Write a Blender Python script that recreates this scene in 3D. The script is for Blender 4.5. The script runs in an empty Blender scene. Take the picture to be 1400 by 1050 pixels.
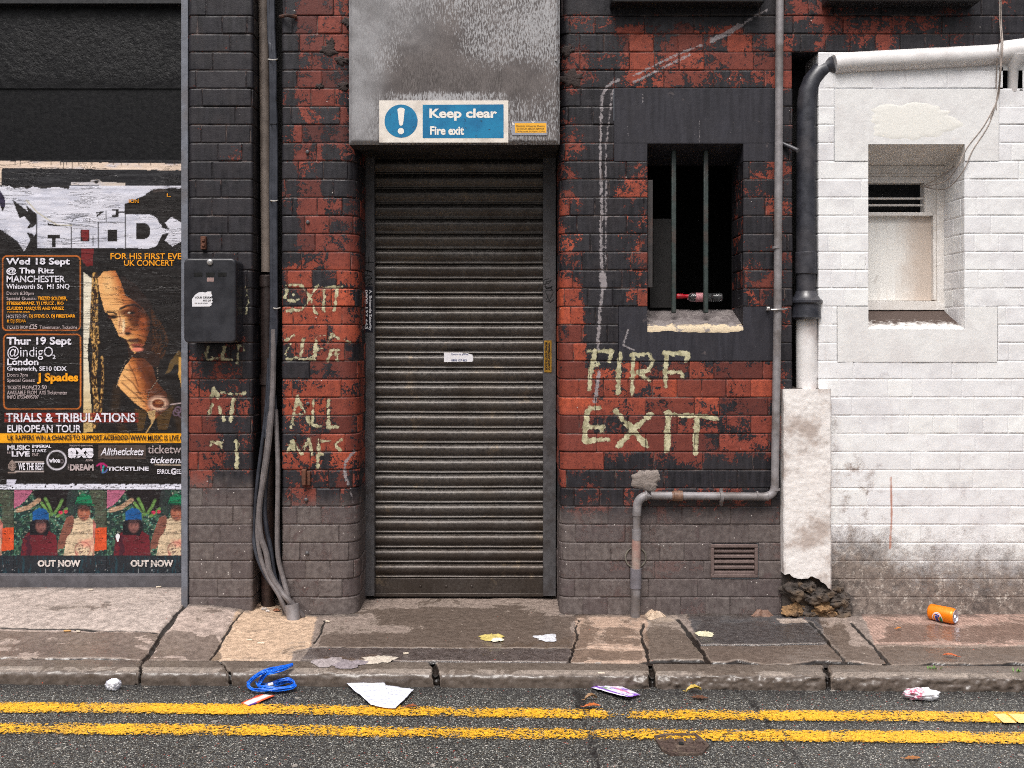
import bpy, math, random
import numpy as np
from mathutils import Vector, Matrix, noise as mnoise

scene = bpy.context.scene
COL = scene.collection
random.seed(7)
RNG = np.random.default_rng(11)

# ------------------------------------------------------------------ survey of the place (metres)
S = 0.0032      # metres per photograph pixel on the plane of the brick face (y = 0)
D = 4.2         # camera stands this far from the brick face
CZ = 1.216      # eye height
F = D / S
VX, VY = 700.0, 460.0
def PX(x, d=0.0): return (x - VX) * S * (D + d) / D
def PZ(y, d=0.0): return CZ - (y - VY) * S * (D + d) / D
def P(x, y, d=0.0): return (PX(x, d), d, PZ(y, d))
def G(x, y, z=0.0):
    t = F * (CZ - z) / (y - VY)
    return ((x - VX) / F * t, t - D, z)
ROADZ = -0.05
def kerb_y(X): return -0.738 - 0.0203 * X
def ground_z(X, Y):
    a = np.clip((-X - 0.95) / 0.45, 0, 1); a = a * a * (3 - 2 * a)
    b = np.clip((Y + 0.5) / 0.4, 0, 1); b = b * b * (3 - 2 * b)
    return 0.042 * a * b

# ------------------------------------------------------------------ numpy noise
def _hash(ix, iy, s):
    h = (ix.astype(np.int64) * 374761393 + iy.astype(np.int64) * 668265263 + s * 974634777) & 0x7fffffff
    h = ((h ^ (h >> 13)) * 1274126177) & 0x7fffffff
    return ((h ^ (h >> 16)) & 0xffff) / 65535.0
def vnoise(x, y, s=0):
    ix = np.floor(x); iy = np.floor(y); fx = x - ix; fy = y - iy
    fx = fx * fx * (3 - 2 * fx); fy = fy * fy * (3 - 2 * fy)
    a = _hash(ix, iy, s); b = _hash(ix + 1, iy, s); c = _hash(ix, iy + 1, s); d = _hash(ix + 1, iy + 1, s)
    return (a * (1 - fx) + b * fx) * (1 - fy) + (c * (1 - fx) + d * fx) * fy
def fbm(x, y, s=0, o=4):
    r = 0; a = 0.5; t = 0
    for i in range(o):
        r = r + a * vnoise(x, y, s + i * 17); t += a; a *= 0.55; x = x * 2.03 + 5.1; y = y * 2.03 + 1.7
    return r / t
def ss(a, b, x):
    t = np.clip((x - a) / (b - a), 0, 1); return t * t * (3 - 2 * t)
def sbox(x, y, x0, x1, y0, y1, s=12.0):
    return ss(x0 - s, x0 + s, x) * (1 - ss(x1 - s, x1 + s, x)) * ss(y0 - s, y0 + s, y) * (1 - ss(y1 - s, y1 + s, y))
def segd(x, y, pts):
    d = np.full(np.shape(x), 1e3)
    for (ax, ay), (bx, by) in zip(pts[:-1], pts[1:]):
        dx, dy = bx - ax, by - ay; L = dx * dx + dy * dy + 1e-9
        t = np.clip(((x - ax) * dx + (y - ay) * dy) / L, 0, 1)
        d = np.minimum(d, np.hypot(x - ax - t * dx, y - ay - t * dy))
    return d
def inpoly(x, y, pts):
    c = np.zeros(np.shape(x), bool); n = len(pts)
    for i in range(n):
        (x1, y1), (x2, y2) = pts[i], pts[(i + 1) % n]
        if y1 == y2: continue
        c ^= ((y1 > y) != (y2 > y)) & (x < (x2 - x1) * (y - y1) / (y2 - y1) + x1)
    return c
def lin(r, g, b): return tuple(((c / 255) / 12.92 if c / 255 <= 0.04045 else ((c / 255 + 0.055) / 1.055) ** 2.4) for c in (r, g, b))

# ------------------------------------------------------------------ objects
def tag(o, label=None, cat=None, group=None, kind=None):
    if label: o['label'] = label
    if cat: o['category'] = cat
    if group: o['group'] = group
    if kind: o['kind'] = kind
    return o
def thing(name, label, cat, loc=(0, 0, 0), group=None):
    o = bpy.data.objects.new(name, None); COL.objects.link(o); o.location = loc
    o.empty_display_size = 0.05
    return tag(o, label, cat, group)
def wloc(o):
    v = Vector(o.location)
    while o.parent: o = o.parent; v += Vector(o.location)
    return v
class MB:
    def __init__(s): s.v = []; s.f = []; s.m = []
    def add(s, vs, fs, mi=0):
        n = len(s.v); s.v += [tuple(map(float, v)) for v in vs]; s.f += [tuple(i + n for i in f) for f in fs]; s.m += [mi] * len(fs); return s
    def box(s, x0, x1, y0, y1, z0, z1, mi=0):
        vs = [(x0, y0, z0), (x1, y0, z0), (x1, y1, z0), (x0, y1, z0), (x0, y0, z1), (x1, y0, z1), (x1, y1, z1), (x0, y1, z1)]
        return s.add(vs, [(0, 3, 2, 1), (4, 5, 6, 7), (0, 1, 5, 4), (1, 2, 6, 5), (2, 3, 7, 6), (3, 0, 4, 7)], mi)
    def prism(s, poly, y0, y1, mi=0):            # poly in (x,z), front face at y0
        n = len(poly)
        a = sum(poly[i][0] * poly[(i + 1) % n][1] - poly[(i + 1) % n][0] * poly[i][1] for i in range(n))
        if a < 0: poly = poly[::-1]
        vs = [(x, y0, z) for x, z in poly] + [(x, y1, z) for x, z in poly]
        fs = [tuple(range(n)), tuple(range(2 * n - 1, n - 1, -1))] + [(i, i + n, (i + 1) % n + n, (i + 1) % n) for i in range(n)]
        return s.add(vs, fs, mi)
    def tube(s, pts, r, seg=14, mi=0, cap=True, smooth=True):
        pts = [Vector(p) for p in pts]; n = len(pts)
        rs = r if isinstance(r, (list, tuple)) else [r] * n
        up = None; rings = []
        for i, p in enumerate(pts):
            t = (pts[min(i + 1, n - 1)] - pts[max(i - 1, 0)]).normalized()
            if up is None:
                up = Vector((0, -1, 0)) if abs(t.y) < 0.9 else Vector((0, 0, 1))
            a = (up - t * up.dot(t)).normalized(); up = a; b = t.cross(a)
            rings.append([p + (a * math.cos(k * 2 * math.pi / seg) + b * math.sin(k * 2 * math.pi / seg)) * rs[i] for k in range(seg)])
        vs = [v for rg in rings for v in rg]; fs = []
        for i in range(n - 1):
            for k in range(seg):
                k2 = (k + 1) % seg
                fs.append((i * seg + k, i * seg + k2, (i + 1) * seg + k2, (i + 1) * seg + k))
        if cap: fs.append(tuple(range(seg - 1, -1, -1))); fs.append(tuple((n - 1) * seg + k for k in range(seg)))
        return s.add(vs, fs, mi)
    def disc(s, c, r, h, ax=1, seg=16, mi=0):    # short cylinder along -y
        return s.tube([(c[0], c[1], c[2]), (c[0], c[1] - h, c[2])], r, seg, mi)
    def build(s, name, mats, parent=None, loc=None, bevel=0, smooth=35, bseg=2):
        me = bpy.data.meshes.new(name)
        off = Vector(loc) if loc is not None else Vector((0, 0, 0))
        me.from_pydata([tuple(Vector(v) - off) for v in s.v], [], s.f)
        if not isinstance(mats, (list, tuple)): mats = [mats]
        for m in mats: me.materials.append(m)
        me.polygons.foreach_set('material_index', s.m)
        me.update()
        if smooth:
            me.polygons.foreach_set('use_smooth', [True] * len(me.polygons)); me.set_sharp_from_angle(angle=math.radians(smooth))
        return link(name, me, parent, loc, bevel, bseg)
def link(name, me, parent=None, loc=None, bevel=0, bseg=2):
    o = bpy.data.objects.new(name, me); COL.objects.link(o)
    if parent is not None:
        o.parent = parent; o.location = -wloc(parent)
    elif loc is not None: o.location = loc
    if bevel:
        b = o.modifiers.new('Bevel', 'BEVEL'); b.width = bevel; b.segments = bseg; b.limit_method = 'ANGLE'; b.angle_limit = math.radians(40)
    return o
def np_mesh(name, V, Fq, mats, attrs=None, cols=None, parent=None, smooth=True, loc=None, sharp=None, midx=None):
    me = bpy.data.meshes.new(name)
    V = np.asarray(V, np.float32)
    if loc is not None: V = V - np.asarray(loc, np.float32)
    nf = len(Fq)
    me.vertices.add(len(V)); me.vertices.foreach_set('co', V.ravel())
    me.loops.add(nf * 4); me.loops.foreach_set('vertex_index', np.asarray(Fq, np.int32).ravel())
    me.polygons.add(nf); me.polygons.foreach_set('loop_start', np.arange(0, nf * 4, 4, dtype=np.int32))
    me.polygons.foreach_set('loop_total', np.full(nf, 4, np.int32))
    me.update(calc_edges=True); me.validate()
    if not isinstance(mats, (list, tuple)): mats = [mats]
    for m in mats: me.materials.append(m)
    if smooth: me.polygons.foreach_set('use_smooth', np.ones(nf, bool))
    for k, a in (attrs or {}).items():
        at = me.attributes.new(k, 'FLOAT', 'POINT'); at.data.foreach_set('value', np.asarray(a, np.float32).ravel())
    for k, a in (cols or {}).items():
        at = me.attributes.new(k, 'FLOAT_COLOR', 'POINT')
        c = np.ones((len(V), 4), np.float32); c[:, :3] = a.reshape(-1, 3); at.data.foreach_set('color', c.ravel())
    return link(name, me, parent, loc)
def gridfaces(nu, nv):
    i = np.arange(nu - 1)[:, None] * nv + np.arange(nv - 1)[None, :]
    return np.stack([i, i + nv, i + nv + 1, i + 1], -1).reshape(-1, 4)

# ------------------------------------------------------------------ text
def text_polys(s, bold=0.0, shear=0.0, spacing=1.0):
    cu = bpy.data.curves.new('t', 'FONT'); cu.body = s; cu.offset = bold; cu.shear = shear; cu.space_character = spacing
    cu.resolution_u = 3; cu.fill_mode = 'FRONT'
    ob = bpy.data.objects.new('t', cu); me = ob.to_mesh()
    vs = np.array([v.co[:] for v in me.vertices]); fs = [tuple(p.vertices) for p in me.polygons]
    ob.to_mesh_clear(); bpy.data.objects.remove(ob); bpy.data.curves.remove(cu)
    return vs, fs
def text_on(mb, s, x0, y0, x1, y1, d, mi=0, bold=0.015, shear=0.0, spacing=1.0, rot=0):
    """letters filling the pixel rectangle of a wall plane at depth d (y0 top)"""
    vs, fs = text_polys(s, bold, shear, spacing)
    if len(vs) == 0: return
    a = vs.min(0); b = vs.max(0); u = (vs[:, 0] - a[0]) / (b[0] - a[0]); v = (vs[:, 1] - a[1]) / (b[1] - a[1])
    if rot == 90: u, v = v, 1 - u              # reads downwards
    pts = [P(x0 + uu * (x1 - x0), y1 + vv * (y0 - y1), d) for uu, vv in zip(u, v)]
    mb.add(pts, fs, mi)

# ------------------------------------------------------------------ node helpers
def newmat(name):
    m = bpy.data.materials.new(name); m.use_nodes = True; nt = m.node_tree
    for n in list(nt.nodes): nt.nodes.remove(n)
    out = nt.nodes.new('ShaderNodeOutputMaterial'); b = nt.nodes.new('ShaderNodeBsdfPrincipled')
    nt.links.new(b.outputs[0], out.inputs[0]); return m, K(nt, b)
class K:
    def __init__(s, nt, b): s.nt = nt; s.b = b; s._c = None
    def put(s, sock, v):
        if v is None: return
        if isinstance(v, bpy.types.NodeSocket): s.nt.links.new(v, sock)
        else:
            if isinstance(v, (tuple, list)) and len(v) == 3 and sock.type == 'RGBA': v = (*v, 1)
            if sock.type == 'RGBA' and not isinstance(v, (tuple, list)): v = (v, v, v, 1)
            sock.default_value = v
    def node(s, t, ins=(), **pr):
        n = s.nt.nodes.new(t)
        for k, v in pr.items(): setattr(n, k, v)
        for k, v in (ins.items() if isinstance(ins, dict) else enumerate(ins)): s.put(n.inputs[k], v)
        return n
    def obj(s):
        if s._c is None: s._c = s.node('ShaderNodeTexCoord').outputs['Object']
        return s._c
    def m(s, op, a, b=None, c=None, clamp=False): return s.node('ShaderNodeMath', [a, b, c], operation=op, use_clamp=clamp).outputs[0]
    def mix(s, f, a, b, bt='MIX'):
        n = s.nt.nodes.new('ShaderNodeMix'); n.data_type = 'RGBA'; n.blend_type = bt
        s.put(n.inputs[0], f); s.put(n.inputs[6], a); s.put(n.inputs[7], b); return n.outputs[2]
    def mapping(s, v, scale=(1, 1, 1), loc=(0, 0, 0), rot=(0, 0, 0)):
        return s.node('ShaderNodeMapping', {0: v, 1: loc, 2: rot, 3: scale}).outputs[0]
    def noise(s, scale, detail=4, rough=0.55, dist=0.0, vec=None, sc=None):
        v = vec if vec is not None else s.obj()
        if sc: v = s.mapping(v, sc)
        return s.node('ShaderNodeTexNoise', {'Vector': v, 'Scale': scale, 'Detail': detail, 'Roughness': rough, 'Distortion': dist}).outputs[0]
    def vor(s, scale, feature='F1', vec=None, rnd=1.0, out=0):
        return s.node('ShaderNodeTexVoronoi', {'Vector': vec if vec is not None else s.obj(), 'Scale': scale, 'Randomness': rnd}, feature=feature).outputs[out]
    def r(s, v, a, b, c=0.0, d=1.0, smooth=True):
        return s.node('ShaderNodeMapRange', [v, a, b, c, d], interpolation_type='SMOOTHSTEP' if smooth else 'LINEAR').outputs[0]
    def at(s, name): return s.node('ShaderNodeAttribute', attribute_name=name).outputs['Fac']
    def atc(s, name): return s.node('ShaderNodeAttribute', attribute_name=name).outputs['Color']
    def bump(s, h, dist=0.001, st=1.0, nrm=None):
        n = s.node('ShaderNodeBump', {'Strength': st, 'Distance': dist, 'Height': h})
        if nrm is not None: s.put(n.inputs['Normal'], nrm)
        return n.outputs[0]
    def fin(s, col=None, rough=None, nrm=None, metal=None, spec=None, coat=None, trans=None):
        for k, v in (('Base Color', col), ('Roughness', rough), ('Normal', nrm), ('Metallic', metal), ('Specular IOR Level', spec), ('Coat Weight', coat), ('Transmission Weight', trans)):
            if v is not None: s.put(s.b.inputs[k], v)

def simple(name, col, rough=0.6, var=0.25, scale=30, bump=0.0006, metal=0.0, dirt=None, dirtamt=0.4, spec=None):
    m, k = newmat(name)
    n = k.noise(scale, 5, 0.6); n2 = k.noise(scale * 0.22, 4, 0.6)
    c = k.mix(k.r(n, 0.3, 0.7), tuple(x * (1 - var) for x in col), tuple(min(1, x * (1 + var)) for x in col))
    if dirt: c = k.mix(k.m('MULTIPLY', k.r(n2, 0.45, 0.68), dirtamt), c, dirt)
    k.fin(c, k.r(n, 0.3, 0.7, max(0.02, rough - 0.08), min(1, rough + 0.08)), k.bump(n, bump), metal, spec)
    return m
# ------------------------------------------------------------------ materials
def m_brick():
    m, k = newmat('painted_brick')
    o = k.obj(); rnd = k.at('rand'); j = k.at('joint'); peel = k.at('peel'); hot = k.at('hot'); gr = k.at('grime'); cr = k.at('cream'); tr = k.at('trace')
    off = k.node('ShaderNodeCombineXYZ', [k.m('MULTIPLY', rnd, 7.0), 0.0, k.m('MULTIPLY', rnd, 3.0)]).outputs[0]
    ob = k.node('ShaderNodeVectorMath', [o, off], operation='ADD').outputs[0]
    n1 = k.noise(7, 8, 0.62, 0.6); n2 = k.noise(11, 8, 0.66, 0.8, vec=ob); fine = k.noise(160, 5, 0.65); mid = k.noise(40, 6, 0.6)
    streak = k.noise(1, 5, 0.6, sc=(55, 55, 6))
    n3 = k.m('ADD', k.m('MULTIPLY', k.noise(34, 9, 0.70, 0.9, vec=ob), 0.75), k.m('MULTIPLY', k.noise(95, 6, 0.65, 0.3, vec=ob), 0.6)); n3 = k.m('SUBTRACT', n3, 0.175)
    arr = k.r(j, 0.002, 0.008, 0.035, 0.0)
    n = k.m('ADD', k.m('ADD', k.m('MULTIPLY', n1, 0.28), k.m('MULTIPLY', n2, 0.34)), k.m('MULTIPLY', n3, 0.38))
    n = k.m('ADD', k.m('MULTIPLY', k.m('SUBTRACT', n, 0.5), 1.7), 0.5)
    e = k.m('ADD', k.m('ADD', n, k.m('MULTIPLY', k.m('SUBTRACT', fine, 0.5), 0.26)), k.m('MULTIPLY', k.m('SUBTRACT', peel, 0.5), 0.48))
    e = k.m('ADD', e, arr)
    mask = k.r(e, 0.54, 0.556)
    # bare brick
    r2 = k.m('FRACT', k.m('MULTIPLY', rnd, 13.7)); red = k.mix(r2, lin(72, 40, 38), lin(136, 66, 54))
    orange = k.mix(rnd, lin(140, 62, 44), lin(190, 88, 58))
    bare = k.mix(k.m('MULTIPLY', hot, k.r(r2, 0.1, 0.8, 0.35, 1.1)), red, orange)
    bare = k.mix(k.r(mid, 0.35, 0.7), bare, k.mix(0.5, bare, lin(84, 36, 30)))
    bare = k.mix(k.r(fine, 0.55, 0.68, 0, 0.75), bare, lin(50, 24, 24))
    bare = k.mix(k.r(streak, 0.55, 0.75, 0, 0.35), bare, lin(70, 50, 48))
    # dark paint
    blk = k.mix(k.r(streak, 0.3, 0.7), lin(22, 21, 25), lin(44, 42, 47))
    blk = k.mix(k.r(n1, 0.42, 0.66, 0, 0.5), blk, lin(50, 45, 47))
    blk = k.mix(k.m('MULTIPLY', k.r(rnd, 0.6, 1.0), 0.4), blk, lin(54, 51, 55))
    blk = k.mix(k.r(fine, 0.62, 0.75, 0, 0.45), blk, lin(86, 80, 82))
    c = k.mix(mask, blk, bare)
    # cream brush letters, worn away
    wear = k.m('ADD', k.m('MULTIPLY', k.noise(38, 7, 0.7, 0.5), 1.0), k.m('MULTIPLY', n2, 0.45))
    thr = k.m('ADD', cr, k.m('MULTIPLY', k.m('SUBTRACT', wear, 0.69), 13.0))
    ghost = k.r(k.m('ADD', cr, k.m('MULTIPLY', mid, 5.0)), 1.5, 4.5, 0.42, 0.0)
    c = k.mix(ghost, c, lin(40, 40, 40))
    c = k.mix(k.r(thr, -0.5, 0.5, 0.93, 0), c, k.mix(k.r(mid, .35, .65), lin(150, 144, 112), lin(204, 198, 164)))
    # old conduit trace
    t2 = k.m('ADD', tr, k.m('MULTIPLY', k.m('SUBTRACT', k.noise(55, 8, 0.75), 0.44), 13.0))
    c = k.mix(k.r(t2, -0.6, 0.8, 0.85, 0), c, k.mix(mid, lin(120, 114, 116), lin(176, 168, 170)))
    # joints
    jn = k.m('ADD', j, k.m('MULTIPLY', k.m('SUBTRACT', k.noise(70, 4, 0.6), 0.5), 0.004))
    jm = k.r(jn, 0.0010, 0.0024, 1, 0)
    jcol = k.mix(k.r(k.noise(9, 3, 0.5), 0.52, 0.62), lin(26, 22, 23), k.mix(gr, lin(92, 80, 76), lin(70, 60, 57)))
    c = k.mix(k.m('MULTIPLY', jm, 0.85), c, jcol)
    c = k.mix(k.m('MULTIPLY', k.m('MULTIPLY', k.r(jn, 0.0022, 0.003), k.r(jn, 0.0036, 0.005, 1, 0)), k.r(k.noise(22, 4, .6), .5, .62, 0, .4)), c, lin(128, 104, 98))
    # foot of wall: brown grey splash coat
    gm = k.r(k.m('ADD', gr, k.m('MULTIPLY', k.m('SUBTRACT', n1, 0.5), 0.7)), 0.12, 0.88)
    gcol = k.mix(k.r(mid, 0.3, 0.7), lin(94, 85, 82), lin(130, 120, 116))
    gcol = k.mix(k.m('MULTIPLY', rnd, 0.5), gcol, lin(80, 68, 70))
    gcol = k.mix(k.r(fine, 0.4, 0.62, 0, .35), gcol, lin(52, 44, 42))
    gcol = k.mix(k.r(k.noise(300, 3, .6), 0.56, 0.68, 0, .45), gcol, lin(150, 138, 134))
    gcol = k.mix(k.r(streak, 0.5, 0.7, 0, 0.4), gcol, lin(74, 62, 62))
    gcol = k.mix(k.r(n2, 0.55, 0.7, 0, .5), gcol, lin(70, 60, 58))
    gcol = k.mix(k.r(n2, 0.42, 0.3, 0, .6), gcol, k.mix(rnd, lin(88, 66, 66), lin(100, 84, 84)))
    gcol = k.mix(k.m('MULTIPLY', k.r(jn, 0.0004, 0.0016, 1, 0), k.r(k.noise(14, 3, 0.5), 0.42, 0.6, 0, .8)), gcol, lin(60, 53, 51))
    c = k.mix(k.m('MULTIPLY', gm, 0.86), c, gcol)
    # droppings / paint flecks
    fl = k.vor(42, out=0); fr = k.vor(42, out=1)
    sp = k.node('ShaderNodeSeparateColor', [fr]).outputs[0]
    fm = k.m('MULTIPLY', k.r(k.m('ADD', fl, k.m('MULTIPLY', fine, 0.06)), 0.13, 0.16, 1, 0), k.m('GREATER_THAN', sp, k.m('SUBTRACT', 0.985, k.m('MULTIPLY', gr, 0.17))))
    c = k.mix(k.m('MULTIPLY', fm, 0.75), c, lin(205, 198, 192))
    h = k.m('ADD', k.m('MULTIPLY', mask, -0.6), k.m('ADD', k.m('MULTIPLY', mid, 0.7), k.m('MULTIPLY', fine, 0.5)))
    nb = k.bump(h, 0.0016, 0.8)
    nb = k.bump(k.r(jn, 0.0008, 0.003, 0, 1), 0.0015, 0.8, nb)
    ro = k.mix(mask, k.r(mid, 0.3, 0.7, 0.36, 0.62), 0.62)
    ro = k.m('ADD', ro, k.m('MULTIPLY', gm, 0.15))
    k.fin(c, ro, nb, spec=0.32)
    return m
def m_white():
    m, k = newmat('white_painted_brick')
    rnd = k.at('rand'); j = k.at('joint'); gr = k.at('grime'); st = k.at('stain'); cm = k.at('creamy')
    n1 = k.noise(6, 7, 0.62, 0.5); mid = k.noise(34, 6, 0.65, 0.4); fine = k.noise(150, 5, 0.6); blot = k.noise(15, 8, 0.72, 0.25)
    c = k.mix(rnd, lin(224, 223, 225), lin(234, 234, 233))
    c = k.mix(k.r(n1, 0.42, 0.7, 0, 0.5), c, lin(202, 199, 202))
    c = k.mix(k.r(blot, 0.57, 0.7, 0, 0.4), c, lin(180, 176, 182))
    c = k.mix(k.r(k.noise(1, 6, .65, sc=(28, 28, 4)), .55, .75, 0, .3), c, lin(186, 178, 174))
    c = k.mix(k.r(cm, 0.45, 0.55), c, k.mix(mid, lin(242, 240, 230), lin(232, 230, 222)))
    jn = k.m('ADD', j, k.m('MULTIPLY', k.m('SUBTRACT', k.noise(60, 4, 0.6), 0.5), 0.006))
    crackm = k.m('MULTIPLY', k.r(jn, 0.0003, 0.0014, 1, 0), k.r(k.noise(8, 5, 0.6), 0.52, 0.64))
    c = k.mix(k.m('MULTIPLY', crackm, 0.55), c, lin(120, 108, 104))
    # stains
    sv = k.m('MULTIPLY', st, k.r(k.m('ADD', blot, k.m('MULTIPLY', fine, 0.3)), 0.62, 0.84, 0, .8))
    c = k.mix(sv, c, lin(120, 98, 84))
    # dirty foot: white coat lost, dark crust with pale remains
    g = k.m('ADD', gr, k.m('ADD', k.m('MULTIPLY', k.m('SUBTRACT', blot, 0.5), 1.1), k.m('MULTIPLY', k.m('SUBTRACT', mid, 0.5), 0.5)))
    soft = k.r(g, 0.12, 1.02)
    brn = k.mix(k.r(mid, 0.3, 0.7), lin(92, 80, 73), lin(142, 128, 118))
    brn = k.mix(k.r(k.noise(20, 9, 0.78, 0.1), 0.53, 0.60, 0, .85), brn, lin(190, 180, 170))
    brn = k.mix(k.r(k.noise(9, 8, 0.75, 0.1), 0.5, 0.68, 0, .85), brn, lin(52, 45, 43))
    brn = k.mix(k.r(fine, 0.5, 0.66, 0, .5), brn, lin(60, 52, 48))
    c = k.mix(k.m('MULTIPLY', soft, 0.96), c, brn)
    crk = k.vor(21, 'DISTANCE_TO_EDGE', vec=k.node('ShaderNodeVectorMath', [k.obj(), k.node('ShaderNodeTexNoise', {'Vector': k.obj(), 'Scale': 14.0, 'Detail': 5.0}).outputs[1]], operation='ADD').outputs[0])
    ck = k.m('MULTIPLY', k.r(crk, 0.0, 0.035, 1, 0), k.m('MULTIPLY', k.r(gr, 0.15, 0.5), k.r(n1, 0.45, 0.55)))
    c = k.mix(k.m('MULTIPLY', ck, 0.85), c, lin(52, 44, 42))
    rl = k.at('rustline')
    c = k.mix(k.r(k.m('ADD', rl, k.m('MULTIPLY', mid, 2.5)), 1.6, 3.2, 0.85, 0), c, lin(176, 118, 96))
    h = k.m('ADD', k.m('ADD', k.m('MULTIPLY', mid, 0.8), k.m('MULTIPLY', fine, 0.35)), k.m('MULTIPLY', soft, k.m('MULTIPLY', blot, 4.0)))
    nb = k.bump(h, 0.002, 0.75)
    nb = k.bump(k.r(jn, 0.0, 0.005, 0, 1), 0.0012, 0.55, nb)
    nb = k.bump(k.r(crk, 0, 0.06), 0.003, k.m('MULTIPLY', ck, 0.8), nb)
    k.fin(c, k.r(soft, 0, 1, 0.5, 0.8), nb, spec=0.35)
    return m
MAT = {}
MAT['brick'] = m_brick(); MAT['white'] = m_white()

def m_stone_dark():
    m, k = newmat('dark_painted_stone')
    st = k.noise(1, 6, 0.6, sc=(40, 40, 5)); mid = k.noise(36, 6, 0.6); fine = k.noise(220, 4, 0.6); n1 = k.noise(5, 6, 0.6)
    c = k.mix(k.r(st, 0.3, 0.7), lin(36, 35, 41), lin(54, 53, 60))
    c = k.mix(k.r(n1, 0.4, 0.65, 0, 0.6), c, lin(46, 44, 49))
    c = k.mix(k.r(k.noise(14, 7, 0.75, 0.6), 0.62, 0.66, 0, 0.6), c, lin(92, 84, 84))
    c = k.mix(k.r(fine, 0.66, 0.74, 0, 0.6), c, lin(120, 114, 114))
    c2 = k.m('SUBTRACT', 20.0, k.at('cream_in')); wear = k.m('ADD', k.noise(38, 7, 0.7, 0.5), k.m('MULTIPLY', n1, 0.45))
    c = k.mix(k.r(k.m('ADD', c2, k.m('MULTIPLY', k.m('SUBTRACT', wear, 0.69), 13.0)), -0.5, 0.5, .93, 0), c, k.mix(k.r(mid, .35, .65), lin(150, 144, 112), lin(204, 198, 164)))
    sc = k.m('SUBTRACT', 20.0, k.at('scratch')); c = k.mix(k.r(k.m('ADD', sc, k.m('MULTIPLY', k.m('SUBTRACT', fine, .45), 6.0)), -.3, .4, .8, 0), c, lin(150, 144, 146))
    k.fin(c, k.r(mid, 0.3, 0.7, 0.45, 0.65), k.bump(k.m('ADD', mid, k.m('MULTIPLY', fine, 0.4)), 0.0012), spec=0.3)
    return m
MAT['stone_dark'] = m_stone_dark()
def m_stone_sill():
    m, k = newmat('worn_sill_stone')
    n = k.noise(26, 7, 0.7, 0.8); f = k.noise(120, 5, 0.6)
    sx = k.node('ShaderNodeSeparateXYZ', [k.obj()]).outputs[1]
    edge = k.r(k.m('ADD', sx, k.m('MULTIPLY', k.m('SUBTRACT', n, 0.5), 0.14)), 0.012, 0.022, 1, 0)
    c = k.mix(k.r(n, 0.35, 0.65), lin(92, 84, 84), lin(128, 120, 118))
    c = k.mix(edge, c, lin(196, 178, 150))
    k.fin(c, 0.75, k.bump(k.m('ADD', n, f), 0.002)); return m
MAT['sill'] = m_stone_sill()
MAT['white_stone'] = simple('white_painted_stone', lin(224, 223, 222), 0.5, 0.035, 22, 0.0025, dirt=lin(196, 190, 190), dirtamt=0.35)
MAT['cream_patch'] = simple('cream_brushed_paint', lin(229, 227, 221), 0.5, 0.012, 60, 0.0008)
def m_sillwhite():
    m, k = newmat('dirty_white_sill')
    n = k.noise(30, 7, 0.7, 0.6); y = k.node('ShaderNodeSeparateXYZ', [k.obj()]).outputs[1]
    e = k.r(k.m('ADD', y, k.m('MULTIPLY', k.m('SUBTRACT', n, 0.5), 0.22)), 0.015, 0.09)
    c = k.mix(e, lin(226, 222, 218), lin(74, 60, 54)); k.fin(c, 0.7, k.bump(n, 0.002)); return m
MAT['sill_white'] = m_sillwhite()
def m_reveal():
    m, k = newmat('sooty_white_paint')
    n = k.noise(20, 7, 0.65, 0.6); st = k.noise(1, 5, 0.6, sc=(60, 60, 5))
    c = k.mix(k.r(n, 0.3, 0.75), lin(212, 206, 200), lin(230, 226, 222)); c = k.mix(k.r(st, 0.56, 0.78, 0, 0.35), c, lin(160, 146, 136))
    k.fin(c, 0.6, k.bump(n, 0.0015)); return m
MAT['sooty_white'] = m_reveal()
def m_panel_paint():
    m, k = newmat('grubby_window_panel')
    st = k.noise(1, 6, 0.6, sc=(34, 34, 4)); n = k.noise(16, 6, 0.65, 0.6)
    x_ = k.node('ShaderNodeSeparateXYZ', [k.obj()]).outputs[0]
    c = k.mix(k.r(k.m('ADD', x_, k.m('MULTIPLY', n, 0.12)), PX(1215, .23) + .06, PX(1262, .23) + .06), lin(228, 226, 222), lin(196, 182, 170)); c = k.mix(k.r(st, 0.5, 0.7, 0, 0.25), c, lin(180, 164, 150)); c = k.mix(k.r(n, 0.6, 0.75, 0, 0.4), c, lin(140, 126, 116))
    k.fin(c, 0.6, k.bump(st, 0.001)); return m
MAT['panel_paint'] = m_panel_paint()
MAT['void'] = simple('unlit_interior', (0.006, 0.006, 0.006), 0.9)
MAT['dark_board'] = None
def m_board():
    m, k = newmat('tarred_board')
    rf = k.at('rough_amt')
    n = k.noise(46, 7, 0.7, 0.4); big = k.noise(5, 5, 0.6); st = k.noise(1, 6, 0.65, sc=(70, 70, 5)); f = k.noise(150, 4, 0.6)
    c = k.mix(k.r(st, 0.3, 0.7), lin(6, 6, 8), lin(16, 15, 18)); c = k.mix(k.r(big, 0.4, 0.7, 0, 0.6), c, lin(10, 10, 12))
    c = k.mix(k.r(f, 0.70, 0.78, 0, 0.7), c, lin(120, 116, 112))
    v = k.vor(9, out=0); vr = k.node('ShaderNodeSeparateColor', [k.vor(9, out=1)]).outputs[0]
    c = k.mix(k.m('MULTIPLY', k.r(v, 0.045, 0.06, 1, 0), k.m('GREATER_THAN', vr, 0.8)), c, lin(150, 140, 120))
    nb = k.bump(k.m('MULTIPLY', n, rf), 0.012, 1.0); nb = k.bump(st, 0.0015, 0.6, nb)
    k.fin(c, k.r(n, 0.3, 0.7, 0.3, 0.5), nb, spec=0.28); return m
MAT['dark_board'] = m_board()
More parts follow.
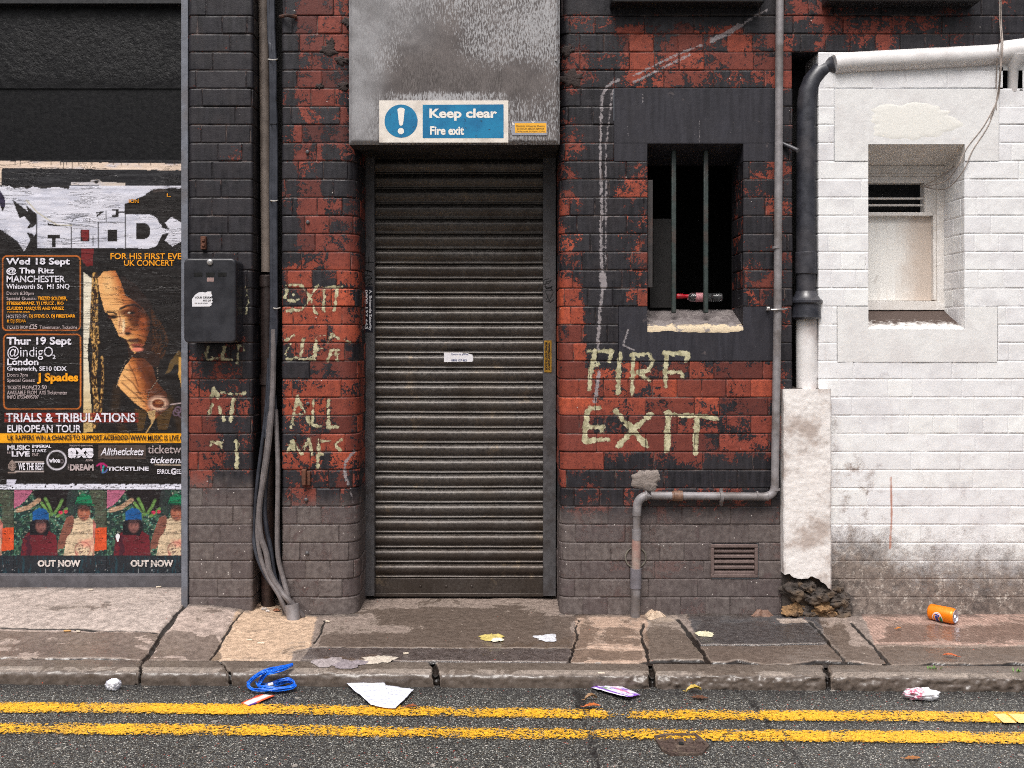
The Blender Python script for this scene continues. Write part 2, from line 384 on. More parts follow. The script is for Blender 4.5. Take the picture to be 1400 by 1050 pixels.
MAT['strip'] = simple('blue_grey_render', lin(108, 111, 120), 0.7, 0.16, 30, 0.003, dirt=lin(90, 84, 84), dirtamt=0.6)
def m_galv():
    m, k = newmat('weathered_galvanised_steel')
    stn = k.at('stain')
    o = k.obj()
    rn = k.noise(1, 6, 0.62, 0.35, vec=k.mapping(o, (190, 190, 52), rot=(0, 0.22, 0)))
    blot = k.noise(9, 7, 0.6, 0.5); st = k.noise(1, 5, 0.6, sc=(38, 38, 3.2)); big = k.noise(3.4, 5, 0.6)
    lo = k.mix(k.r(blot, 0.35, 0.65), lin(82, 76, 75), lin(106, 99, 97))
    hi = k.mix(st, lin(150, 149, 151), lin(186, 186, 188))
    ox = k.r(k.m('ADD', rn, k.m('SUBTRACT', k.m('MULTIPLY', k.m('SUBTRACT', big, 0.5), 0.3), k.m('MULTIPLY', stn, 0.30))), 0.42, 0.58, 0, 0.85)
    c = k.mix(ox, lo, hi)
    c = k.mix(k.m('MULTIPLY', stn, k.r(st, .3, .7, .2, .8)), c, k.mix(k.r(rn, .35, .65), lin(58, 52, 50), lin(112, 106, 104)))
    sm = k.at('smooth')
    flat = k.mix(k.r(blot, 0.35, 0.65), lin(120, 118, 119), lin(150, 149, 151))
    flat = k.mix(k.r(k.noise(1, 5, .6, sc=(60, 60, 4)), 0.5, 0.75, 0, 0.4), flat, lin(128, 122, 124))
    c = k.mix(k.m('MULTIPLY', sm, 0.85), c, flat)
    k.fin(c, k.r(rn, 0.3, 0.7, 0.5, 0.68), k.bump(k.m('ADD', rn, blot), 0.0007), metal=0.25, spec=0.4); return m
MAT['galv'] = m_galv()
def m_shutter():
    m, k = newmat('shutter_slat_steel')
    o = k.obj(); mott = k.noise(70, 6, 0.7); st = k.noise(1, 6, 0.6, sc=(7, 7, 60)); n1 = k.noise(4, 6, 0.6, 0.3); f = k.noise(260, 4, 0.6)
    z = k.node('ShaderNodeSeparateXYZ', [o]).outputs[2]
    c = k.mix(k.r(mott, 0.32, 0.68), lin(60, 56, 54), lin(100, 95, 91))
    c = k.mix(k.r(st, 0.5, 0.75, 0, 0.5), c, lin(62, 56, 53))
    c = k.mix(k.r(n1, 0.45, 0.65, 0, 0.5), c, lin(86, 78, 70))
    c = k.mix(k.r(f, 0.66, 0.76, 0, 0.7), c, lin(160, 150, 142))
    dirt = k.r(k.m('ADD', z, k.m('MULTIPLY', n1, -0.5)), -0.22, 0.25, 0.6, 0)
    c = k.mix(dirt, c, lin(66, 56, 50))
    gy = k.r(k.noise(2.2, 6, 0.7, 0.4), 0.46, 0.62, 0, .6); c = k.mix(gy, c, lin(52, 44, 38)); c = k.mix(k.r(k.noise(5, 8, .75), 0.58, 0.68, 0, .5), c, lin(128, 112, 92))
    k.fin(c, k.r(mott, 0.3, 0.7, 0.30, 0.5), k.bump(k.m('ADD', mott, f), 0.0006), metal=0.45, spec=0.5); return m
MAT['shutter'] = m_shutter()
MAT['rail'] = simple('guide_rail_steel', lin(86, 84, 86), 0.5, 0.15, 60, 0.0006, metal=0.3, dirt=lin(60, 54, 52), dirtamt=0.7)
MAT['black'] = simple('black_paint', (0.012, 0.012, 0.014), 0.45, 0.3, 60)
MAT['ink'] = simple('black_ink', (0.010, 0.010, 0.011), 0.6)
MAT['rust'] = simple('rusty_iron', lin(92, 56, 40), 0.8, 0.35, 60, 0.002, dirt=lin(46, 36, 34), dirtamt=0.8)
MAT['conduit'] = simple('dull_grey_conduit', lin(138, 134, 136), 0.5, 0.14, 28, 0.0008, metal=0.15, dirt=lin(96, 88, 84), dirtamt=0.8)
MAT['conduit_dark'] = simple('grey_tape_wrap', lin(112, 108, 114), 0.6, 0.14, 50, 0.0008, dirt=lin(72, 64, 62))
MAT['conduit_red'] = simple('rubbed_pink_grey_plastic', lin(150, 136, 128), 0.6, 0.12, 50, 0.0008, dirt=lin(168, 96, 84), dirtamt=0.35)
MAT['copper'] = simple('brown_coupling', lin(112, 84, 68), 0.5, 0.25, 60, 0.001)
MAT['blackpipe'] = simple('black_gloss_iron', lin(48, 49, 56), 0.36, 0.25, 24, 0.0016, dirt=lin(84, 80, 82), dirtamt=0.5, spec=0.6)
MAT['whitepipe'] = simple('white_painted_pipe', lin(222, 219, 218), 0.5, 0.05, 18, 0.002, dirt=lin(150, 134, 128), dirtamt=0.7)
MAT['beigepipe'] = simple('beige_grey_pipe', lin(124, 112, 104), 0.6, 0.1, 30, 0.001, dirt=lin(84, 74, 68), dirtamt=0.7)
MAT['darkpipe'] = simple('brown_black_pipe', lin(46, 36, 34), 0.5, 0.3, 30, 0.002, dirt=lin(70, 44, 36))
MAT['cable'] = simple('black_cable', lin(52, 54, 62), 0.42, 0.2, 20, 0.0004)
MAT['cable_grey'] = simple('grey_dusty_cable', lin(104, 98, 98), 0.6, 0.2, 40, 0.0006, dirt=lin(70, 64, 62))
MAT['tie'] = simple('pale_cable_tie', lin(180, 176, 170), 0.5)
MAT['steel'] = simple('bright_steel', lin(176, 172, 170), 0.35, 0.2, 80, metal=0.7)
MAT['render'] = simple('rough_white_render', lin(226, 221, 218), 0.75, 0.04, 40, 0.003, dirt=lin(150, 130, 118), dirtamt=0.7)
MAT['mortar'] = simple('grey_mortar', lin(132, 122, 116), 0.9, 0.2, 60, 0.006, dirt=lin(92, 82, 78))
MAT['rubble'] = simple('broken_rubble', lin(70, 62, 57), 0.9, 0.4, 30, 0.008, dirt=lin(120, 98, 74), dirtamt=0.6)
MAT['terracotta'] = simple('painted_terracotta', lin(104, 88, 84), 0.7, 0.15, 60, 0.001, dirt=lin(78, 62, 58))
MAT['greenbar'] = simple('green_painted_bar', lin(48, 58, 56), 0.5, 0.2, 60, 0.001, dirt=lin(76, 50, 42), dirtamt=0.5)
MAT['wood_dark'] = simple('dark_grey_timber', lin(54, 50, 50), 0.6, 0.2, 40, 0.001, dirt=lin(110, 74, 58), dirtamt=0.5)
MAT['wire'] = simple('pale_dirty_wire', lin(150, 138, 130), 0.6)
MAT['rebar'] = simple('cream_ring', lin(112, 106, 96), 0.7)

# ------------------------------------------------------------------ painted letters on the brick (pixel space)
def Z5(pts): return [(760 + x / 3.75, 280 + y / 3.75) for x, y in pts]
def Z6(pts): return [(760 + x / 3.281, 540 + y / 3.281) for x, y in pts]
def Z2(pts): return [(240 + x / 3.75, 340 + y / 3.75) for x, y in pts]
def Z3(pts): return [(240 + x / 3.889, 600 + y / 3.889) for x, y in pts]
CREAM = [(w, p) for w, p in [
    # FIRE
    (3.1, Z5([(200, 765), (180, 860), (172, 945)])), (3.0, Z5([(165, 752), (285, 752), (275, 800)])), (2.4, Z5([(190, 822), (215, 820)])),
    (3.0, Z5([(328, 765), (322, 860), (318, 965)])),
    (3.0, Z5([(395, 770), (392, 870), (390, 970)])), (2.8, Z5([(385, 768), (470, 765), (500, 800), (470, 850), (415, 855), (480, 905)])),
    (3.0, Z5([(570, 765), (560, 850), (562, 930)])), (3.0, Z5([(555, 762), (680, 762), (668, 800)])), (2.8, Z5([(560, 860), (640, 858), (650, 880)])),
    # EXIT (right)
    (3.6, Z6([(142, 70), (132, 140), (130, 205)])), (3.4, Z6([(130, 205), (232, 200)])), (3.0, Z6([(135, 145), (208, 143), (205, 165)])), (3.0, Z6([(150, 58), (192, 62)])),
    (3.6, Z6([(268, 72), (340, 150), (405, 225)])), (3.6, Z6([(425, 88), (350, 150), (282, 228)])),
    (3.8, Z6([(504, 78), (500, 160), (498, 250)])), (2.8, Z6([(488, 80), (560, 92)])),
    (3.0, Z6([(560, 92), (660, 95), (722, 108)])), (3.8, Z6([(630, 105), (628, 180), (625, 258)])),
    # EXIT (pier)
    (2.8, Z2([(568, 190), (622, 184)])), (3.0, Z2([(575, 200), (558, 250), (600, 268), (628, 262)])), (2.6, Z2([(600, 235), (612, 236)])), (3.0, Z2([(575, 318), (645, 316)])),
    (3.0, Z2([(640, 185), (690, 250), (722, 330)])), (3.0, Z2([(728, 190), (690, 250), (650, 312)])),
    (3.0, Z2([(762, 195), (758, 320)])), (2.6, Z2([(765, 200), (852, 196)])), (2.8, Z2([(832, 205), (812, 318)])),
    # CLEAR
    (2.8, Z2([(605, 445), (565, 472)])), (3.0, Z2([(590, 490), (562, 535), (575, 568), (615, 560)])), (3.0, Z2([(655, 462), (640, 565), (702, 566)])),
    (3.0, Z2([(722, 445), (712, 568)])), (2.6, Z2([(715, 448), (765, 446)])), (2.4, Z2([(715, 520), (755, 512)])),
    (2.8, Z2([(780, 575), (800, 520), (840, 520)])), (2.8, Z2([(785, 480), (800, 440), (835, 460)])), (2.4, Z2([(790, 545), (838, 540)])), (2.8, Z2([(822, 520), (828, 572)])), (2.2, Z2([(868, 465), (890, 480)])),
    # KEEP, half behind the box
    (3.0, Z2([(170, 505), (155, 545), (160, 566), (215, 562)])), (3.0, Z2([(250, 505), (240, 566), (292, 568)])), (3.0, Z2([(322, 500), (318, 592)])), (2.4, Z2([(322, 500), (352, 500), (350, 520)])), (2.4, Z2([(360, 200), (372, 260), (362, 330)])),
    # AT
    (3.0, Z2([(182, 768), (200, 715), (218, 765)])), (3.0, Z2([(165, 868), (188, 800)])), (3.0, Z2([(222, 812), (248, 880)])), (2.8, Z2([(240, 735), (300, 748), (356, 742)])), (3.2, Z2([(295, 770), (284, 880)])),
    # TIMES
    (2.8, Z2([(178, 990), (240, 994)])), (3.0, Z2([(190, 990), (178, 1010)])), (3.4, Z3([(325, 12), (326, 150)])), (2.8, Z3([(185, 12), (235, 30), (245, 55)])),
    # ALL
    (3.0, Z2([(592, 918), (625, 760)])), (3.0, Z2([(628, 762), (660, 830), (690, 905)])), (2.6, Z2([(605, 850), (660, 850)])), (3.0, Z2([(708, 775), (700, 905), (745, 912)])), (3.2, Z2([(782, 780), (785, 915), (832, 915)])),
    # TIMES, pier
    (3.0, Z2([(575, 1040), (600, 985), (645, 1050), (685, 975), (700, 1060)])), (3.2, Z3([(758, 5), (756, 155)])), (2.8, Z3([(755, 12), (822, 14)])), (2.6, Z3([(755, 80), (790, 82)])), (3.0, Z3([(880, 5), (850, 30), (872, 62)])), (3.0, Z3([(598, 28), (632, 55)])),
]]
def ZT(pts): return [(760 + x / 3.5, y / 3.5) for x, y in pts]
TRACE = [(3.2, Z3([(945, 72), (905, 115), (898, 140)])), (3.4, Z3([(898, 165), (905, 200), (918, 240)])), (1.6, Z3([(925, 250), (940, 330), (955, 420)])), (2.6, ZT([(1010, 48), (960, 72), (880, 125)])), (4.6, ZT([(880, 122), (820, 160), (745, 192)])), (2.6, ZT([(700, 212), (560, 270), (440, 330), (370, 365)])),
         (2.6, ZT([(640, 262), (540, 310), (440, 360), (370, 395)])), (3.0, ZT([(300, 382), (250, 408), (222, 450), (216, 560), (212, 760), (222, 1050)])),
         (2.2, ZT([(275, 425), (255, 560), (240, 700), (240, 1050)])), (3.2, Z5([(232, 60), (232, 260), (245, 420)])), (1.6, Z5([(258, 0), (256, 300)])), (3.2, Z5([(238, 440), (224, 560), (215, 740)])), (6.0, Z5([(238, 360), (245, 420)])),
         (3.6, Z5([(222, 860), (200, 1010)]))]
BOOST = 0.25
def strokes_sdf(px, py, L):
    bo = BOOST if L is CREAM else -0.7
    out = np.full(px.shape, 20.0)
    for w, pts in L:
        xs = [p[0] for p in pts]; ys = [p[1] for p in pts]
        sel = (px > min(xs) - 14) & (px < max(xs) + 14) & (py > min(ys) - 14) & (py < max(ys) + 14)
        if sel.any(): out[sel] = np.minimum(out[sel], segd(px[sel], py[sel], pts) - w - bo)
    if L is CREAM: out = out + 1.0 * (px < 600)
    return out
def brick_fields(px, py):
    B = lambda a, b, c, d, s=12: sbox(px, py, a, b, c, d, s)
    p = np.full(px.shape, 0.30)
    # wall right of the door
    R = (px > 755)
    q = 0.345 + 0.30 * B(740, 802, 60, 120) + 0.14 * B(740, 800, 220, 620) + 0.40 * B(745, 800, 385, 545) + 0.18 * B(765, 800, 150, 200) + 0.15 * B(740, 790, 545, 640)
    q += 0.30 * B(850, 1075, 36, 122) + 0.22 * B(838, 890, 218, 300) + 0.20 * B(838, 890, 300, 420)
    q += 0.12 * B(1016, 1070, 220, 420) + 0.30 * B(1065, 1130, -10, 30) + 0.35 * B(1066, 1090, 75, 125) + 0.15 * B(1120, 1220, -10, 60)
    q += 0.20 * B(765, 1070, 494, 625) + 0.24 * B(860, 1070, 494, 550) + 0.45 * B(918, 985, 519, 544, 3) + 0.3 * B(765, 810, 519, 595, 4) + 0.09 * B(765, 1070, 560, 640) + 0.13 * B(765, 1010, 600, 700) + .12 * B(765, 830, 600, 700)
    q -= 0.22 * B(800, 850, 120, 500) + 0.25 * B(800, 1080, -60, 26)
    # middle pier
    q2 = 0.34 + 0.38 * B(405, 440, -50, 345, 6) + 0.42 * B(440, 480, -50, 100) + 0.25 * B(440, 480, 100, 200) + 0.30 * B(410, 500, 270, 300) + 0.18 * B(440, 500, 300, 360)
    q2 += 0.22 * B(385, 480, 360, 690) + 0.25 * B(455, 500, 340, 640) - 0.2 * B(380, 425, 480, 520)
    q1 = 0.17 + 0.41 * B(240, 350, 468, 650, 18) + 0.15 * B(250, 272, -50, 40) + 0.25 * B(250, 300, 530, 680)
    p = np.where(R, q, np.where(px > 370, q2, q1))
    hot = np.where(R, 0.2 + 0.35 * B(740, 1080, 220, 560, 30) + .4 * B(740, 810, 380, 560) + .5 * B(918, 985, 519, 544, 3) - 0.1 * B(1016, 1080, 200, 480), np.where(px > 370, 0.15 + 0.6 * B(380, 500, 360, 640, 20), 0.10 + 0.15 * B(240, 350, 470, 650)))
    hot += 0.35 * B(850, 1075, 40, 130)
    g = np.where(R, ss(655, 745, py), np.where(px > 370, ss(650, 725, py), ss(615, 710, py)))
    return p, np.clip(hot, 0, 1), g
def white_fields(px, py):
    g = ss(690, 835, py) * 1.0 + 0.35 * ss(620, 860, py) * (0.3 + 0.7 * (1 - ss(1120, 1230, px)))
    g += 0.25 * sbox(px, py, 1140, 1220, 720, 800, 25)
    st = 0.9 * sbox(px, py, 1150, 1195, 620, 730, 18) + 0.8 * sbox(px, py, 1128, 1146, 570, 640, 7) + 0.25 * sbox(px, py, 1140, 1420, 640, 760, 30)
    return g, st

CH = 24.85
def row_z(k): return PZ(21.5 + CH * k)
def brick_sheet(name, path, r0, r1, mat, parent, seed=0, holes=(), white=False, disp=0.0032, fade_ends=True, zlow=None, step=0.0075):
    rg = np.random.default_rng(seed)
    pt = np.array(path, float); seg = np.diff(pt, axis=0); L = np.hypot(seg[:, 0], seg[:, 1]); cum = np.concatenate([[0], np.cumsum(L)]); U = cum[-1]
    tn = seg / L[:, None]; nrm = np.stack([tn[:, 1], -tn[:, 0]], 1)
    vn = np.zeros_like(pt); vn[:-1] += nrm; vn[1:] += nrm; vn /= np.linalg.norm(vn, axis=1)[:, None]
    hu = [(h[0], h[1], h[2], h[3]) for h in holes]
    Vs = []; Fs = []; A = {k: [] for k in ('rand', 'joint', 'peel', 'hot', 'grime', 'cream', 'trace', 'stain', 'creamy', 'rustline')}
    base = 0; hb = 33.7 * S; prev = []
    for k in range(r0, r1 + 1):
        zt = row_z(k); zb = row_z(k + 1)
        best = None
        for _ in range(14):
            js = [-rg.random() * hb * 2]
            header = rg.random() < 0.22
            while js[-1] < U:
                js.append(js[-1] + (hb if (header or rg.random() < 0.25) else 2 * hb) * (1 + rg.normal() * 0.012))
            sc = sum(1 for a in js for b in prev if abs(a - b) < 0.022)
            if best is None or sc < best[0]: best = (sc, js)
        js = np.array(best[1]); prev = js
        us = [np.arange(0, U, step), cum, [U]]
        for dlt in (-0.008, -0.0045, -0.0015, 0.0015, 0.0045, 0.008): us.append(js + dlt)
        for h in hu: us.append([h[0], h[1], h[0] - 0.004, h[1] + 0.004])
        us = np.unique(np.round(np.concatenate(us), 5)); us = us[(us >= 0) & (us <= U)]
        keep = [us[0]]
        for a in us[1:]:
            if a - keep[-1] > 0.0009: keep.append(a)
        us = np.array(keep); us[-1] = U
        H = zt - zb
        zs = np.unique(np.round(np.concatenate([[0, 0.0015, 0.0045, 0.008], np.linspace(0.008, H - 0.008, 9), [H - 0.0045, H - 0.0015, H]]), 6))
        UU, ZZ = np.meshgrid(us, zs, indexing='ij')
        jd = np.abs(us[:, None] - js[None, :]); du = jd.min(1)[:, None] + 0 * ZZ
        bid = np.searchsorted(js, us)
        rr = rg.random(len(js) + 3); oo = rg.normal(size=len(js) + 3) * (0.0005 if white else 0.0011); tl = rg.normal(size=len(js) + 3) * (0.005 if white else 0.012)
        dz = np.minimum(ZZ, H - ZZ)
        wob = (fbm(UU * 30 + seed, (ZZ + zb) * 30, 3, 3) - 0.5) * 0.003
        if zlow is not None and k == r1: dz = H - ZZ
        rad = 0.006
        ax = np.clip(rad - du, 0, rad); az = np.clip(rad - dz, 0, rad)
        j = np.clip(rad - np.hypot(ax, az), 0, None) + np.clip(np.minimum(du, dz) - rad, 0, 0.03)
        j = np.maximum(j + wob * (np.minimum(du, dz) > 0.0004), 0)
        f = ss(0.0006, 0.0042, np.minimum(du, dz))
        z = ZZ + zb
        hgt = -disp * (1 - f) + f * (oo[bid][:, None] + tl[bid][:, None] * (ZZ - H / 2) + (fbm(UU * 14 + seed * 3, z * 14, 9, 4) - 0.5) * (0.006 if white else 0.003))
        x = np.interp(us, cum, pt[:, 0]); y = np.interp(us, cum, pt[:, 1])
        nx = np.interp(us, cum, vn[:, 0]); ny = np.interp(us, cum, vn[:, 1]); nl = np.hypot(nx, ny); nx /= nl; ny /= nl
        fade = np.ones(len(us))
        if fade_ends: fade *= ss(0, 0.004, us) * ss(0, 0.004, U - us)
        for h in hu:
            if h[2] <= k <= h[3]:
                for e in (h[0], h[1]): fade *= ss(0, 0.004, np.abs(us - e))
        hgt *= fade[:, None]
        X = x[:, None] + nx[:, None] * hgt; Y = y[:, None] + ny[:, None] * hgt
        V = np.stack([X, Y, z], -1).reshape(-1, 3)
        Fq = gridfaces(len(us), len(zs))
        if hu:
            cm = ((us[:-1] + us[1:]) / 2)[:, None] + np.zeros((1, len(zs) - 1)); cm = cm.ravel(); m = np.ones(len(cm), bool)
            for h in hu:
                if h[2] <= k <= h[3]: m &= ~((cm > h[0]) & (cm < h[1]))
            Fq = Fq[m]
        Vs.append(V); Fs.append(Fq + base); base += len(V)
        px = (X / S + VX).ravel(); py = (VY + (CZ - z) / S).ravel()
        A['rand'].append(np.repeat(rr[bid], len(zs))); A['joint'].append(j.ravel())
        if white:
            g, st = white_fields(px, py); A['grime'].append(g); A['stain'].append(st)
            A['rustline'].append(np.minimum(segd(px, py, [(1218, 652), (1219, 700), (1217, 750)]) - 0.3, 12))
            A['creamy'].append(0 * px)
        else:
            p, h_, g = brick_fields(px, py)
            if k >= 0 or True: p = p + (np.repeat(rr[bid], len(zs)) * 7 % 1 - 0.5) * 0.34
            A['peel'].append(p); A['hot'].append(h_); A['grime'].append(g)
            A['cream'].append(strokes_sdf(px, py, CREAM)); A['trace'].append(strokes_sdf(px, py, TRACE))
    A = {k: np.concatenate(v) for k, v in A.items() if v}
    return np_mesh(name, np.concatenate(Vs), np.concatenate(Fs), mat, A, parent=parent)
def arc(cx, cy, r, a0, a1, n=8):
    return [(cx + r * math.cos(math.radians(a0 + (a1 - a0) * i / n)), cy + r * math.sin(math.radians(a0 + (a1 - a0) * i / n))) for i in range(n + 1)]
# ================================================================== THE BUILDING
bld = thing('brick_building', 'old brick building with flaking black paint over red brick, door and barred window', 'building', (0, 0, 0))
xl0, xl1 = PX(257), PX(345.5)          # left pier
xm0, xm1 = PX(385), PX(489)            # middle pier
xr0 = PX(765)
XE = PX(1560)
R = 0.045; RL = 0.07
# left pier
brick_sheet('brick_pier', [(xl0, 0.32), (xl0, 0.012)] + [(xl0 + 0.012, 0.0)] + arc(xl1 - 0.014, 0.014, 0.014, -90, 0, 4) + [(xl1, 0.25)], -7, 32, MAT['brick'], bld, 3)
brick_sheet('brick_pier', [(xm0, 0.25)] + arc(xm0 + 0.014, 0.014, 0.014, 180, 270, 4) + arc(xm1 - RL, RL, RL, -90, 0, 9) + [(xm1, 0.29)], -7, 33, MAT['brick'], bld, 5)
# wall to the right of the door
xs = PX(1083)
holes = [(None, None, 4, 18)]
pathA = [(xr0, 0.29)] + arc(xr0 + R, R, R, 180, 270, 8) + [(xs, 0.0), (xs, 0.19)]
def ulen(path, X):
    u = 0
    for (a, b), (c, d) in zip(path[:-1], path[1:]):
        if abs(b) < 1e-6 and abs(d) < 1e-6 and a <= X <= c: return u + X - a
        u += math.hypot(c - a, d - b)
    return u
def H(path, x0, x1, k0, k1): return (ulen(path, PX(x0)), ulen(path, PX(x1)), k0, k1)
brick_sheet('brick_wall', pathA, 2, 33, MAT['brick'], bld, 8, [H(pathA, 839, 1062, 4, 7), H(pathA, 885, 1016, 8, 15), H(pathA, 845, 1062, 16, 18), H(pathA, 973, 1037, 29, 30)])
pathB = [(xr0, 0.29)] + arc(xr0 + R, R, R, 180, 270, 8) + [(XE, 0.0)]
brick_sheet('brick_wall', pathB, -7, 1, MAT['brick'], bld, 9)
mb = MB(); mb.box(xs - 0.05, XE, 0.004, 0.19, row_z(2) + 0.001, row_z(2) + 0.05); mb.build('slot_head', MAT['stone_dark'], bld)
# lintel and sill stones of the dark window
dz = 0.21
def Zw(y): return PZ(y, 0)
mb = MB()
xa, xb, xc, xd = PX(839) + 0.002, PX(885), PX(1016), PX(1062) - 0.002
mb.prism([(xa, Zw(220.2)), (xb, Zw(220.2)), (xb, Zw(196.5)), (xc, Zw(196.5)), (xc, Zw(220.2)), (xd, Zw(220.2)), (xd, Zw(121.4)), (xa, Zw(121.4))], -0.002, 0.0)
zi = PZ(226, dz)
mb.add([(xb, -0.0005, Zw(196.5)), (xc, -0.0005, Zw(196.5)), (xc, dz, zi), (xb, dz, zi)], [(0, 1, 2, 3)])
for x in (xb, xc): mb.add([(x, 0, Zw(196.5)), (x, 0, Zw(220.2)), (x, dz, Zw(224)), (x, dz, zi)], [(0, 1, 2, 3) if x == xc else (3, 2, 1, 0)])
mb.build('lintel', MAT['stone_dark'], bld, bevel=0.0012)
mb = MB(); xa, xd = PX(845) + 0.002, PX(1062) - 0.002
mb.prism([(xa, Zw(419.4)), (xa, Zw(493.6)), (xd, Zw(493.6)), (xd, Zw(419.4)), (xc, Zw(419.4)), (xc, Zw(448)), (xb, Zw(448)), (xb, Zw(419.4))], -0.002, 0.0)
mb.build('sill_stone', MAT['stone_dark'], bld, bevel=0.0012)
for x0_, x1_, y0_, y1_, nm in ((845.8, 1061.3, 449.2, 492.8, 'sill_stone_face'), (839.8, 1061.3, 122.4, 195.4, 'lintel_face')):
    AA, BB = np.meshgrid(np.linspace(x0_, x1_, int(x1_ - x0_) + 1), np.linspace(y1_, y0_, int(y1_ - y0_) + 1), indexing='ij')
    scr = strokes_sdf(AA, BB, [(1.2, ZT([(415, 450), (416, 490)])), (1.0, ZT([(685, 580), (686, 700)])), (.9, ZT([(340, 600), (346, 650)])), (1.6, ZT([(265, 440), (262, 560)])), (2.0, Z5([(370, 640), (345, 720), (400, 745)]))])
    np_mesh(nm, np.stack([PX(AA), 0 * AA - 0.0026 - .001 * fbm(AA / 30, BB / 30, 2), PZ(BB)], -1).reshape(-1, 3), gridfaces(AA.shape[0], AA.shape[1]), MAT['stone_dark'], {'cream_in': 20 - strokes_sdf(AA, BB, CREAM), 'scratch': 20 - scr}, parent=bld)
# sloping worn sill
n = 46; us = np.linspace(0, 1, n); vv = np.linspace(0, 1, 22)
UU, VV = np.meshgrid(us, vv, indexing='ij')
zf, zb_ = Zw(447), PZ(423.5, dz)
Xs = xb + UU * (xc - xb); Ys = -0.004 + VV * dz; Zs = zf + VV * (zb_ - zf) + (fbm(Xs * 40, Ys * 40, 5) - 0.5) * 0.007
Zs -= (1 - ss(0, 0.08, VV)) * (0.002 + 0.006 * fbm(Xs * 30, 0 * Xs, 8)); 
Xs2 = np.concatenate([Xs[:, :1], Xs], 1); Ys2 = np.concatenate([Ys[:, :1] + 0.001, Ys], 1); Zs2 = np.concatenate([Zs[:, :1] - 0.02, Zs], 1)
np_mesh('window_sill', np.stack([Xs2, Ys2, Zs2], -1).reshape(-1, 3), gridfaces(n, 23), MAT['sill'], parent=bld)
# brick reveals of the window
for x, rev, sd in ((xb, 0, 21), (xc, 1, 22)):
    pth = [(x, 0), (x, dz)] if not rev else [(x, dz), (x, 0)]
    brick_sheet('window_reveal', pth, 8, 17, MAT['brick'], bld, sd)
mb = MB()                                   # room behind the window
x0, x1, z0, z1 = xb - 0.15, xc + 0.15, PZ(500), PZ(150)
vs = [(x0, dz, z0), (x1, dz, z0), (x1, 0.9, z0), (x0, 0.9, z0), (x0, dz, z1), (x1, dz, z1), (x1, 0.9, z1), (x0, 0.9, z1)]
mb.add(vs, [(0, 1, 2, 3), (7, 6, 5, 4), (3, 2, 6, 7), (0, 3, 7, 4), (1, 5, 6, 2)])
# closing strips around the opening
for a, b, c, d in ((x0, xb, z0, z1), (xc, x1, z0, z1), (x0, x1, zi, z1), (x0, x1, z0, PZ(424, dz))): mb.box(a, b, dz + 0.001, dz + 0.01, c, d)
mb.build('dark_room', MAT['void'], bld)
win = MB()
win.box(PX(885, .03) + 0.001, PX(892.5, .03), 0.03, 0.055, PZ(393, .03), PZ(246, .03)); win.build('timber_batten', MAT['wood_dark'], bld, bevel=0.002)
w = MB(); w.box(PX(893, .2), PX(918, .2), 0.2, 0.215, PZ(421, .2), PZ(299, .2)); w.box(PX(888, .19), PX(918, .19), 0.18, 0.2, PZ(421, .19), PZ(388, .19))
w.build('window_board', simple('dark_window_board', lin(20, 18, 18), 0.8, 0.2), bld, bevel=0.002)
for x in (921.5, 965.5):
    b = MB(); dd = 0.06; b.box(PX(x - 3.2, dd), PX(x + 3.2, dd), dd, dd + 0.022, PZ(428, dd), PZ(205, dd)); b.build('window_bar', MAT['greenbar'], bld, bevel=0.004)
# projecting ledges over the dark wall (bottom edges of the openings above)
for x0, x1, yb in ((836, 1046, 2.5), (1132, 1342, 1)):
    b = MB(); b.box(PX(x0, -.09), PX(x1, -.09), -0.09, 0.0, PZ(yb, -.09), PZ(-60)); b.build('window_ledge', MAT['black'], bld, bevel=0.006)
# vent
v = MB(); a, b_, c, d = 972, 1036.5, 744.5, 790
dv = -0.006
for r in ((a, b_, c, c + 4.5), (a, b_, d - 4.5, d), (a, a + 4.5, c + 4.5, d - 4.5), (b_ - 4.5, b_, c + 4.5, d - 4.5)): v.box(PX(r[0], dv), PX(r[1], dv), dv, 0.03, PZ(r[3], dv), PZ(r[2], dv))
vf = v.build('vent', MAT['terracotta'], bld, bevel=0.0025)
v = MB(); v.box(PX(a) , PX(b_), 0.06, 0.07, PZ(d), PZ(c)); v.build('vent_void', MAT['void'], vf)
for i in range(5):
    y = 751.5 + i * 7.4; v = MB()
    v.prism([(0, 0), (1, 0), (1, 1)], 0, 1); v = MB()
    x0, x1 = PX(a + 4.5), PX(b_ - 4.5)
    v.add([(x0, 0.0, PZ(y + 4)), (x1, 0.0, PZ(y + 4)), (x1, 0.05, PZ(y - 4)), (x0, 0.05, PZ(y - 4)), (x0, 0.0, PZ(y + 1)), (x1, 0.0, PZ(y + 1)), (x1, 0.05, PZ(y - 7)), (x0, 0.05, PZ(y - 7))],
          [(0, 1, 5, 4), (0, 3, 2, 1), (4, 5, 6, 7)]); v.build('louvre', MAT['terracotta'], vf, bevel=0.001)
# gap between the piers, pipe chase, closing walls behind
RECESS = simple('dark_recess', (0.012, 0.011, 0.011), 0.8, 0.4, 20, 0.004)  # near-black colour for the backs of the pier gap and the pipe chase
b = MB(); b.box(xl1 - 0.03, xm0 + 0.03, 0.25, 0.28, -0.1, PZ(-150)); b.build('chase_back', RECESS, bld)
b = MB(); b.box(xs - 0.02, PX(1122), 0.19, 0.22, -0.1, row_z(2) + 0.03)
b.build('chase_back', RECESS, bld)
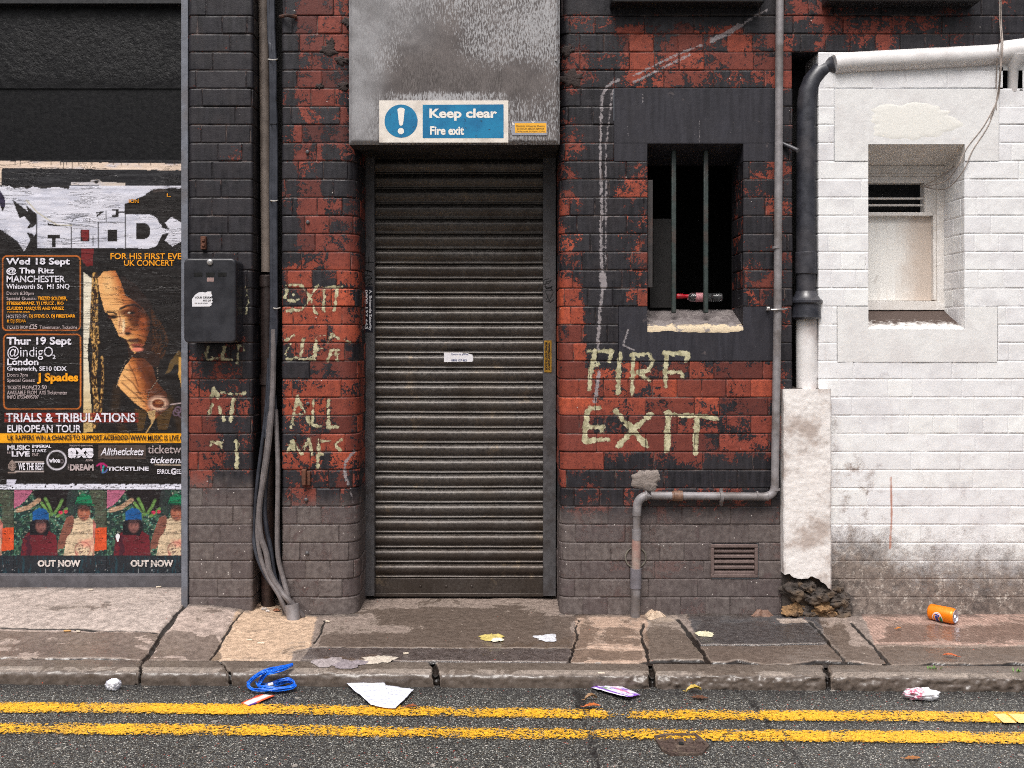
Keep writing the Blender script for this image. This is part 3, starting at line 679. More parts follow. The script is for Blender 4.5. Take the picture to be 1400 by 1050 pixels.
# mortar patch
def blob(name, cx, cy, rx, ry, h, mat, parent, seed, loc=None, n=40, d=0.0, ragged=0.35):
    V = [(PX(cx, d), d - h, PZ(cy, d))]; Fc = []
    rings = 7
    for r in range(1, rings + 1):
        for i in range(n):
            a = i * 2 * math.pi / n; q = r / rings
            rr = 1 + ragged * (mnoise.noise(Vector((math.cos(a) * 1.6 + seed, math.sin(a) * 1.6, seed))) + 0.5 * mnoise.noise(Vector((math.cos(a) * 4 + seed, math.sin(a) * 4, seed + 5))))
            hh = h * (1 - q ** 4) + h * 0.5 * mnoise.noise(Vector((q * math.cos(a) * 5, q * math.sin(a) * 5, seed))) * (1 - q)
            V.append((PX(cx, d) + math.cos(a) * rx * S * q * rr, d - hh + (0.002 if r == rings else 0), PZ(cy, d) + math.sin(a) * ry * S * q * rr))
    for i in range(n): Fc.append((0, 1 + (i + 1) % n, 1 + i))
    for r in range(rings - 1):
        for i in range(n):
            j = (i + 1) % n; Fc.append((1 + r * n + i, 1 + r * n + j, 1 + (r + 1) * n + j, 1 + (r + 1) * n + i))
    m = MB(); m.add(V, Fc); return m.build(name, mat, parent, loc)
blob('mortar_patch', 884, 656, 21, 15, 0.008, MAT['mortar'], bld, 3.3)
for cx, cy, r, sd in ((450, 68, 11, 1.), (466, 82, 9, 2.), (470, 118, 8, 4.), (436, 118, 6, 8.), (478, 30, 9, 9.), (775, 70, 9, 5.), (783, 108, 16, 6.), (452, 58, 8, 7.)):
    blob('mortar_smear', cx, cy, r, r * 0.7, 0.006, simple('dark_mortar', lin(58, 48, 46), 0.9, 0.3, 60, 0.006), bld, sd, ragged=0.8)

# ------------------------------------------------------------------ white building
wb = thing('white_brick_wall', 'white painted brick wall with dirty brown foot and small deep set window', 'wall', (PX(1260), 0, 0))
xw = PX(1119)
pathW = [(xw, 0.19), (xw, 0.0), (XE, 0.0)]
brick_sheet('painted_brickwork', pathW, 2, 33, MAT['white'], wb, 31, [H(pathW, 1140, 1366, 4, 7), H(pathW, 1187, 1318.5, 8, 15), H(pathW, 1144, 1364, 16, 18), H(pathW, 1371, 1398, 3, 3)], white=True, disp=0.0018)
xb2, xc2 = PX(1187), PX(1318.5)
m = MB(); xa, xd = PX(1140) + 0.002, PX(1366) - 0.002
m.prism([(xa, Zw(220.2)), (xb2, Zw(220.2)), (xb2, Zw(197.5)), (xc2, Zw(197.5)), (xc2, Zw(220.2)), (xd, Zw(220.2)), (xd, Zw(121.6)), (xa, Zw(121.6))], -0.003, 0.0)
m.build('lintel', MAT['white_stone'], wb, bevel=0.0015)
m = MB(); zi2 = PZ(228, dz)
m.add([(xb2, -0.001, Zw(197.5)), (xc2, -0.001, Zw(197.5)), (xc2, dz, zi2), (xb2, dz, zi2)], [(0, 1, 2, 3)])
for x in (xb2, xc2): m.add([(x, 0, Zw(197.5)), (x, 0, Zw(220.2)), (x, dz, Zw(230)), (x, dz, zi2)], [(0, 1, 2, 3) if x == xc2 else (3, 2, 1, 0)])
m.build('window_soffit', MAT['sooty_white'], wb)
m = MB(); xa, xd = PX(1144) + 0.002, PX(1364) - 0.002
m.prism([(xa, Zw(419.4)), (xa, Zw(495.0)), (xd, Zw(495.0)), (xd, Zw(419.4)), (xc2, Zw(419.4)), (xc2, Zw(450)), (xb2, Zw(450)), (xb2, Zw(419.4))], -0.003, 0.0)
m.build('sill_stone', MAT['white_stone'], wb, bevel=0.003)
zf, zb_ = Zw(450), PZ(424, dz)
Xs = xb2 + UU * (xc2 - xb2); Ys = -0.0025 + VV * dz; Zs = zf + VV * (zb_ - zf) + (fbm(Xs * 30, Ys * 30, 15) - 0.5) * 0.006
np_mesh('window_sill', np.stack([Xs, Ys, Zs], -1).reshape(-1, 3), gridfaces(n, 22), MAT['sill_white'], parent=wb)
blob('cream_paint_patch', 1246, 165, 64, 26, 0.001, MAT['cream_patch'], wb, 12.3, d=-0.0035, ragged=0.42, n=90)
for x, rev, sd in ((xb2, 0, 41), (xc2, 1, 42)):
    pth = [(x, 0), (x, dz)] if not rev else [(x, dz), (x, 0)]
    brick_sheet('window_reveal', pth, 8, 17, MAT['white'], wb, sd, white=True, disp=0.0018)
# window joinery
wf = MB(); e = dz - 0.006
def rect(mb, x0, x1, y0, y1, d0, d1, mi=0): mb.box(PX(x0, d0), PX(x1, d0), d0, d1, PZ(y1, d0), PZ(y0, d0), mi)
rect(wf, 1165, 1292, 226, 236, e - .014, dz + .05); rect(wf, 1165, 1292, 236.5, 241, e - .004, dz + .05); rect(wf, 1165, 1291, 241.5, 250, e + .004, dz + .05)
rect(wf, 1281, 1292, 240, 412, e - .006, dz + .05); rect(wf, 1276, 1281, 250, 410, e + .004, dz + .05); rect(wf, 1165, 1292, 412, 424, e - .01, dz + .06)
rect(wf, 1165, 1276, 290, 295, e + .0, dz + .05); rect(wf, 1264, 1276, 250, 290, e + .006, dz + .05)
frame = wf.build('window_frame', MAT['sooty_white'], wb, bevel=0.002)
q = MB(); rect(q, 1165, 1276, 295, 411, dz + .02, dz + .04); q.build('window_panel', MAT['panel_paint'], frame)
q = MB(); rect(q, 1165, 1270, 250, 292, dz + .09, dz + .10); q.build('vent_void', MAT['void'], frame)
for y in (270, 279):
    q = MB(); rect(q, 1165, 1264, y, y + 2.6, dz + .012, dz + .03); q.build('louvre', MAT['sooty_white'], frame, bevel=0.001)
m = MB(); rect(m, 1368, 1400, 93, 122, 0.14, 0.16); rect(m, 1366, 1371.3, 92, 123, 0.0, 0.15); rect(m, 1366, 1400, 121, 124, 0.002, 0.15); m.build('pipe_hole', MAT['void'], wb)

# ------------------------------------------------------------------ blue-grey strip on the arris of the left pier
m = MB(); m.box(PX(247.5, .008), PX(257, .008) - 0.0005, 0.008, 0.315, -0.02, PZ(-130))
m.build('render_strip', MAT['strip'], bld, bevel=0.003)

# ------------------------------------------------------------------ small iron things fixed to the brick (parts of the building)
def bolt(x, y, r=2.6):
    b = MB(); c = P(x, y); b.tube([(c[0], 0.005, c[2]), (c[0], -0.006, c[2]), (c[0], -0.009, c[2])], [r * S, r * S, r * S * 0.5], 12); b.build('bolt', MAT['rail'], bld)
for x, y in ((420.5, 208), (421, 304), (421, 552), (418.5, 683), (420, 756)): bolt(x, y)
b = MB(); rect(b, 274, 281, 323, 341, -0.02, 0.0); rect(b, 275.5, 279.5, 326, 330, -0.026, -0.02); rect(b, 275.5, 279.5, 333, 337, -0.026, -0.02); b.build('rusty_bracket', MAT['rust'], bld, bevel=0.002)
b = MB(); rect(b, 412, 418, 642, 664, -0.03, 0.0); rect(b, 419, 424, 644, 664, -0.015, 0.0); b.build('rusty_bracket', MAT['rust'], bld, bevel=0.004)
b = MB(); b.tube([P(383, 23, -.004), P(387, 22, -.02), P(393, 21, -.035), P(399, 22, -.02), P(405, 23, -.004)], 0.008, 8); b.build('pipe_clip', MAT['rust'], bld)
b = MB(); b.tube([(PX(869) + 14 * S * math.cos(a), -0.003, PZ(762) + 14 * S * math.sin(a)) for a in np.linspace(0, 2 * math.pi, 33)], 0.0032, 6, cap=False); b.build('ring_mark', MAT['rebar'], bld)
# ================================================================== roller shutter door
sh = thing('roller_shutter_door', 'grey steel roller shutter door set back between brick piers under a metal hood', 'shutter door', (PX(627), 0.25, 0))
# hood
dh = -0.10
hx0, hx1 = PX(476.5, dh), PX(765.5, dh); hz0, hz1 = PZ(197, dh), PZ(-130, dh)
nx, nz = 150, 170
us = np.linspace(hx0, hx1, nx); vs_ = np.linspace(hz0, hz1, nz); U2, V2 = np.meshgrid(us, vs_, indexing='ij')
px = (U2 / (S * (D + dh) / D) + VX); py = VY + (CZ - V2) / (S * (D + dh) / D)
edge = np.minimum(np.minimum(U2 - hx0, hx1 - U2) , V2 - hz0)
Yh = dh + 0.012 * (1 - ss(0, 0.016, edge)) + (fbm(U2 * 3, V2 * 3, 4) - 0.5) * 0.006 * ss(0, .05, edge)
stn = np.clip(1.0 * np.exp(-(((px - 588) / 42) ** 2 + ((py - 92) / 60) ** 2)) + 0.75 * np.exp(-(((px - 690) / 60) ** 2 + ((py - 112) / 26) ** 2)) + .8 * np.exp(-(((px - 590) / 90) ** 2 + ((py - 118) / 16) ** 2)), 0, 1) * (0.75 + 0.5 * fbm(px / 20, py / 30, 3))
smo = np.clip((1 - ss(505, 560, px + 25 * fbm(px / 30, py / 40, 6))) + 0.6 * (1 - ss(30, 90, py)) * (1 - ss(560, 620, px)), 0, 1)
rim = 1 - ss(130, 138, py); halo = ss(122, 134, py + 6 * fbm(px / 6, py / 6, 9)) * sbox(px, py, 528, 695, 100, 200, 6); stn = stn * (1 - halo); 
hood = MB()
hood.box(hx0 + 0.002, hx0 + 0.004, dh + 0.012, 0.28, hz0, hz1); hood.box(hx1 - 0.004, hx1 - 0.002, dh + 0.012, 0.28, hz0, hz1)
hood.box(hx0 + 0.004, hx1 - 0.004, dh + 0.013, 0.28, hz0 + 0.002, hz0 + 0.006)
ho = np_mesh('shutter_hood', np.stack([U2, Yh, V2], -1).reshape(-1, 3), gridfaces(nx, nz), MAT['galv'], {'stain': stn, 'smooth': smo}, parent=sh)
hood.build('hood_casing', simple('dark_hood_underside', lin(50, 46, 45), 0.7, 0.2, 20, dirt=lin(22, 20, 19), dirtamt=0.8), sh)
b = MB(); c = P(760, 82, dh); b.tube([c, (c[0], c[1] - 0.005, c[2])], 0.005, 10); b.build('rivet', MAT['steel'], ho)
# curtain: one slat profile swept along the opening
dsh = 0.262
x0, x1 = PX(508, dsh), PX(746, dsh); pitch = 20.45 * S * (D + dsh) / D
ztop = PZ(200, dsh); zbot = PZ(791, dsh)
def prof():
    out = []; z = zbot; first = True
    while z < ztop:
        for t, y in ((0.0, 0.016), (0.04, 0.006), (0.07, 0.0025), (0.115, 0.0025), (0.15, 0.0065), (0.20, 0.0075), (0.28, 0.004), (0.38, -0.003), (0.5, -0.0085), (0.62, -0.0115), (0.74, -0.0115), (0.84, -0.0075), (0.915, 0.000), (0.96, 0.008), (0.99, 0.018)):
            out.append((z + t * pitch, dsh + y))
        z += pitch
    return out
pf = prof(); nxs = 60
xsn = np.linspace(x0, x1, nxs)
A_ = np.array(pf)
Xg, Zi = np.meshgrid(xsn, np.arange(len(pf)), indexing='ij')
Zg = A_[:, 0][None, :] + 0 * Xg; Yg = A_[:, 1][None, :] + (fbm(Xg * 4, Zg * 3, 2) - 0.5) * 0.004
Zg = Zg + (fbm(Xg * 3, Zg * 2, 7) - 0.5) * 0.004
np_mesh('shutter_curtain', np.stack([Xg, Yg, Zg], -1).reshape(-1, 3), gridfaces(nxs, len(pf)), MAT['shutter'], parent=sh)
b = MB(); b.box(x0, x1, dsh - 0.004, dsh + 0.02, PZ(811, dsh), zbot + 0.001); b.box(x0 + .01, x1 - .01, dsh - 0.016, dsh + 0.01, PZ(814.5, dsh), PZ(810, dsh))
for x in (575, 645, 610): c = P(x, 801, dsh); b.tube([(c[0], dsh - 0.003, c[2]), (c[0], dsh - 0.008, c[2])], 0.006, 10)
b.build('bottom_bar', MAT['shutter'], sh, bevel=0.002)
b = MB(); b.box(x0 - .1, x1 + .1, 0.30, 0.32, -0.05, ztop + .1); b.build('backing', MAT['void'], sh)
for a0, a1, g in ((493.5, 512, -1), (742.5, 760, 1)):
    b = MB(); dg = 0.225; X0, X1 = PX(a0, dg), PX(a1, dg)
    b.box(X0, X1, dg, dg + 0.004, PZ(815, dg), PZ(196, dg))
    b.box(X0, X0 + 0.004, dg + .004, 0.3, PZ(815, dg), PZ(196, dg)); b.box(X1 - 0.004, X1, dg + .004, 0.3, PZ(815, dg), PZ(196, dg))
    rl = b.build('guide_rail', MAT['rail'], sh, bevel=0.0015)
    b = MB()
    if g < 0: ox, oy, sc = 488, 350, 8.75; L = [[(140, 15), (140, 110)], [(50, 75), (110, 72), (200, 78)], [(55, 80), (60, 120), (110, 170), (180, 190), (120, 170), (70, 185), (68, 235), (110, 245), (130, 200), (125, 175)], [(75, 215), (150, 235), (180, 265), (120, 285), (70, 300), (70, 340), (125, 320), (150, 260)], [(180, 260), (150, 300), (140, 340), (185, 335)], [(60, 355), (110, 340)], [(120, 350), (178, 330)]]
    else: ox, oy, sc = 732, 370, 7; L = [[(130, 75), (80, 90), (80, 130), (130, 120), (150, 95), (105, 105), (90, 150), (110, 175), (160, 150), (150, 190), (95, 190)], [(95, 150), (160, 180), (170, 205), (130, 290), (100, 295)], [(95, 195), (140, 305), (178, 275)], [(100, 170), (155, 160)], [(120, 250), (105, 275)]]
    for pl in L:
        pts = [P(ox + x / sc, oy + y / sc, dg - 0.0012) for x, y in pl]
        for (p, q) in zip(pts[:-1], pts[1:]): 
            p, q = Vector(p), Vector(q); t = (q - p).normalized(); s_ = Vector((t.z, 0, -t.x)) * 0.0017
            b.add([p - s_ - t * .001, q - s_ + t * .001, q + s_ + t * .001, p + s_ - t * .001], [(0, 1, 2, 3)])
    b.build('marker_scribble', MAT['ink'], rl, smooth=0)
# ------------------------------------------------------------------ stickers on the shutter
def plate(name, x0, y0, x1, y1, d, mats, label, cat, texts, th=0.002, extra=None, bevel=0.0, clip=None):
    """flat sign: body plus printed layers. texts: (string, rect, matindex, bold, shear, rot)"""
    loc = P((x0 + x1) / 2, y1, d)
    m = MB(); poly = clip or [(x0, y0), (x1, y0), (x1, y1), (x0, y1)]
    m.prism([(PX(x, d), PZ(y, d)) for x, y in poly], d - th, d)
    if extra: extra(m, d - th)
    for t in texts:
        s, rc, mi = t[:3]; kw = t[3] if len(t) > 3 else {}
        text_on(m, s, *rc, d - th - 0.0013, mi=mi, **kw)
    o = m.build(name, mats, None, loc, bevel, smooth=0)
    return tag(o, label, cat)
W_ = simple('sign_white', lin(226, 218, 208), 0.45, 0.05, 40, 0.0002, dirt=lin(150, 132, 118), dirtamt=0.35)
def m_blue():
    m, k = newmat('sign_blue'); n = k.noise(60, 6, 0.7, 0.4); big = k.noise(9, 4, 0.6)
    c = k.mix(k.r(n, 0.62, 0.68, 0, 1), k.mix(k.r(big, 0.4, 0.6), lin(0, 104, 150), lin(10, 122, 166)), lin(24, 54, 78)); k.fin(c, 0.42, k.bump(n, 0.0002)); return m
BLUE = m_blue()
def m_lett():
    m, k = newmat('sign_lettering'); n = k.noise(70, 6, 0.7, 0.5)
    k.fin(k.mix(k.r(n, 0.64, 0.68), lin(232, 226, 218), lin(60, 76, 90)), 0.45); return m
LETT = m_lett()
def sign_extra(m, y):
    d = dh - 0.003; d2 = y - 0.0006
    cx, cz = P(548.5, 165.8, d)[0], P(548.5, 165.8, d)[2]; r = 22.6 * S * (D + d) / D
    m.add([(cx + r * math.cos(a), d2, cz + r * math.sin(a)) for a in np.linspace(0, 2 * math.pi, 49)[:-1]], [tuple(range(48))], 1)
    m.add([P(578, 143.5, d)[:1] + (d2,) + P(578, 143.5, d)[2:], (PX(688.5, d), d2, PZ(143, d)), (PX(688.5, d), d2, PZ(189, d)), (PX(578, d), d2, PZ(189, d))], [(3, 2, 1, 0)], 1)
    ex = [(543.5, 149.5), (545.5, 148), (548.5, 147.4), (551.5, 148), (553.5, 149.5), (552.6, 158), (551.2, 170), (549.8, 171.8), (548.3, 172), (547, 171.8), (545.8, 170), (544.4, 158)]
    m.add([(PX(x, d), d2 - 0.0006, PZ(y_, d)) for x, y_ in ex][::-1], [tuple(range(12))], 2)
    r = 4.2 * S; cz = PZ(179.5, d); cx = PX(548.3, d)
    m.add([(cx + r * math.cos(a), d2 - 0.0006, cz + r * math.sin(a)) for a in np.linspace(0, 2 * math.pi, 25)[:-1]], [tuple(range(24))], 2)
plate('safety_sign', 518.5, 137.5, 695, 195, dh - 0.003, [W_, BLUE, LETT], 'blue and white fire exit keep clear sign on the metal hood', 'sign',
      [('Keep clear', (587, 148.5, 679.5, 165), 2, dict(bold=0.035)), ('Fire exit', (588, 172.5, 634.5, 184.5), 2, dict(bold=0.035))], 0.003, sign_extra)
YEL = simple('yellow_label', lin(236, 172, 40), 0.5, 0.06, 60, 0.0001); BRN = simple('brown_print', lin(110, 88, 40), 0.6); CLR = simple('grey_film', lin(150, 150, 158), 0.3, 0.1)
def yl(m, y): 
    d = dh - 0.002; m.add([(PX(a, d), y - 0.0005, PZ(b, d)) for a, b in ((704, 168.5), (747, 168.5), (747, 181.5), (704, 181.5))][::-1], [(0, 1, 2, 3)], 1)
    m.add([(PX(a, d), y - 0.0007, PZ(b, d)) for a, b in ((700, 167), (704, 170), (702.5, 171.5), (700.5, 170.5))][::-1], [(0, 1, 2, 3)], 3)
    m.add([(PX(a, d), y - 0.0007, PZ(b, d)) for a, b in ((726, 166.2), (731.5, 166.2), (729, 168.6))][::-1], [(0, 1, 2)], 3)
plate('contact_sticker', 700, 166, 747.8, 185, dh - 0.002, [CLR, YEL, BRN, W_], 'small yellow label with tiny print beside the blue and white sign', 'sticker',
      [('Electric Industrial Doors', (706, 170.8, 744.5, 173.6), 2), ('24 HOUR REPAIR SERVICE', (707, 175, 744, 177), 2), ('Telephone 24 hours a day', (706, 178.5, 745, 180.3), 2)], 0.0015, yl)
INKB = simple('navy_sticker', lin(16, 16, 30), 0.4); WHT = simple('white_print', lin(222, 220, 224), 0.5, 0.02)
plate('security_sticker', 494, 391.5, 509.5, 454, 0.2235, [INKB, WHT], 'black sticker with white print reading downwards on the left guide rail', 'sticker',
      [('A. Britannia Security', (503.5, 396, 508.5, 452), 1, dict(rot=90, bold=0.03)), ('0800 137 663', (498.8, 396, 502.8, 450), 1, dict(rot=90, bold=0.04)), ('shutters doors grilles locks repairs', (495.2, 396, 497.2, 448), 1, dict(rot=90))], 0.0012)
GOLD = simple('amber_sticker', lin(150, 112, 30), 0.4, 0.3, 80); 
plate('warning_sticker', 744, 465.5, 754, 509, 0.2235, [GOLD, INKB], 'narrow amber and black warning label on the right guide rail', 'sticker',
      [('WARNING KEEP CLEAR OF', (749.5, 468, 752.3, 506), 1, dict(rot=90, bold=0.03)), ('MOVING SHUTTER DOOR', (745.3, 468, 748.5, 506), 1, dict(rot=90, bold=0.03))], 0.0012)
plate('phone_sticker', 607, 482, 647, 495, dsh - 0.0105, [WHT, simple('faded_blue_print', lin(90, 96, 130), 0.5)], 'small torn white sticker in the middle of the roller shutter', 'sticker',
      [('Doors & grilles', (617, 483.3, 640, 485.8), 1), ('0800 137 663', (617, 491, 638, 494), 1, dict(bold=0.03))], 0.001,
      clip=[(607, 482), (632, 482), (633, 483.4), (639, 483), (646, 485), (647, 492), (645.5, 494.6), (607, 495)])

# ================================================================== black meter box
dbx = -0.122
bx = thing('meter_box', 'black steel box with rounded corners and three slots fixed on the left brick pier', 'wall box', P(290, 470, 0))
def rrect(x0, x1, z0, z1, r, n=6):
    out = []
    for cx, cz, a in ((x1 - r, z1 - r, 0), (x0 + r, z1 - r, 90), (x0 + r, z0 + r, 180), (x1 - r, z0 + r, 270)):
        for i in range(n + 1): t = math.radians(a + 90 * i / n); out.append((cx + r * math.cos(t), cz + r * math.sin(t)))
    return out
BOXM = simple('satin_black_box', lin(38, 38, 43), 0.38, 0.18, 16, 0.0007, dirt=lin(60, 60, 66), dirtamt=0.4, spec=0.5)
X0, X1, Z0, Z1 = PX(251, dbx), PX(322.5, dbx), PZ(469, dbx), PZ(353, dbx)
m = MB(); m.prism(rrect(X0 + .003, X1 - .003, Z0 + .003, Z1 - .003, 0.02), dbx + 0.03, -0.001); m.build('box_body', BOXM, bx, bevel=0.002)
m = MB(); m.prism(rrect(X0, X1, Z0, Z1, 0.022, 8), dbx, dbx + 0.03); lid = m.build('box_lid', BOXM, bx, bevel=0.009, bseg=4)
m = MB()
for a, b2 in ((265, 276.5), (281.5, 293), (298, 309.5)): rect(m, a, b2, 372.6, 378, dbx - 0.0012, dbx + 0.002)
m.build('slot', simple('slot_black', (0.001, 0.001, 0.001), 0.9), lid)
m = MB(); c = P(287.3, 358.6, dbx); m.tube([(c[0], dbx, c[2]), (c[0], dbx - 0.006, c[2]), (c[0], dbx - 0.009, c[2])], [0.0125, 0.0125, 0.008], 18); m.tube([(c[0], dbx - 0.009, c[2]), (c[0], dbx - 0.0095, c[2])], 0.0035, 8); m.build('lid_screw', MAT['steel'], lid)
m = MB(); rect(m, 283, 292.5, 379.5, 385, dbx - 0.001, dbx); m.build('label_scrap', simple('pink_scrap', lin(150, 124, 120), 0.6), lid)
plate('torn_sticker', 262, 398, 291, 419.5, dbx, [WHT, MAT['ink']], 'torn white sticker on the front of the black wall box', 'sticker',
      [('YOUR CREAM', (266, 405.2, 289, 408), 1, dict(bold=0.02)), ('NO DP', (277.5, 409.6, 288.5, 412), 1, dict(bold=0.02)), ('the above is here', (266, 413.5, 284, 415), 1)], 0.0012,
      clip=[(262.5, 409), (267, 403), (272, 399.6), (277, 399.2), (281, 400), (284, 398.6), (289, 398.4), (289, 402), (290.2, 404), (289, 406), (290.8, 409), (289.6, 411), (291, 412.6), (289, 415), (289.5, 417), (286.5, 419), (263, 419.2)])

# ================================================================== pipes
def bend(p0, p1, p2, r, n=7):
    """round the corner p1 between p0 and p2"""
    p0, p1, p2 = Vector(p0), Vector(p1), Vector(p2); a = p1 + (p0 - p1).normalized() * r; b = p1 + (p2 - p1).normalized() * r
    return [a.lerp(p1, t).lerp(p1.lerp(b, t), t) for t in [i / n for i in range(n + 1)]]
dc = -0.03
cp = thing('grey_conduit', 'thin grey conduit running down the dark wall, across, and down to the pavement', 'pipe', G(870, 846))
rc = 5.4 * S
A0, A1, A2, A3 = P(1067, -130, dc), P(1059, 679, dc), P(871, 678, dc), P(870.5, 846, dc)
p = [A0, P(1063, 430, dc)] + bend(P(1063, 430, dc), A1, A2, 0.05)
m = MB(); m.tube(p, rc, 16); m.build('upright', MAT['conduit'], cp)
m = MB(); m.tube([P(1050, 679, dc), P(890, 677.5, dc)], rc, 16); m.build('cross_run', MAT['conduit'], cp)
m = MB(); m.tube([P(884, 677.5, dc)] + bend(P(890, 677.5, dc), A2, A3, 0.055) + [P(870.6, 705, dc)], rc * 1.12, 16); m.build('elbow', MAT['conduit'], cp)
m = MB(); m.tube([P(870.6, 700, dc), P(870.4, 728, dc)], rc * 0.98, 16); m.tube([P(870.4, 724, dc), P(870.4, 738, dc)], rc * 1.2, 16); m.build('lower_pipe', MAT['conduit'], cp)
m = MB(); m.tube([P(870, 737, dc), P(869.5, 779, dc)], rc * 1.14, 16); m.build('lower_pipe', MAT['conduit_red'], cp)
m = MB(); m.tube([P(869.5, 777, dc), P(869.2, 804, dc)], rc * 1.42, 16); m.build('lower_pipe', MAT['conduit_dark'], cp)
m = MB(); m.tube([P(869.2, 802, dc), (PX(868.5, dc), dc, -0.02)], rc * 1.22, 16); m.build('lower_pipe', MAT['conduit'], cp)
m = MB(); m.tube([P(921, 678, dc), P(933, 678, dc)], rc * 1.35, 16); m.tube([P(918.5, 678, dc), P(921, 678, dc)], rc * 1.15, 16); m.build('coupling', MAT['copper'], cp, bevel=.001)
for a, b2, rr in ((882, 884, 1.3), (1034, 1036, 1.25), (1049, 1050.5, 1.2)):
    m = MB(); m.tube([P(a, 678, dc), P(b2, 678, dc)], rc * rr, 16); m.build('collar', MAT['conduit'], cp)
m = MB(); m.tube([P(984, 679, dc), P(988, 679, dc)], rc * 1.45, 16); m.tube([P(986, 672, dc), P(986, 668, dc)], 0.008, 8); m.tube([P(986, 684, dc), P(986, 690, 0)], 0.009, 8); m.build('pipe_clip', MAT['conduit'], cp)
m = MB(); m.tube([P(1048, 424, -.006), P(1055, 423.4, -.045), P(1063, 423.2, -.053), P(1070, 423, -.045), P(1076, 422.5, -.02)], 0.0042, 8); m.tube([P(1048, 421.5, -.01), P(1052, 421.5, -.01)], 0.008, 8); m.build('pipe_clip', MAT['steel'], cp)
for y, in ((667.5,), (337,)):
    m = MB(); m.tube([P(1060.5 + (1.5 if y < 400 else 0), y, dc), P(1060.5 + (1.5 if y < 400 else 0), y + 3, dc)], rc * 1.12, 16); m.build('collar', MAT['conduit'], cp)

# soil pipe
sp = thing('soil_pipe', 'thick black soil pipe bending down a slot beside the white wall, white below', 'drainpipe', P(1103, 532, 0.02))
dp = 0.035; k_ = (D + dp) / D
rp = 13.6 * S
path = [P(1143, 88, 0.012)] + [P(x, y, dp) for x, y in ((1131, 93), (1120, 100), (1111, 111), (1105.5, 125), (1103, 142), (1102.5, 200), (1102, 300), (1102, 420))]
m = MB(); m.tube(path, [rp * 1.0] * len(path), 24); m.build('black_pipe', MAT['blackpipe'], sp)
m = MB(); m.tube([P(1102, 345, dp), P(1102, 346, dp), P(1102, 374, dp), P(1102, 375, dp)], [rp * 1.05, rp * 1.12, rp * 1.12, rp * 1.05], 24); m.build('collar', MAT['blackpipe'], sp)
m = MB(); m.tube([P(1102, y, dp - .012) for y in (398, 404, 409, 411, 414, 416, 430, 434, 437)], [rp, rp * 1.15, rp * 1.45, rp * 1.62, rp * 1.62, rp * 1.42, rp * 1.46, rp * 1.5, rp * 1.2], 24); m.build('socket', MAT['blackpipe'], sp)
m = MB(); m.tube([P(1102.5, 434, dp), P(1103, 540, dp)], rp * 1.05, 24); m.build('white_pipe', MAT['whitepipe'], sp)
m = MB(); m.tube([P(1068, 196, 0.0), P(1078, 200, -0.02), P(1087, 204, -0.035), P(1091, 206, -0.045)], 0.010, 12); m.build('pipe_stub', MAT['blackpipe'], sp)
# horizontal white pipe
hp = thing('painted_waste_pipe', 'white painted pipe running nearly level above the small white wall window', 'drainpipe', P(1260, 80, 0))
pts = [P(x, y, 0.002) for x, y in ((1140, 88), (1160, 85.5), (1200, 83.5), (1260, 80.5), (1320, 77.5), (1366, 74.5), (1372, 72), (1400, 69), (1480, 64), (1560, 60))]
m = MB(); m.tube(pts, [rp * .96, rp * 1.0, rp * 1.02, rp * 1.03, rp * 1.03, rp * 1.0, rp * 1.15, rp * 1.2, rp * 1.2, rp * 1.2], 24); m.build('pipe', MAT['whitepipe'], hp)
m = MB(); m.tube([P(1387, 78, 0.0), P(1386, 88, 0.0), P(1385, 95, 0.005), P(1384, 125, 0.02)], [rp * 1.15, rp * 0.8, rp * 0.5, rp * 0.48], 18); m.build('branch', MAT['whitepipe'], hp)
# rendered box
rb = thing('rendered_pipe_casing', 'tall rough white rendered casing around the foot of the pipe, broken at the bottom', 'pipe casing', P(1104, 800, 0))
nxp, nzp = 60, 190; dr = -0.055; X0, X1 = PX(1072, dr), PX(1137.5, dr)
us = np.linspace(0, 1, nxp); prof_ = []
W0 = X1 - X0
pathc = [(X0, 0.03), (X0, dr + .008), (X0 + .008, dr), (X1 - .008, dr), (X1, dr + .008), (X1, 0.01)]
pt = np.array(pathc); L = np.hypot(*np.diff(pt, axis=0).T); cum = np.concatenate([[0], np.cumsum(L)])
uu = np.unique(np.concatenate([np.linspace(0, cum[-1], 70), cum])); xx = np.interp(uu, cum, pt[:, 0]); yy = np.interp(uu, cum, pt[:, 1])
zt, zb0 = PZ(532, dr), PZ(792, dr)
tt = np.linspace(0, 1, nzp)
low = zb0 + 0.012 + (fbm(xx * 26 + 3, xx * 0, 5, 5) - 0.5) * 0.055 - 0.10 * ss(0.55, 1, (xx - X0) / W0) * 0.5 
Zc = zt + (low - zt)[:, None] * tt[None, :]; Xc = xx[:, None] + 0 * Zc; Yc = yy[:, None] + (fbm(Xc * 5, Zc * 5, 33, 5) - 0.5) * 0.007 + (fbm(Xc * 60, Zc * 60, 36, 3) - 0.5) * 0.003
Xc = Xc + (fbm(Zc * 7, Yc * 7, 61) - 0.5) * 0.008
np_mesh('render_face', np.stack([Xc, Yc, Zc], -1).reshape(-1, 3), gridfaces(len(uu), nzp)[:, ::-1], MAT['render'], parent=rb)
m = MB(); m.box(X0 + .003, X1 - .003, dr + .006, 0.03, zt - .03, zt - .002); m.build('top_cap', MAT['render'], rb)
m = MB(); m.box(X0 + .004, X1 - .006, -0.015, 0.03, -0.03, zb0 + .1); m.box(X0 + .004, xw + .01, 0.0, .19, -0.03, zt); m.build('masonry_core', MAT['rubble'], rb)
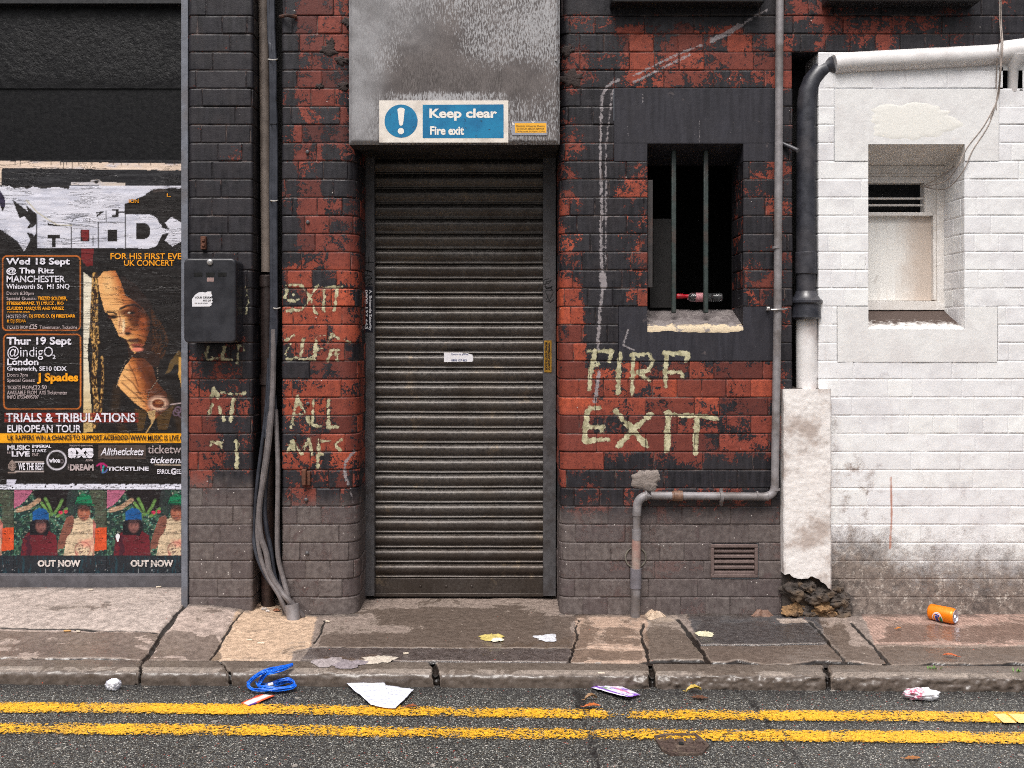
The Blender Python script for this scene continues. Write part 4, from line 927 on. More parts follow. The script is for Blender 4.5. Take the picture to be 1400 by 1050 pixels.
# lumps at its foot
def rock(name, c, r, mat, seed, label, cat, group=None, sq=(1, 1, 0.8), amp=0.35, parent=None, n=3):
    import bmesh
    bm = bmesh.new(); bmesh.ops.create_icosphere(bm, subdivisions=n, radius=1.0)
    for v in bm.verts:
        d = 1 + amp * (mnoise.noise(v.co * 1.3 + Vector((seed, 0, 0))) + 0.5 * mnoise.noise(v.co * 3.1 + Vector((0, seed, 0))) + 0.3 * mnoise.noise(v.co * 7 + Vector((0, 0, seed))))
        v.co = Vector((v.co.x * sq[0], v.co.y * sq[1], v.co.z * sq[2])) * d * r
        v.co += Vector((0, 0, r * sq[2] * 0.75))
    me = bpy.data.meshes.new(name); bm.to_mesh(me); bm.free(); me.materials.append(mat)
    me.polygons.foreach_set('use_smooth', [True] * len(me.polygons)); me.set_sharp_from_angle(angle=math.radians(50))
    o = link(name, me, parent, None if parent else c); 
    if parent: o.location = Vector(c) - wloc(parent)
    else: tag(o, label, cat, group)
    return o
RK = MAT['rubble']
for i, (x, y, r, yy_) in enumerate(((1084, 806, .045, -.02), (1102, 797, .032, -.03), (1126, 806, .034, -.02), (1141, 800, .032, -.01), (1112, 812, .04, -.035), (1146, 818, .04, -.02), (1087, 790, .025, -.02))):
    rock('masonry_lump', (PX(x), yy_, PZ(y + 8)), r, RK, i * 3.7, '', '', parent=rb, sq=(1.1, 0.8, 0.8), amp=0.6, n=4)
YR = simple('ochre_rubble', lin(134, 104, 72), 0.95, 0.4, 36, 0.012, dirt=lin(64, 54, 48), dirtamt=0.95)
lumps = [((1081, 838), .036, 'ochre and brown lump, leftmost below the white pipe casing', YR), ((1105, 839), .034, 'dark brown lump between the ochre lumps below the white pipe casing', RK),
         ((1126, 842), .045, 'large craggy ochre lump at the right foot of the white pipe casing', YR), ((1147, 838), .034, 'dark lump against the white wall right of the ochre lumps', RK)]
for i, ((x, y), r, lb, mt) in enumerate(lumps):
    g = G(x, y, 0); rock('rubble_lump', (g[0], max(min(g[1], -0.02), -0.09), -0.004), r, mt, 11 + i * 2.3, lb, 'rubble', 'lumps of rubble below the pipe casing', sq=(1.15, .85, .85), amp=0.75, n=4)
# ================================================================== pipe and cables between the piers
bp = thing('beige_downpipe', 'beige drainpipe in the dark gap between the brick piers, brown black below its collar', 'drainpipe', P(360, 840, .1))
m = MB(); m.tube([P(358.5, -130, .1), P(362, 150, .1), P(364, 372, .1)], 7.0 * S, 16); m.build('upper_pipe', MAT['beigepipe'], bp)
m = MB(); m.tube([P(364.5, y, .1) for y in (376, 378, 392, 394)], [7.5 * S, 10 * S, 10 * S, 8.5 * S], 16); m.build('collar', MAT['darkpipe'], bp)
m = MB(); m.tube([P(365, 390, .1), P(366, 600, .1), P(366, 845, .1)], 9.0 * S, 16); m.tube([P(365, 512, .1), P(365, 526, .1)], 10.3 * S, 16); m.build('lower_pipe', MAT['darkpipe'], bp)
cb = thing('cable_bundle', 'bundle of black cables hanging in the gap between two brick piers', 'cables', G(398, 842))
def cab(pts, r, mat=MAT['cable']):
    P3 = [Vector(q) for q in pts]; out = []
    for i in range(len(P3) - 1):
        p0 = P3[max(i - 1, 0)]; p1 = P3[i]; p2 = P3[i + 1]; p3 = P3[min(i + 2, len(P3) - 1)]
        for t in [j / 8 for j in range(8)]:
            out.append(0.5 * ((2 * p1) + (-p0 + p2) * t + (2 * p0 - 5 * p1 + 4 * p2 - p3) * t * t + (-p0 + 3 * p1 - 3 * p2 + p3) * t ** 3))
    out.append(P3[-1]); m = MB(); m.tube(out, r, 10); m.build('cable', mat, cb)
upper = [(368, 372, 371, 377), (371, 374, 373.5, 378.5), (374, 376.5, 375.5, 379.5), (370, 378, 377, 376)]
for i, (a, b2, c_, d_) in enumerate(upper):
    cab([P(a - 2, -130, 0.02 + .006 * i), P(a, 40, .02), P(a + 2, 70 + 8 * i, .015), P(b2 - 1, 160, .02), P(b2 - 1.5 + (i % 2), 270, .02), P(c_, 300, .02), P(c_ + .5, 400, .015), P(c_, 450 + 5 * i, .02), P(d_ - 8, 530, .015), P(d_ - 12, 600, 0.01)] ,
        0.0085 if i != 1 else 0.007)
C2 = MAT['cable_grey']
cab([P(371, 470, .03), P(370, 540, .02), P(366, 600, .0), P(358, 660, -.01), P(352, 720, -.015), P(356, 760, -.02), P(367, 790, -.03), P(382, 815, -.05), G(392, 838, .02)], .0095, C2)
cab([P(368, 490, .03), P(364, 560, .02), P(353, 650, .02), P(347, 720, .02), P(350, 755, .0), P(362, 785, -.02), P(380, 812, -.04), G(388, 834, .02)], .0085, MAT['cable'])
cab([P(374, 450, .02), P(373, 530, .01), P(369, 590, -.01), P(363, 640, -.015), P(355, 690, -.015), P(356, 730, -.02), P(364, 756, -.02), P(370, 785, -.03), P(384, 808, -.04), P(396, 822, -.06), G(414, 843, .0)], .0125, C2)
cab([P(376, 480, .035), P(371, 570, .02), P(362, 680, .01), P(364, 720, .01), P(370, 750, .01), P(376, 790, .0), P(388, 810, -.02), G(398, 832, .02)], .010, MAT['cable'])
cab([P(377, 560, .03), P(380, 640, .0), P(379, 720, -.01), P(380, 760, -.02), P(387, 790, -.03), P(393, 812, -.05), G(398, 835, .03)], .0105, C2)
cab([P(376, 540, .03), P(381, 620, .02), P(381, 700, .02), P(383, 780, .02), P(385, 830, .04)], .006, MAT['cable'])
for (x, y, w) in ((373, 81, 8), (374, 169, 6), (374.5, 274, 6.5), (378, 421, 6), (366, 598, 8)):
    m = MB(); m.tube([P(x - w * .8, y, .02), P(x - w * .5, y + .5, -.0), P(x, y + 1, -.006), P(x + w * .5, y + .5, 0), P(x + w * .8, y, .02)], .0028, 6); m.build('cable_tie', MAT['tie'] if y not in (169, 598) else MAT['black'], cb)
m = MB(); g = Vector(G(399, 846, 0)); m.tube([g + Vector((0.01, 0, -.02)), g + Vector((0.0, .012, .035)), g + Vector((-.004, .016, .058))], [.028, .030, .031], 18); m.build('conduit_stub', MAT['conduit'], cb)
lw = thing('loose_wire', 'thin pale wires drooping down the wall into the white wall window', 'wire', P(1365, 125, 0))
for i, pl in enumerate(([(1366, -20), (1367, 30), (1369, 62), (1367, 100), (1364, 128), (1355, 160), (1330, 200), (1295, 235), (1262, 255)],
                        [(1368, -20), (1369, 30), (1371, 62), (1368, 100), (1365, 128), (1352, 170), (1330, 205), (1318, 232), (1300, 254), (1285, 259), (1262, 255)],
                        [(1367, 110), (1364, 135), (1345, 172), (1322, 202), (1310, 226), (1296, 245), (1280, 252), (1258, 256)],
                        [(1365, 60), (1362, 110), (1362, 150)])):
    pts = []; N = len(pl)
    for j, (x, y) in enumerate(pl):
        dd = -0.004 if y > 100 or y < 55 else -0.052
        if j >= N - 4 and i < 3: dd = -0.004 + (j - (N - 4)) * 0.06
        pts.append(Vector(P(x, y, dd)))
    out = []
    for a in range(len(pts) - 1):
        p0 = pts[max(a - 1, 0)]; p1 = pts[a]; p2 = pts[a + 1]; p3 = pts[min(a + 2, len(pts) - 1)]
        for t in (0, .2, .4, .6, .8): out.append(0.5 * ((2 * p1) + (-p0 + p2) * t + (2 * p0 - 5 * p1 + 4 * p2 - p3) * t * t + (-p0 + 3 * p1 - 3 * p2 + p3) * t ** 3))
    m = MB(); m.tube(out + [pts[-1]], .0024, 6); m.build('strand', MAT['wire'], lw)
# ================================================================== boarded bay with posters
DB = 0.33
bd = thing('hoarding', 'tarred black boarding filling the bay left of the brick piers', 'hoarding', (PX(60), DB, 0))
def field_sheet(name, x0, x1, y0, y1, d, step, mat, parent, hf=None, attrs=None, cols=None, loc=None):
    nx = max(2, int((x1 - x0) / step) + 1); ny = max(2, int((y1 - y0) / step) + 1)
    xs_ = np.linspace(x0, x1, nx); ys_ = np.linspace(y1, y0, ny); A, B = np.meshgrid(xs_, ys_, indexing='ij')
    k_ = S * (D + d) / D; X = (A - VX) * k_; Z = CZ - (B - VY) * k_; Y = d + 0 * X - (hf(A, B) if hf else 0)
    at = {q: f(A, B) for q, f in (attrs or {}).items()}; co = {q: f(A, B) for q, f in (cols or {}).items()}
    return np_mesh(name, np.stack([X, Y, Z], -1).reshape(-1, 3), gridfaces(nx, ny), mat, at, co, parent=parent, loc=loc)
roughf = lambda a, b: 0.15 + 0.5 * (1 - ss(100, 124, b)) * np.clip(fbm(a / 40, b / 60, 3) * 1.8 - 0.2, 0.1, 1)
field_sheet('upper_board', -160, 300, 5, 121, DB - 0.006, 2.2, MAT['dark_board'], bd, lambda a, b: 0.006 * fbm(a / 9, b / 12, 4) * fbm(a / 40, b / 50, 8), {'rough_amt': roughf})
field_sheet('lower_board', -160, 300, 121.5, 786, DB, 4, MAT['dark_board'], bd, None, {'rough_amt': lambda a, b: 0.12 + 0 * a})
m = MB(); rect(m, -160, 300, -140, 4.5, DB - .05, DB + .02); m.build('head_rail', MAT['black'], bd)
m = MB(); rect(m, -160, 300, 5, 800, DB + .012, DB + .03); m.build('backing', MAT['void'], bd)
m = MB(); m.box(PX(-160, DB), PX(300, DB), DB - 0.035, DB + .03, 0.0, PZ(785.5, DB - .03)); m.build('plinth', simple('grey_plinth', lin(84, 82, 86), 0.7, 0.25, 20, 0.003, dirt=lin(60, 52, 50)), bd, bevel=0.004)

# ---- painting helpers on (px,py) fields
class Paint:
    def __init__(s, A, B, col): s.A = A; s.B = B; s.c = np.zeros(A.shape + (3,)) + np.array(col)
    def put(s, m, col, a=1.0):
        m = (np.asarray(m, float) * a)[..., None]; s.c = s.c * (1 - m) + np.asarray(col) * m; return s
    def poly(s, pts, col, a=1.0, wob=0.0, ws=9):
        x, y = s.A, s.B
        if wob: x = x + (fbm(s.A / ws, s.B / ws, 5, 3) - .5) * wob; y = y + (fbm(s.A / ws, s.B / ws, 9, 3) - .5) * wob
        return s.put(inpoly(x, y, pts), col, a)
    def ell(s, cx, cy, rx, ry, col, a=1.0, soft=0.08, rot=0):
        t = math.radians(rot); dx, dy = s.A - cx, s.B - cy; u = (dx * math.cos(t) + dy * math.sin(t)) / rx; v = (-dx * math.sin(t) + dy * math.cos(t)) / ry
        return s.put(1 - ss(1 - soft, 1 + soft, np.hypot(u, v)), col, a)
    def line(s, pts, w, col, a=1.0): return s.put(1 - ss(w - .5, w + .5, segd(s.A, s.B, pts)), col, a)
def m_poster():
    m, k = newmat('printed_paper'); c = k.atc('Col')
    cre = k.noise(1, 5, 0.62, 0.9, sc=(3.2, 3.2, 30)); ridge = k.m('ABSOLUTE', k.m('SUBTRACT', cre, 0.5)); rd = k.r(ridge, 0.0, 0.022, 1, 0)
    gate = k.r(k.noise(3.0, 4, 0.6), 0.44, 0.56)
    n = k.noise(60, 5, 0.6); f = k.noise(300, 4, 0.7); vs_ = k.noise(1, 3, 0.5, sc=(16, 16, .8))
    h = k.m('ADD', k.m('MULTIPLY', k.m('MULTIPLY', rd, gate), 1.6), k.m('MULTIPLY', n, 0.5))
    c2 = k.mix(k.m('MULTIPLY', k.m('MULTIPLY', k.r(ridge, 0, 0.006, 1, 0), gate), 0.13), c, lin(170, 160, 160))
    c2 = k.mix(0.10, c2, (0.0, 0.0, 0.0))
    c2 = k.mix(k.r(f, 0.66, 0.76, 0, 0.25), c2, lin(110, 100, 100))
    k.fin(c2, k.r(n, 0.3, 0.7, 0.34, 0.5), k.bump(h, 0.003, 0.9), spec=0.5); return m
MAT['poster'] = m_poster()
def pm(name, col, r=0.45):
    m, k = newmat(name); f = k.noise(220, 5, 0.7); cre = k.noise(1, 5, 0.62, 0.9, sc=(3.2, 3.2, 30)); ridge = k.m('ABSOLUTE', k.m('SUBTRACT', cre, 0.5))
    c = k.mix(k.r(f, 0.60, 0.72, 0, 0.4), col, tuple(x * 0.5 for x in col)); k.fin(c, r, k.bump(k.r(ridge, 0, .022, 1, 0), 0.002)); return m
PW, PG, PO, PB, PR, PM = pm('print_white', lin(226, 222, 232)), pm('print_grey', lin(176, 160, 160)), pm('print_amber', lin(244, 160, 14)), pm('print_black', lin(26, 20, 18)), pm('print_magenta', lin(190, 30, 110)), pm('print_teal', lin(40, 150, 160))
def ZH(pts): return [(x / 5.49, 210 + y / 5.49) for x, y in pts]
def ZF(pts): return [(110 + x / 4.04, 340 + y / 4.04) for x, y in pts]
BLK = lin(26, 20, 19); WH = np.array(lin(222, 221, 232)); 
def concert(A, B):
    p = Paint(A, B, BLK)
    p.put(B < 232 + 0 * A, lin(30, 29, 33))
    # torn rim of an older bill
    p.poly([(-200, 220), (0, 220), (250, 224), (250, 233), (20, 230), (3, 230), (2.5, 253), (-1, 253), (-200, 253)], lin(232, 208, 188), wob=1.5)
    for x in (21, 28, 70, 83, 87, 91, 99, 108, 126, 155, 166, 175, 190, 206, 238): p.line([(x, 220), (x + .4, 226 + 7 * ((x * 37) % 5 > 2))], 0.5, lin(60, 50, 46))
    p.poly([(4, 231), (250, 233), (250, 254), (4, 254)], lin(31, 30, 34))
    p.poly(ZH([(535, 212), (940, 218), (940, 240), (535, 238)]), lin(206, 192, 180)); p.line(ZH([(680, 232), (690, 205), (740, 200), (770, 225), (790, 240)]), 1.2, lin(206, 192, 180)); p.ell(132, 249, 3, 2, lin(40, 36, 38))
    # white torn sheet
    w = [(-900, 245), (70, 245), (110, 262), (180, 250), (200, 268), (250, 248), (330, 266), (420, 250), (520, 268), (525, 242), (1365, 240), (1365, 262), (1140, 272), (1080, 318), (935, 380), (935, 455), (1120, 455), (1175, 480), (1205, 540), (1205, 640), (1175, 695), (1120, 712), (280, 708), (275, 600), (230, 650), (185, 735), (130, 655), (0, 565), (-900, 480)]
    p.poly(ZH(w), WH, wob=0.8, ws=3)
    shade = fbm(A / 26, B / 9, 12, 4); p.put((p.c[..., 2] > .4) * ss(.45, .75, shade), lin(188, 190, 206), 0.6)
    p.line(ZH([(200, 350), (280, 440), (370, 500), (430, 535), (540, 540)]), 0.8, lin(196, 186, 150), 0.8)
    D_ = lambda pts, wob=0: p.poly(ZH(pts), BLK, wob=wob)
    D_([(90, 343), (140, 378), (215, 435), (198, 385), (276, 452), (276, 525), (245, 556), (206, 560), (226, 522), (185, 468), (146, 488), (132, 440)], 1.0)
    D_([(203, 594), (240, 598), (276, 640), (276, 705), (300, 760), (200, 740), (232, 650)]); D_([(0, 275), (38, 330), (40, 400), (20, 440), (0, 380)]); p.poly(ZH([(0, 275), (38, 330), (40, 400), (14, 400), (0, 380)]), lin(40, 30, 60))
    for q in ([(357, 522), (455, 540), (452, 543), (357, 540)], [(357, 610), (455, 610), (455, 637), (420, 637), (420, 706), (392, 706), (392, 637), (357, 637)], [(605, 570), (675, 570), (675, 660), (605, 660)], [(808, 570), (880, 570), (880, 660), (808, 660)],
              [(1022, 520), (1090, 520), (1125, 545), (1128, 610), (1100, 640), (1022, 642)], [(845, 418), (892, 418), (892, 476), (845, 476), (845, 464), (872, 464), (872, 430), (845, 430)], [(890, 436), (945, 436), (945, 446), (890, 446)],
              [(720, 440), (790, 432), (730, 476), (725, 462), (750, 445), (720, 452)]): D_(q)
    for l in ([(276, 455), (278, 706)], [(537, 552), (538, 708)], [(740, 520), (741, 710)], [(943, 380), (944, 712)]): p.line(ZH(l), 0.75, BLK)
    for l in ([(700, 515), (942, 517)], [(560, 485), (660, 465)], [(540, 510), (560, 485)], [(628, 512), (678, 514), (676, 488)], [(700, 620), (700, 690)], [(798, 430), (800, 512)]): p.line(ZH(l), 0.5, BLK)
    p.poly(ZH([(605, 575), (670, 575), (665, 655), (625, 655)]), lin(120, 26, 28), wob=2)
    D_([(1145, 268), (1365, 258), (1365, 300), (1140, 305)], 2.0); p.poly(ZH([(1150, 272), (1240, 268), (1250, 282), (1150, 292)]), lin(70, 58, 54), wob=1)
    p.poly(ZH([(1204, 520), (1222, 560), (1275, 572), (1240, 520), (1288, 476), (1400, 540), (1400, 640), (1295, 697), (1240, 652), (1268, 600), (1222, 605), (1204, 640)]), WH)
    # lower plain sheet
    p.put((B > 340) & (p.c[..., 2] < .4), lin(24, 18, 17), 0.5)
    # portrait stand-in: cream strip, braided locks, bowed head, clasped hand
    p.poly(ZF([(5, 0), (75, 0), (75, 95), (40, 100), (5, 60)]), lin(112, 26, 28), wob=3)
    p.poly(ZF([(18, 130), (70, 170), (60, 400), (40, 560), (60, 850), (70, 1010), (20, 1015)]), lin(232, 222, 200)); p.put(inpoly(A, B, ZF([(18, 130), (70, 170), (60, 400), (40, 560), (60, 850), (70, 1010), (20, 1015)])) * ss(480, 590, B), lin(196, 158, 70), .8)
    br = fbm(A / 1.6, B / 4.0, 2, 3) * 1.15; 
    for l, w_ in (([(80, 145), (72, 300), (66, 460), (85, 560), (75, 720), (90, 860), (80, 980)], 3.6), ([(92, 160), (88, 380), (100, 520)], 2.2), ([(120, 600), (125, 720), (112, 900)], 1.8)):
        mk = 1 - ss(w_ - 1, w_ + .6, segd(A, B, ZF(l))); p.put(mk, lin(60, 34, 16)); p.put(mk * ss(.5, .68, br), lin(220, 170, 96), .9); p.put(mk * (fbm(A / 2, B / 3, 44) > .58), lin(24, 14, 10), .9)
    p.poly(ZF([(255, 500), (300, 560), (420, 430), (450, 560), (430, 660), (330, 640), (270, 600)]), lin(46, 26, 18), wob=3)
    p.poly(ZF([(225, 150), (300, 190), (390, 300), (440, 440), (400, 520), (370, 360), (290, 280), (240, 240)]), lin(38, 24, 20), wob=3)
    for q_ in range(9):
        l = ZF([(392 + q_ * 9, 330 + q_ * 14), (404 + q_ * 10, 440 + q_ * 9), (398 + q_ * 7, 560 + q_ * 6)]); mk = 1 - ss(.5, 1.3, segd(A, B, l)); p.put(mk * (fbm(A / 2, B / 3, 60 + q_) > .5), lin(92, 54, 26), .6)
    for l in ([(205, 765), (190, 900), (240, 1010)], [(480, 820), (540, 930), (560, 1010)]): p.put(1 - ss(2, 9, segd(A, B, ZF(l))), lin(58, 40, 22), .6)
    face = ZF([(95, 165), (130, 125), (195, 122), (225, 190), (250, 260), (300, 290), (360, 340), (388, 400), (380, 460), (355, 530), (300, 580), (272, 540), (255, 500), (215, 482), (190, 430), (165, 370), (135, 345), (108, 250)])
    t = (A - 110) * 4.04; u = (B - 340) * 4.04; side = ss(-40, 150, t - (150 + 0.36 * (u - 130)))
    fm_ = inpoly(A + (fbm(A / 6, B / 6, 3) - .5) * 2, B, face)
    def skin(q): return np.stack([np.interp(q, [0, .3, .6, 1], [lin(*c_)[i_] for c_ in ((238, 178, 112), (196, 116, 60), (120, 60, 28), (34, 20, 15))]) for i_ in range(3)], -1)
    sk = skin(side * .9 + .25 * (fbm(A / 12, B / 12, 6) - .5)); p.c[fm_] = sk[fm_]
    for cx, cy, rx, ry, cc, aa in ((300, 370, 38, 70, lin(70, 28, 14), .8), (262, 352, 48, 20, lin(96, 44, 22), .9), (182, 376, 26, 13, lin(84, 40, 22), .95), (282, 354, 24, 8, lin(18, 8, 6), 1), (270, 354, 7, 4, lin(230, 200, 170), 1), (184, 378, 16, 6, lin(20, 10, 8), 1), (240, 430, 8, 40, lin(255, 226, 180), .9), (262, 455, 20, 26, lin(140, 60, 30), .8), (232, 470, 18, 12, lin(240, 180, 130), .8), (300, 508, 46, 12, lin(70, 28, 16), .95), (312, 532, 36, 10, lin(170, 84, 66), 1), (315, 556, 30, 12, lin(228, 132, 108), 1), (312, 543, 32, 4, lin(40, 12, 10), 1), (262, 468, 16, 8, lin(40, 16, 10), 1), (345, 420, 22, 50, lin(176, 88, 44), .6), (150, 200, 26, 50, lin(244, 196, 132), .5), (220, 410, 12, 40, lin(250, 200, 150), .6)):
        q = ZF([(cx, cy)])[0]; p.ell(q[0], q[1], rx / 4.04, ry / 4.04, cc, aa, 0.4)
    p.line(ZF([(222, 332), (255, 316), (300, 308), (335, 330)]), 1.5, lin(30, 12, 8), .95); p.line(ZF([(150, 350), (185, 352), (200, 362)]), 1.3, lin(30, 12, 8), .95); p.line(ZF([(212, 345), (222, 390), (214, 440)]), .8, lin(150, 84, 50), .8)
    hand = ZF([(285, 600), (350, 605), (400, 650), (425, 740), (480, 800), (470, 900), (395, 955), (370, 900), (300, 850), (240, 790), (205, 755), (225, 690), (255, 640)])
    hm = inpoly(A + (fbm(A / 5, B / 5, 8) - .5) * 2, B, hand); s2 = ss(-40, 90, t - (260 + 0.35 * (u - 600))) 
    hc = skin(s2 * .8 + .3 * (fbm(A / 9, B / 9, 16) - .4)); p.c[hm] = hc[hm]
    for l in ([(270, 640), (300, 700), (320, 760)], [(310, 630), (350, 690), (370, 740)], [(345, 620), (390, 680)], [(240, 700), (290, 740), (330, 800)], [(230, 740), (300, 800), (370, 860)]): p.line(ZF(l), 1.0, lin(90, 44, 26), .7)
    for l in ([(290, 590), (250, 620), (215, 700), (200, 770)], [(425, 650), (430, 720), (380, 790), (372, 830)]):
        dd = segd(A, B, ZF(l)); p.put((1 - ss(.8, 1.6, dd)) * (np.sin(B * 2.4) > -.2), lin(20, 16, 16)); p.put((1 - ss(.2, .9, dd)) * (np.sin(B * 2.4 + 1) > .5), lin(170, 150, 130))
    q = ZF([(430, 855)])[0]; p.ell(q[0], q[1], 14, 11, lin(178, 136, 116), 1, .2); p.ell(q[0], q[1], 10.5, 8, lin(232, 190, 160), 1, .15); p.ell(q[0], q[1], 8.5, 6.2, lin(110, 50, 24), 1, .2); p.ell(q[0] + 1, q[1] - 1.5, 5, 2, lin(196, 120, 70), .8, .3)
    p.poly(ZF([(370, 900), (420, 890), (410, 950), (390, 965)]), lin(196, 160, 110), wob=3)
    p.poly(ZF([(470, 690), (500, 620), (540, 560), (600, 600), (600, 690), (560, 640), (520, 640), (500, 680)]), lin(96, 74, 40), wob=2); p.poly(ZF([(545, 600), (600, 590), (600, 800), (560, 770), (540, 690)]), lin(206, 156, 78), wob=2)
    p.put(inpoly(A, B, ZF([(300, 880), (370, 900), (350, 1000), (320, 1010)])) + inpoly(A, B, ZF([(420, 930), (520, 860), (480, 1000), (430, 1000)])), lin(88, 62, 26), .8)
    p.line(ZF([(400, 960), (365, 1015)]), .8, lin(200, 160, 100)); p.line(ZF([(500, 860), (580, 850)]), .8, lin(190, 170, 170))
    for c_ in ((540, 890), (560, 915), (530, 905)): q = ZF([c_])[0]; dd = np.hypot(A - q[0], B - q[1]); p.put(1 - ss(.5, 1.2, np.abs(dd - 4)), lin(120, 96, 116), .7)
    # title stripe, amber band
    st = (A > 6) & (A < 190) & (B > 564.5) & (B < 577.5) & ((np.abs(B - 571.2) > .9))
    p.put(st, lin(158, 44, 30), .55 + .4 * fbm(A / 14, B / 2, 5)); p.put((B > 592) & (B < 605.3), lin(250, 172, 22))
    p.put((B > 592) & (B < 605.3) & (np.abs(A - 177) < .5), lin(70, 50, 20), .8); p.line([(16, 598), (17, 606)], .6, BLK)
    # orange rounded frames
    def frame(x0, y0, x1, y1, r=6.0):
        qx = np.abs(A - (x0 + x1) / 2) - (x1 - x0) / 2 + r; qy = np.abs(B - (y0 + y1) / 2) - (y1 - y0) / 2 + r
        dd = np.hypot(np.maximum(qx, 0), np.maximum(qy, 0)) + np.minimum(np.maximum(qx, qy), 0) - r; p.put(1 - ss(.4, 1.2, np.abs(dd)), lin(206, 112, 40))
    frame(4, 350, 110, 451.5); frame(5.8, 457, 110.5, 559)
    # sponsor marks
    p.put((A > 134) & (A < 200) & (B > 608.5) & (B < 627), lin(82, 68, 62))
    dd = np.hypot(A - 77.3, B - 629); p.put(1 - ss(.6, 1.5, np.abs(dd - 12.8 - .5 * (A - 77) / 14)), lin(210, 205, 214)); p.ell(85, 630.5, 2.6, 3, lin(110, 100, 106)); p.ell(85, 630.5, 1.5, 1.8, BLK)
    dd = np.hypot((A - 17) / 5.6, (B - 637) / 6.6); p.put((dd < 1) * (np.sin(A * 2.6) * np.sin(B * 2.0 + 1) > -.3), lin(150, 132, 124)); p.line([(12, 646), (22, 646)], .8, lin(150, 132, 124)); p.poly([(13, 632), (17, 628), (21, 632)], lin(150, 132, 124))
    p.put((A > 20) & (A < 61) & (((B > 630.3) & (B < 632)) | ((B > 643.3) & (B < 645.2))), lin(176, 164, 160))
    p.line([(212, 635), (252, 635.5)], 1.0, lin(200, 180, 160)); 
    p.line([(133, 636.5), (137, 633.8), (142, 634), (146, 637)], 1.1, lin(186, 30, 110)); p.line([(138, 635), (139.5, 643)], 1.1, lin(186, 30, 110)); p.line([(142, 637), (140.5, 643), (141.5, 646)], 1.0, lin(30, 170, 170)); p.line([(140, 646), (144, 645.5), (147, 641.5)], .9, lin(90, 110, 180))
    # white bottom margin with torn top
    p.put(B > 661.5 + 2.5 * (fbm(A / 5, 0 * B, 9, 4) - .4), lin(222, 222, 236)); p.put((p.c[..., 2] > .5) & (B > 660) & (vnoise(A / 2.5, B / 1.2, 77) > .82) & (B < 667), BLK)
    p.poly([(10, 655), (23, 655), (20, 663), (9, 663)], lin(206, 204, 220))
    return p.c
locc = P(120, 669, DB)
cobj = field_sheet('concert_poster', -150, 262, 218.5, 669, DB - 0.004, 1.0, MAT['poster'], None, lambda a, b: 0.0035 * fbm(a / 60, b / 8, 3) + 0.002 * fbm(a / 16, b / 16, 5), None, {'Col': concert}, loc=locc)
cobj.location = locc
tag(cobj, 'large torn black concert tour poster with big white letters and a portrait', 'poster')
T = MB(); dt = DB - 0.0105
def tx(s, x0, y0, x1, y1, mi=0, **kw): text_on(T, s, x0, y0, x1, y1, dt, mi, **kw)
tx('Wed 18 Sept', 8.3, 352.5, 95.5, 364.5, bold=.03); tx('@ The Ritz', 8.6, 365.5, 74, 376, bold=.03); tx('MANCHESTER', 9, 376.8, 89, 386, bold=.02); tx('Whitworth St,  M1 5NQ', 8.5, 388.2, 95, 396, bold=.02)
tx('Doors 6:30pm', 9, 398.6, 46, 404.5, 1); tx('Special Guests:', 9, 405.6, 50, 411.6, 1); tx('TIGZID SOLDIER,', 51.5, 405.3, 92, 411.4, 2, bold=.03)
tx('STRESSDREAMZ, TJ LYRICZ , RIO', 9, 412.3, 87, 418, 2, bold=.03); tx('CLAUDIO MARQUES AND WRIGZ', 9, 419.2, 87.5, 424.6, 2, bold=.03); tx('(MANCHESTER ONLY)', 9.5, 425.4, 41, 428, 2)
tx('HOSTED BY:', 9, 430, 38, 435.2, 1); tx('DJ STEVE O, DJ FIRESTARR', 39.5, 429.8, 103, 435.6, 2, bold=.03); tx('& DJ SILVA', 9.2, 436.6, 35.5, 442, 2, bold=.03)
tx('TICKETS FROM', 9.3, 445.2, 38.5, 449.6, 1); tx('£25', 40, 443.3, 51, 450, 1, bold=.02); tx('Ticketmaster, Ticketline', 54, 445.2, 105.5, 450.2, 1)
tx('Thur 19 Sept', 9, 460.5, 97.5, 474.5, bold=.03); tx('@indigO', 10, 473.2, 72.5, 492, bold=.0); tx('2', 71.8, 485, 76, 490.8); tx('London', 9.8, 490.3, 52.5, 499.3, bold=.03); tx('Greenwich, SE10 0DX', 9.8, 500.8, 91, 508, bold=.02)
tx('Doors 7pm', 9.8, 510.2, 38, 516.5, 1); tx('Special Guest:', 9.8, 517.4, 48, 523.6, 1); tx('J Spades', 50.5, 509.8, 107, 525, 2, bold=.04); tx('TICKETS FROM', 9.8, 527.2, 43, 532.4, 1); tx('£22.50', 44, 526.6, 64, 532.6, 1)
tx('AVAILABLE FROM  AXS Ticketmaster', 9.8, 534, 92, 539.4, 1); tx('INFO 07534995707', 9.8, 540.4, 53, 545.4, 1)
tx('FOR HIS FIRST EVER', 151, 346, 256, 354.5, 2); tx('UK CONCERT', 169.5, 355.4, 238, 363.5, 2); tx('ION', 176, 272, 189.5, 277.5, 2); tx('L    LA', 228, 264.5, 262, 269, 2)
tx('TRIALS & TRIBULATIONS', 8, 564.5, 185, 577.2, 0, bold=.02); tx('EUROPEAN TOUR', 10, 580.8, 111, 591.3, 0, bold=.02)
tx('UK RAPPERS WIN A CHANCE TO SUPPORT ACEHOOD', 10, 595, 175, 602, 3, bold=.02); tx('WWW.MUSIC IS LIVE.COM', 177.7, 595, 262, 602.3, 3, bold=.02)
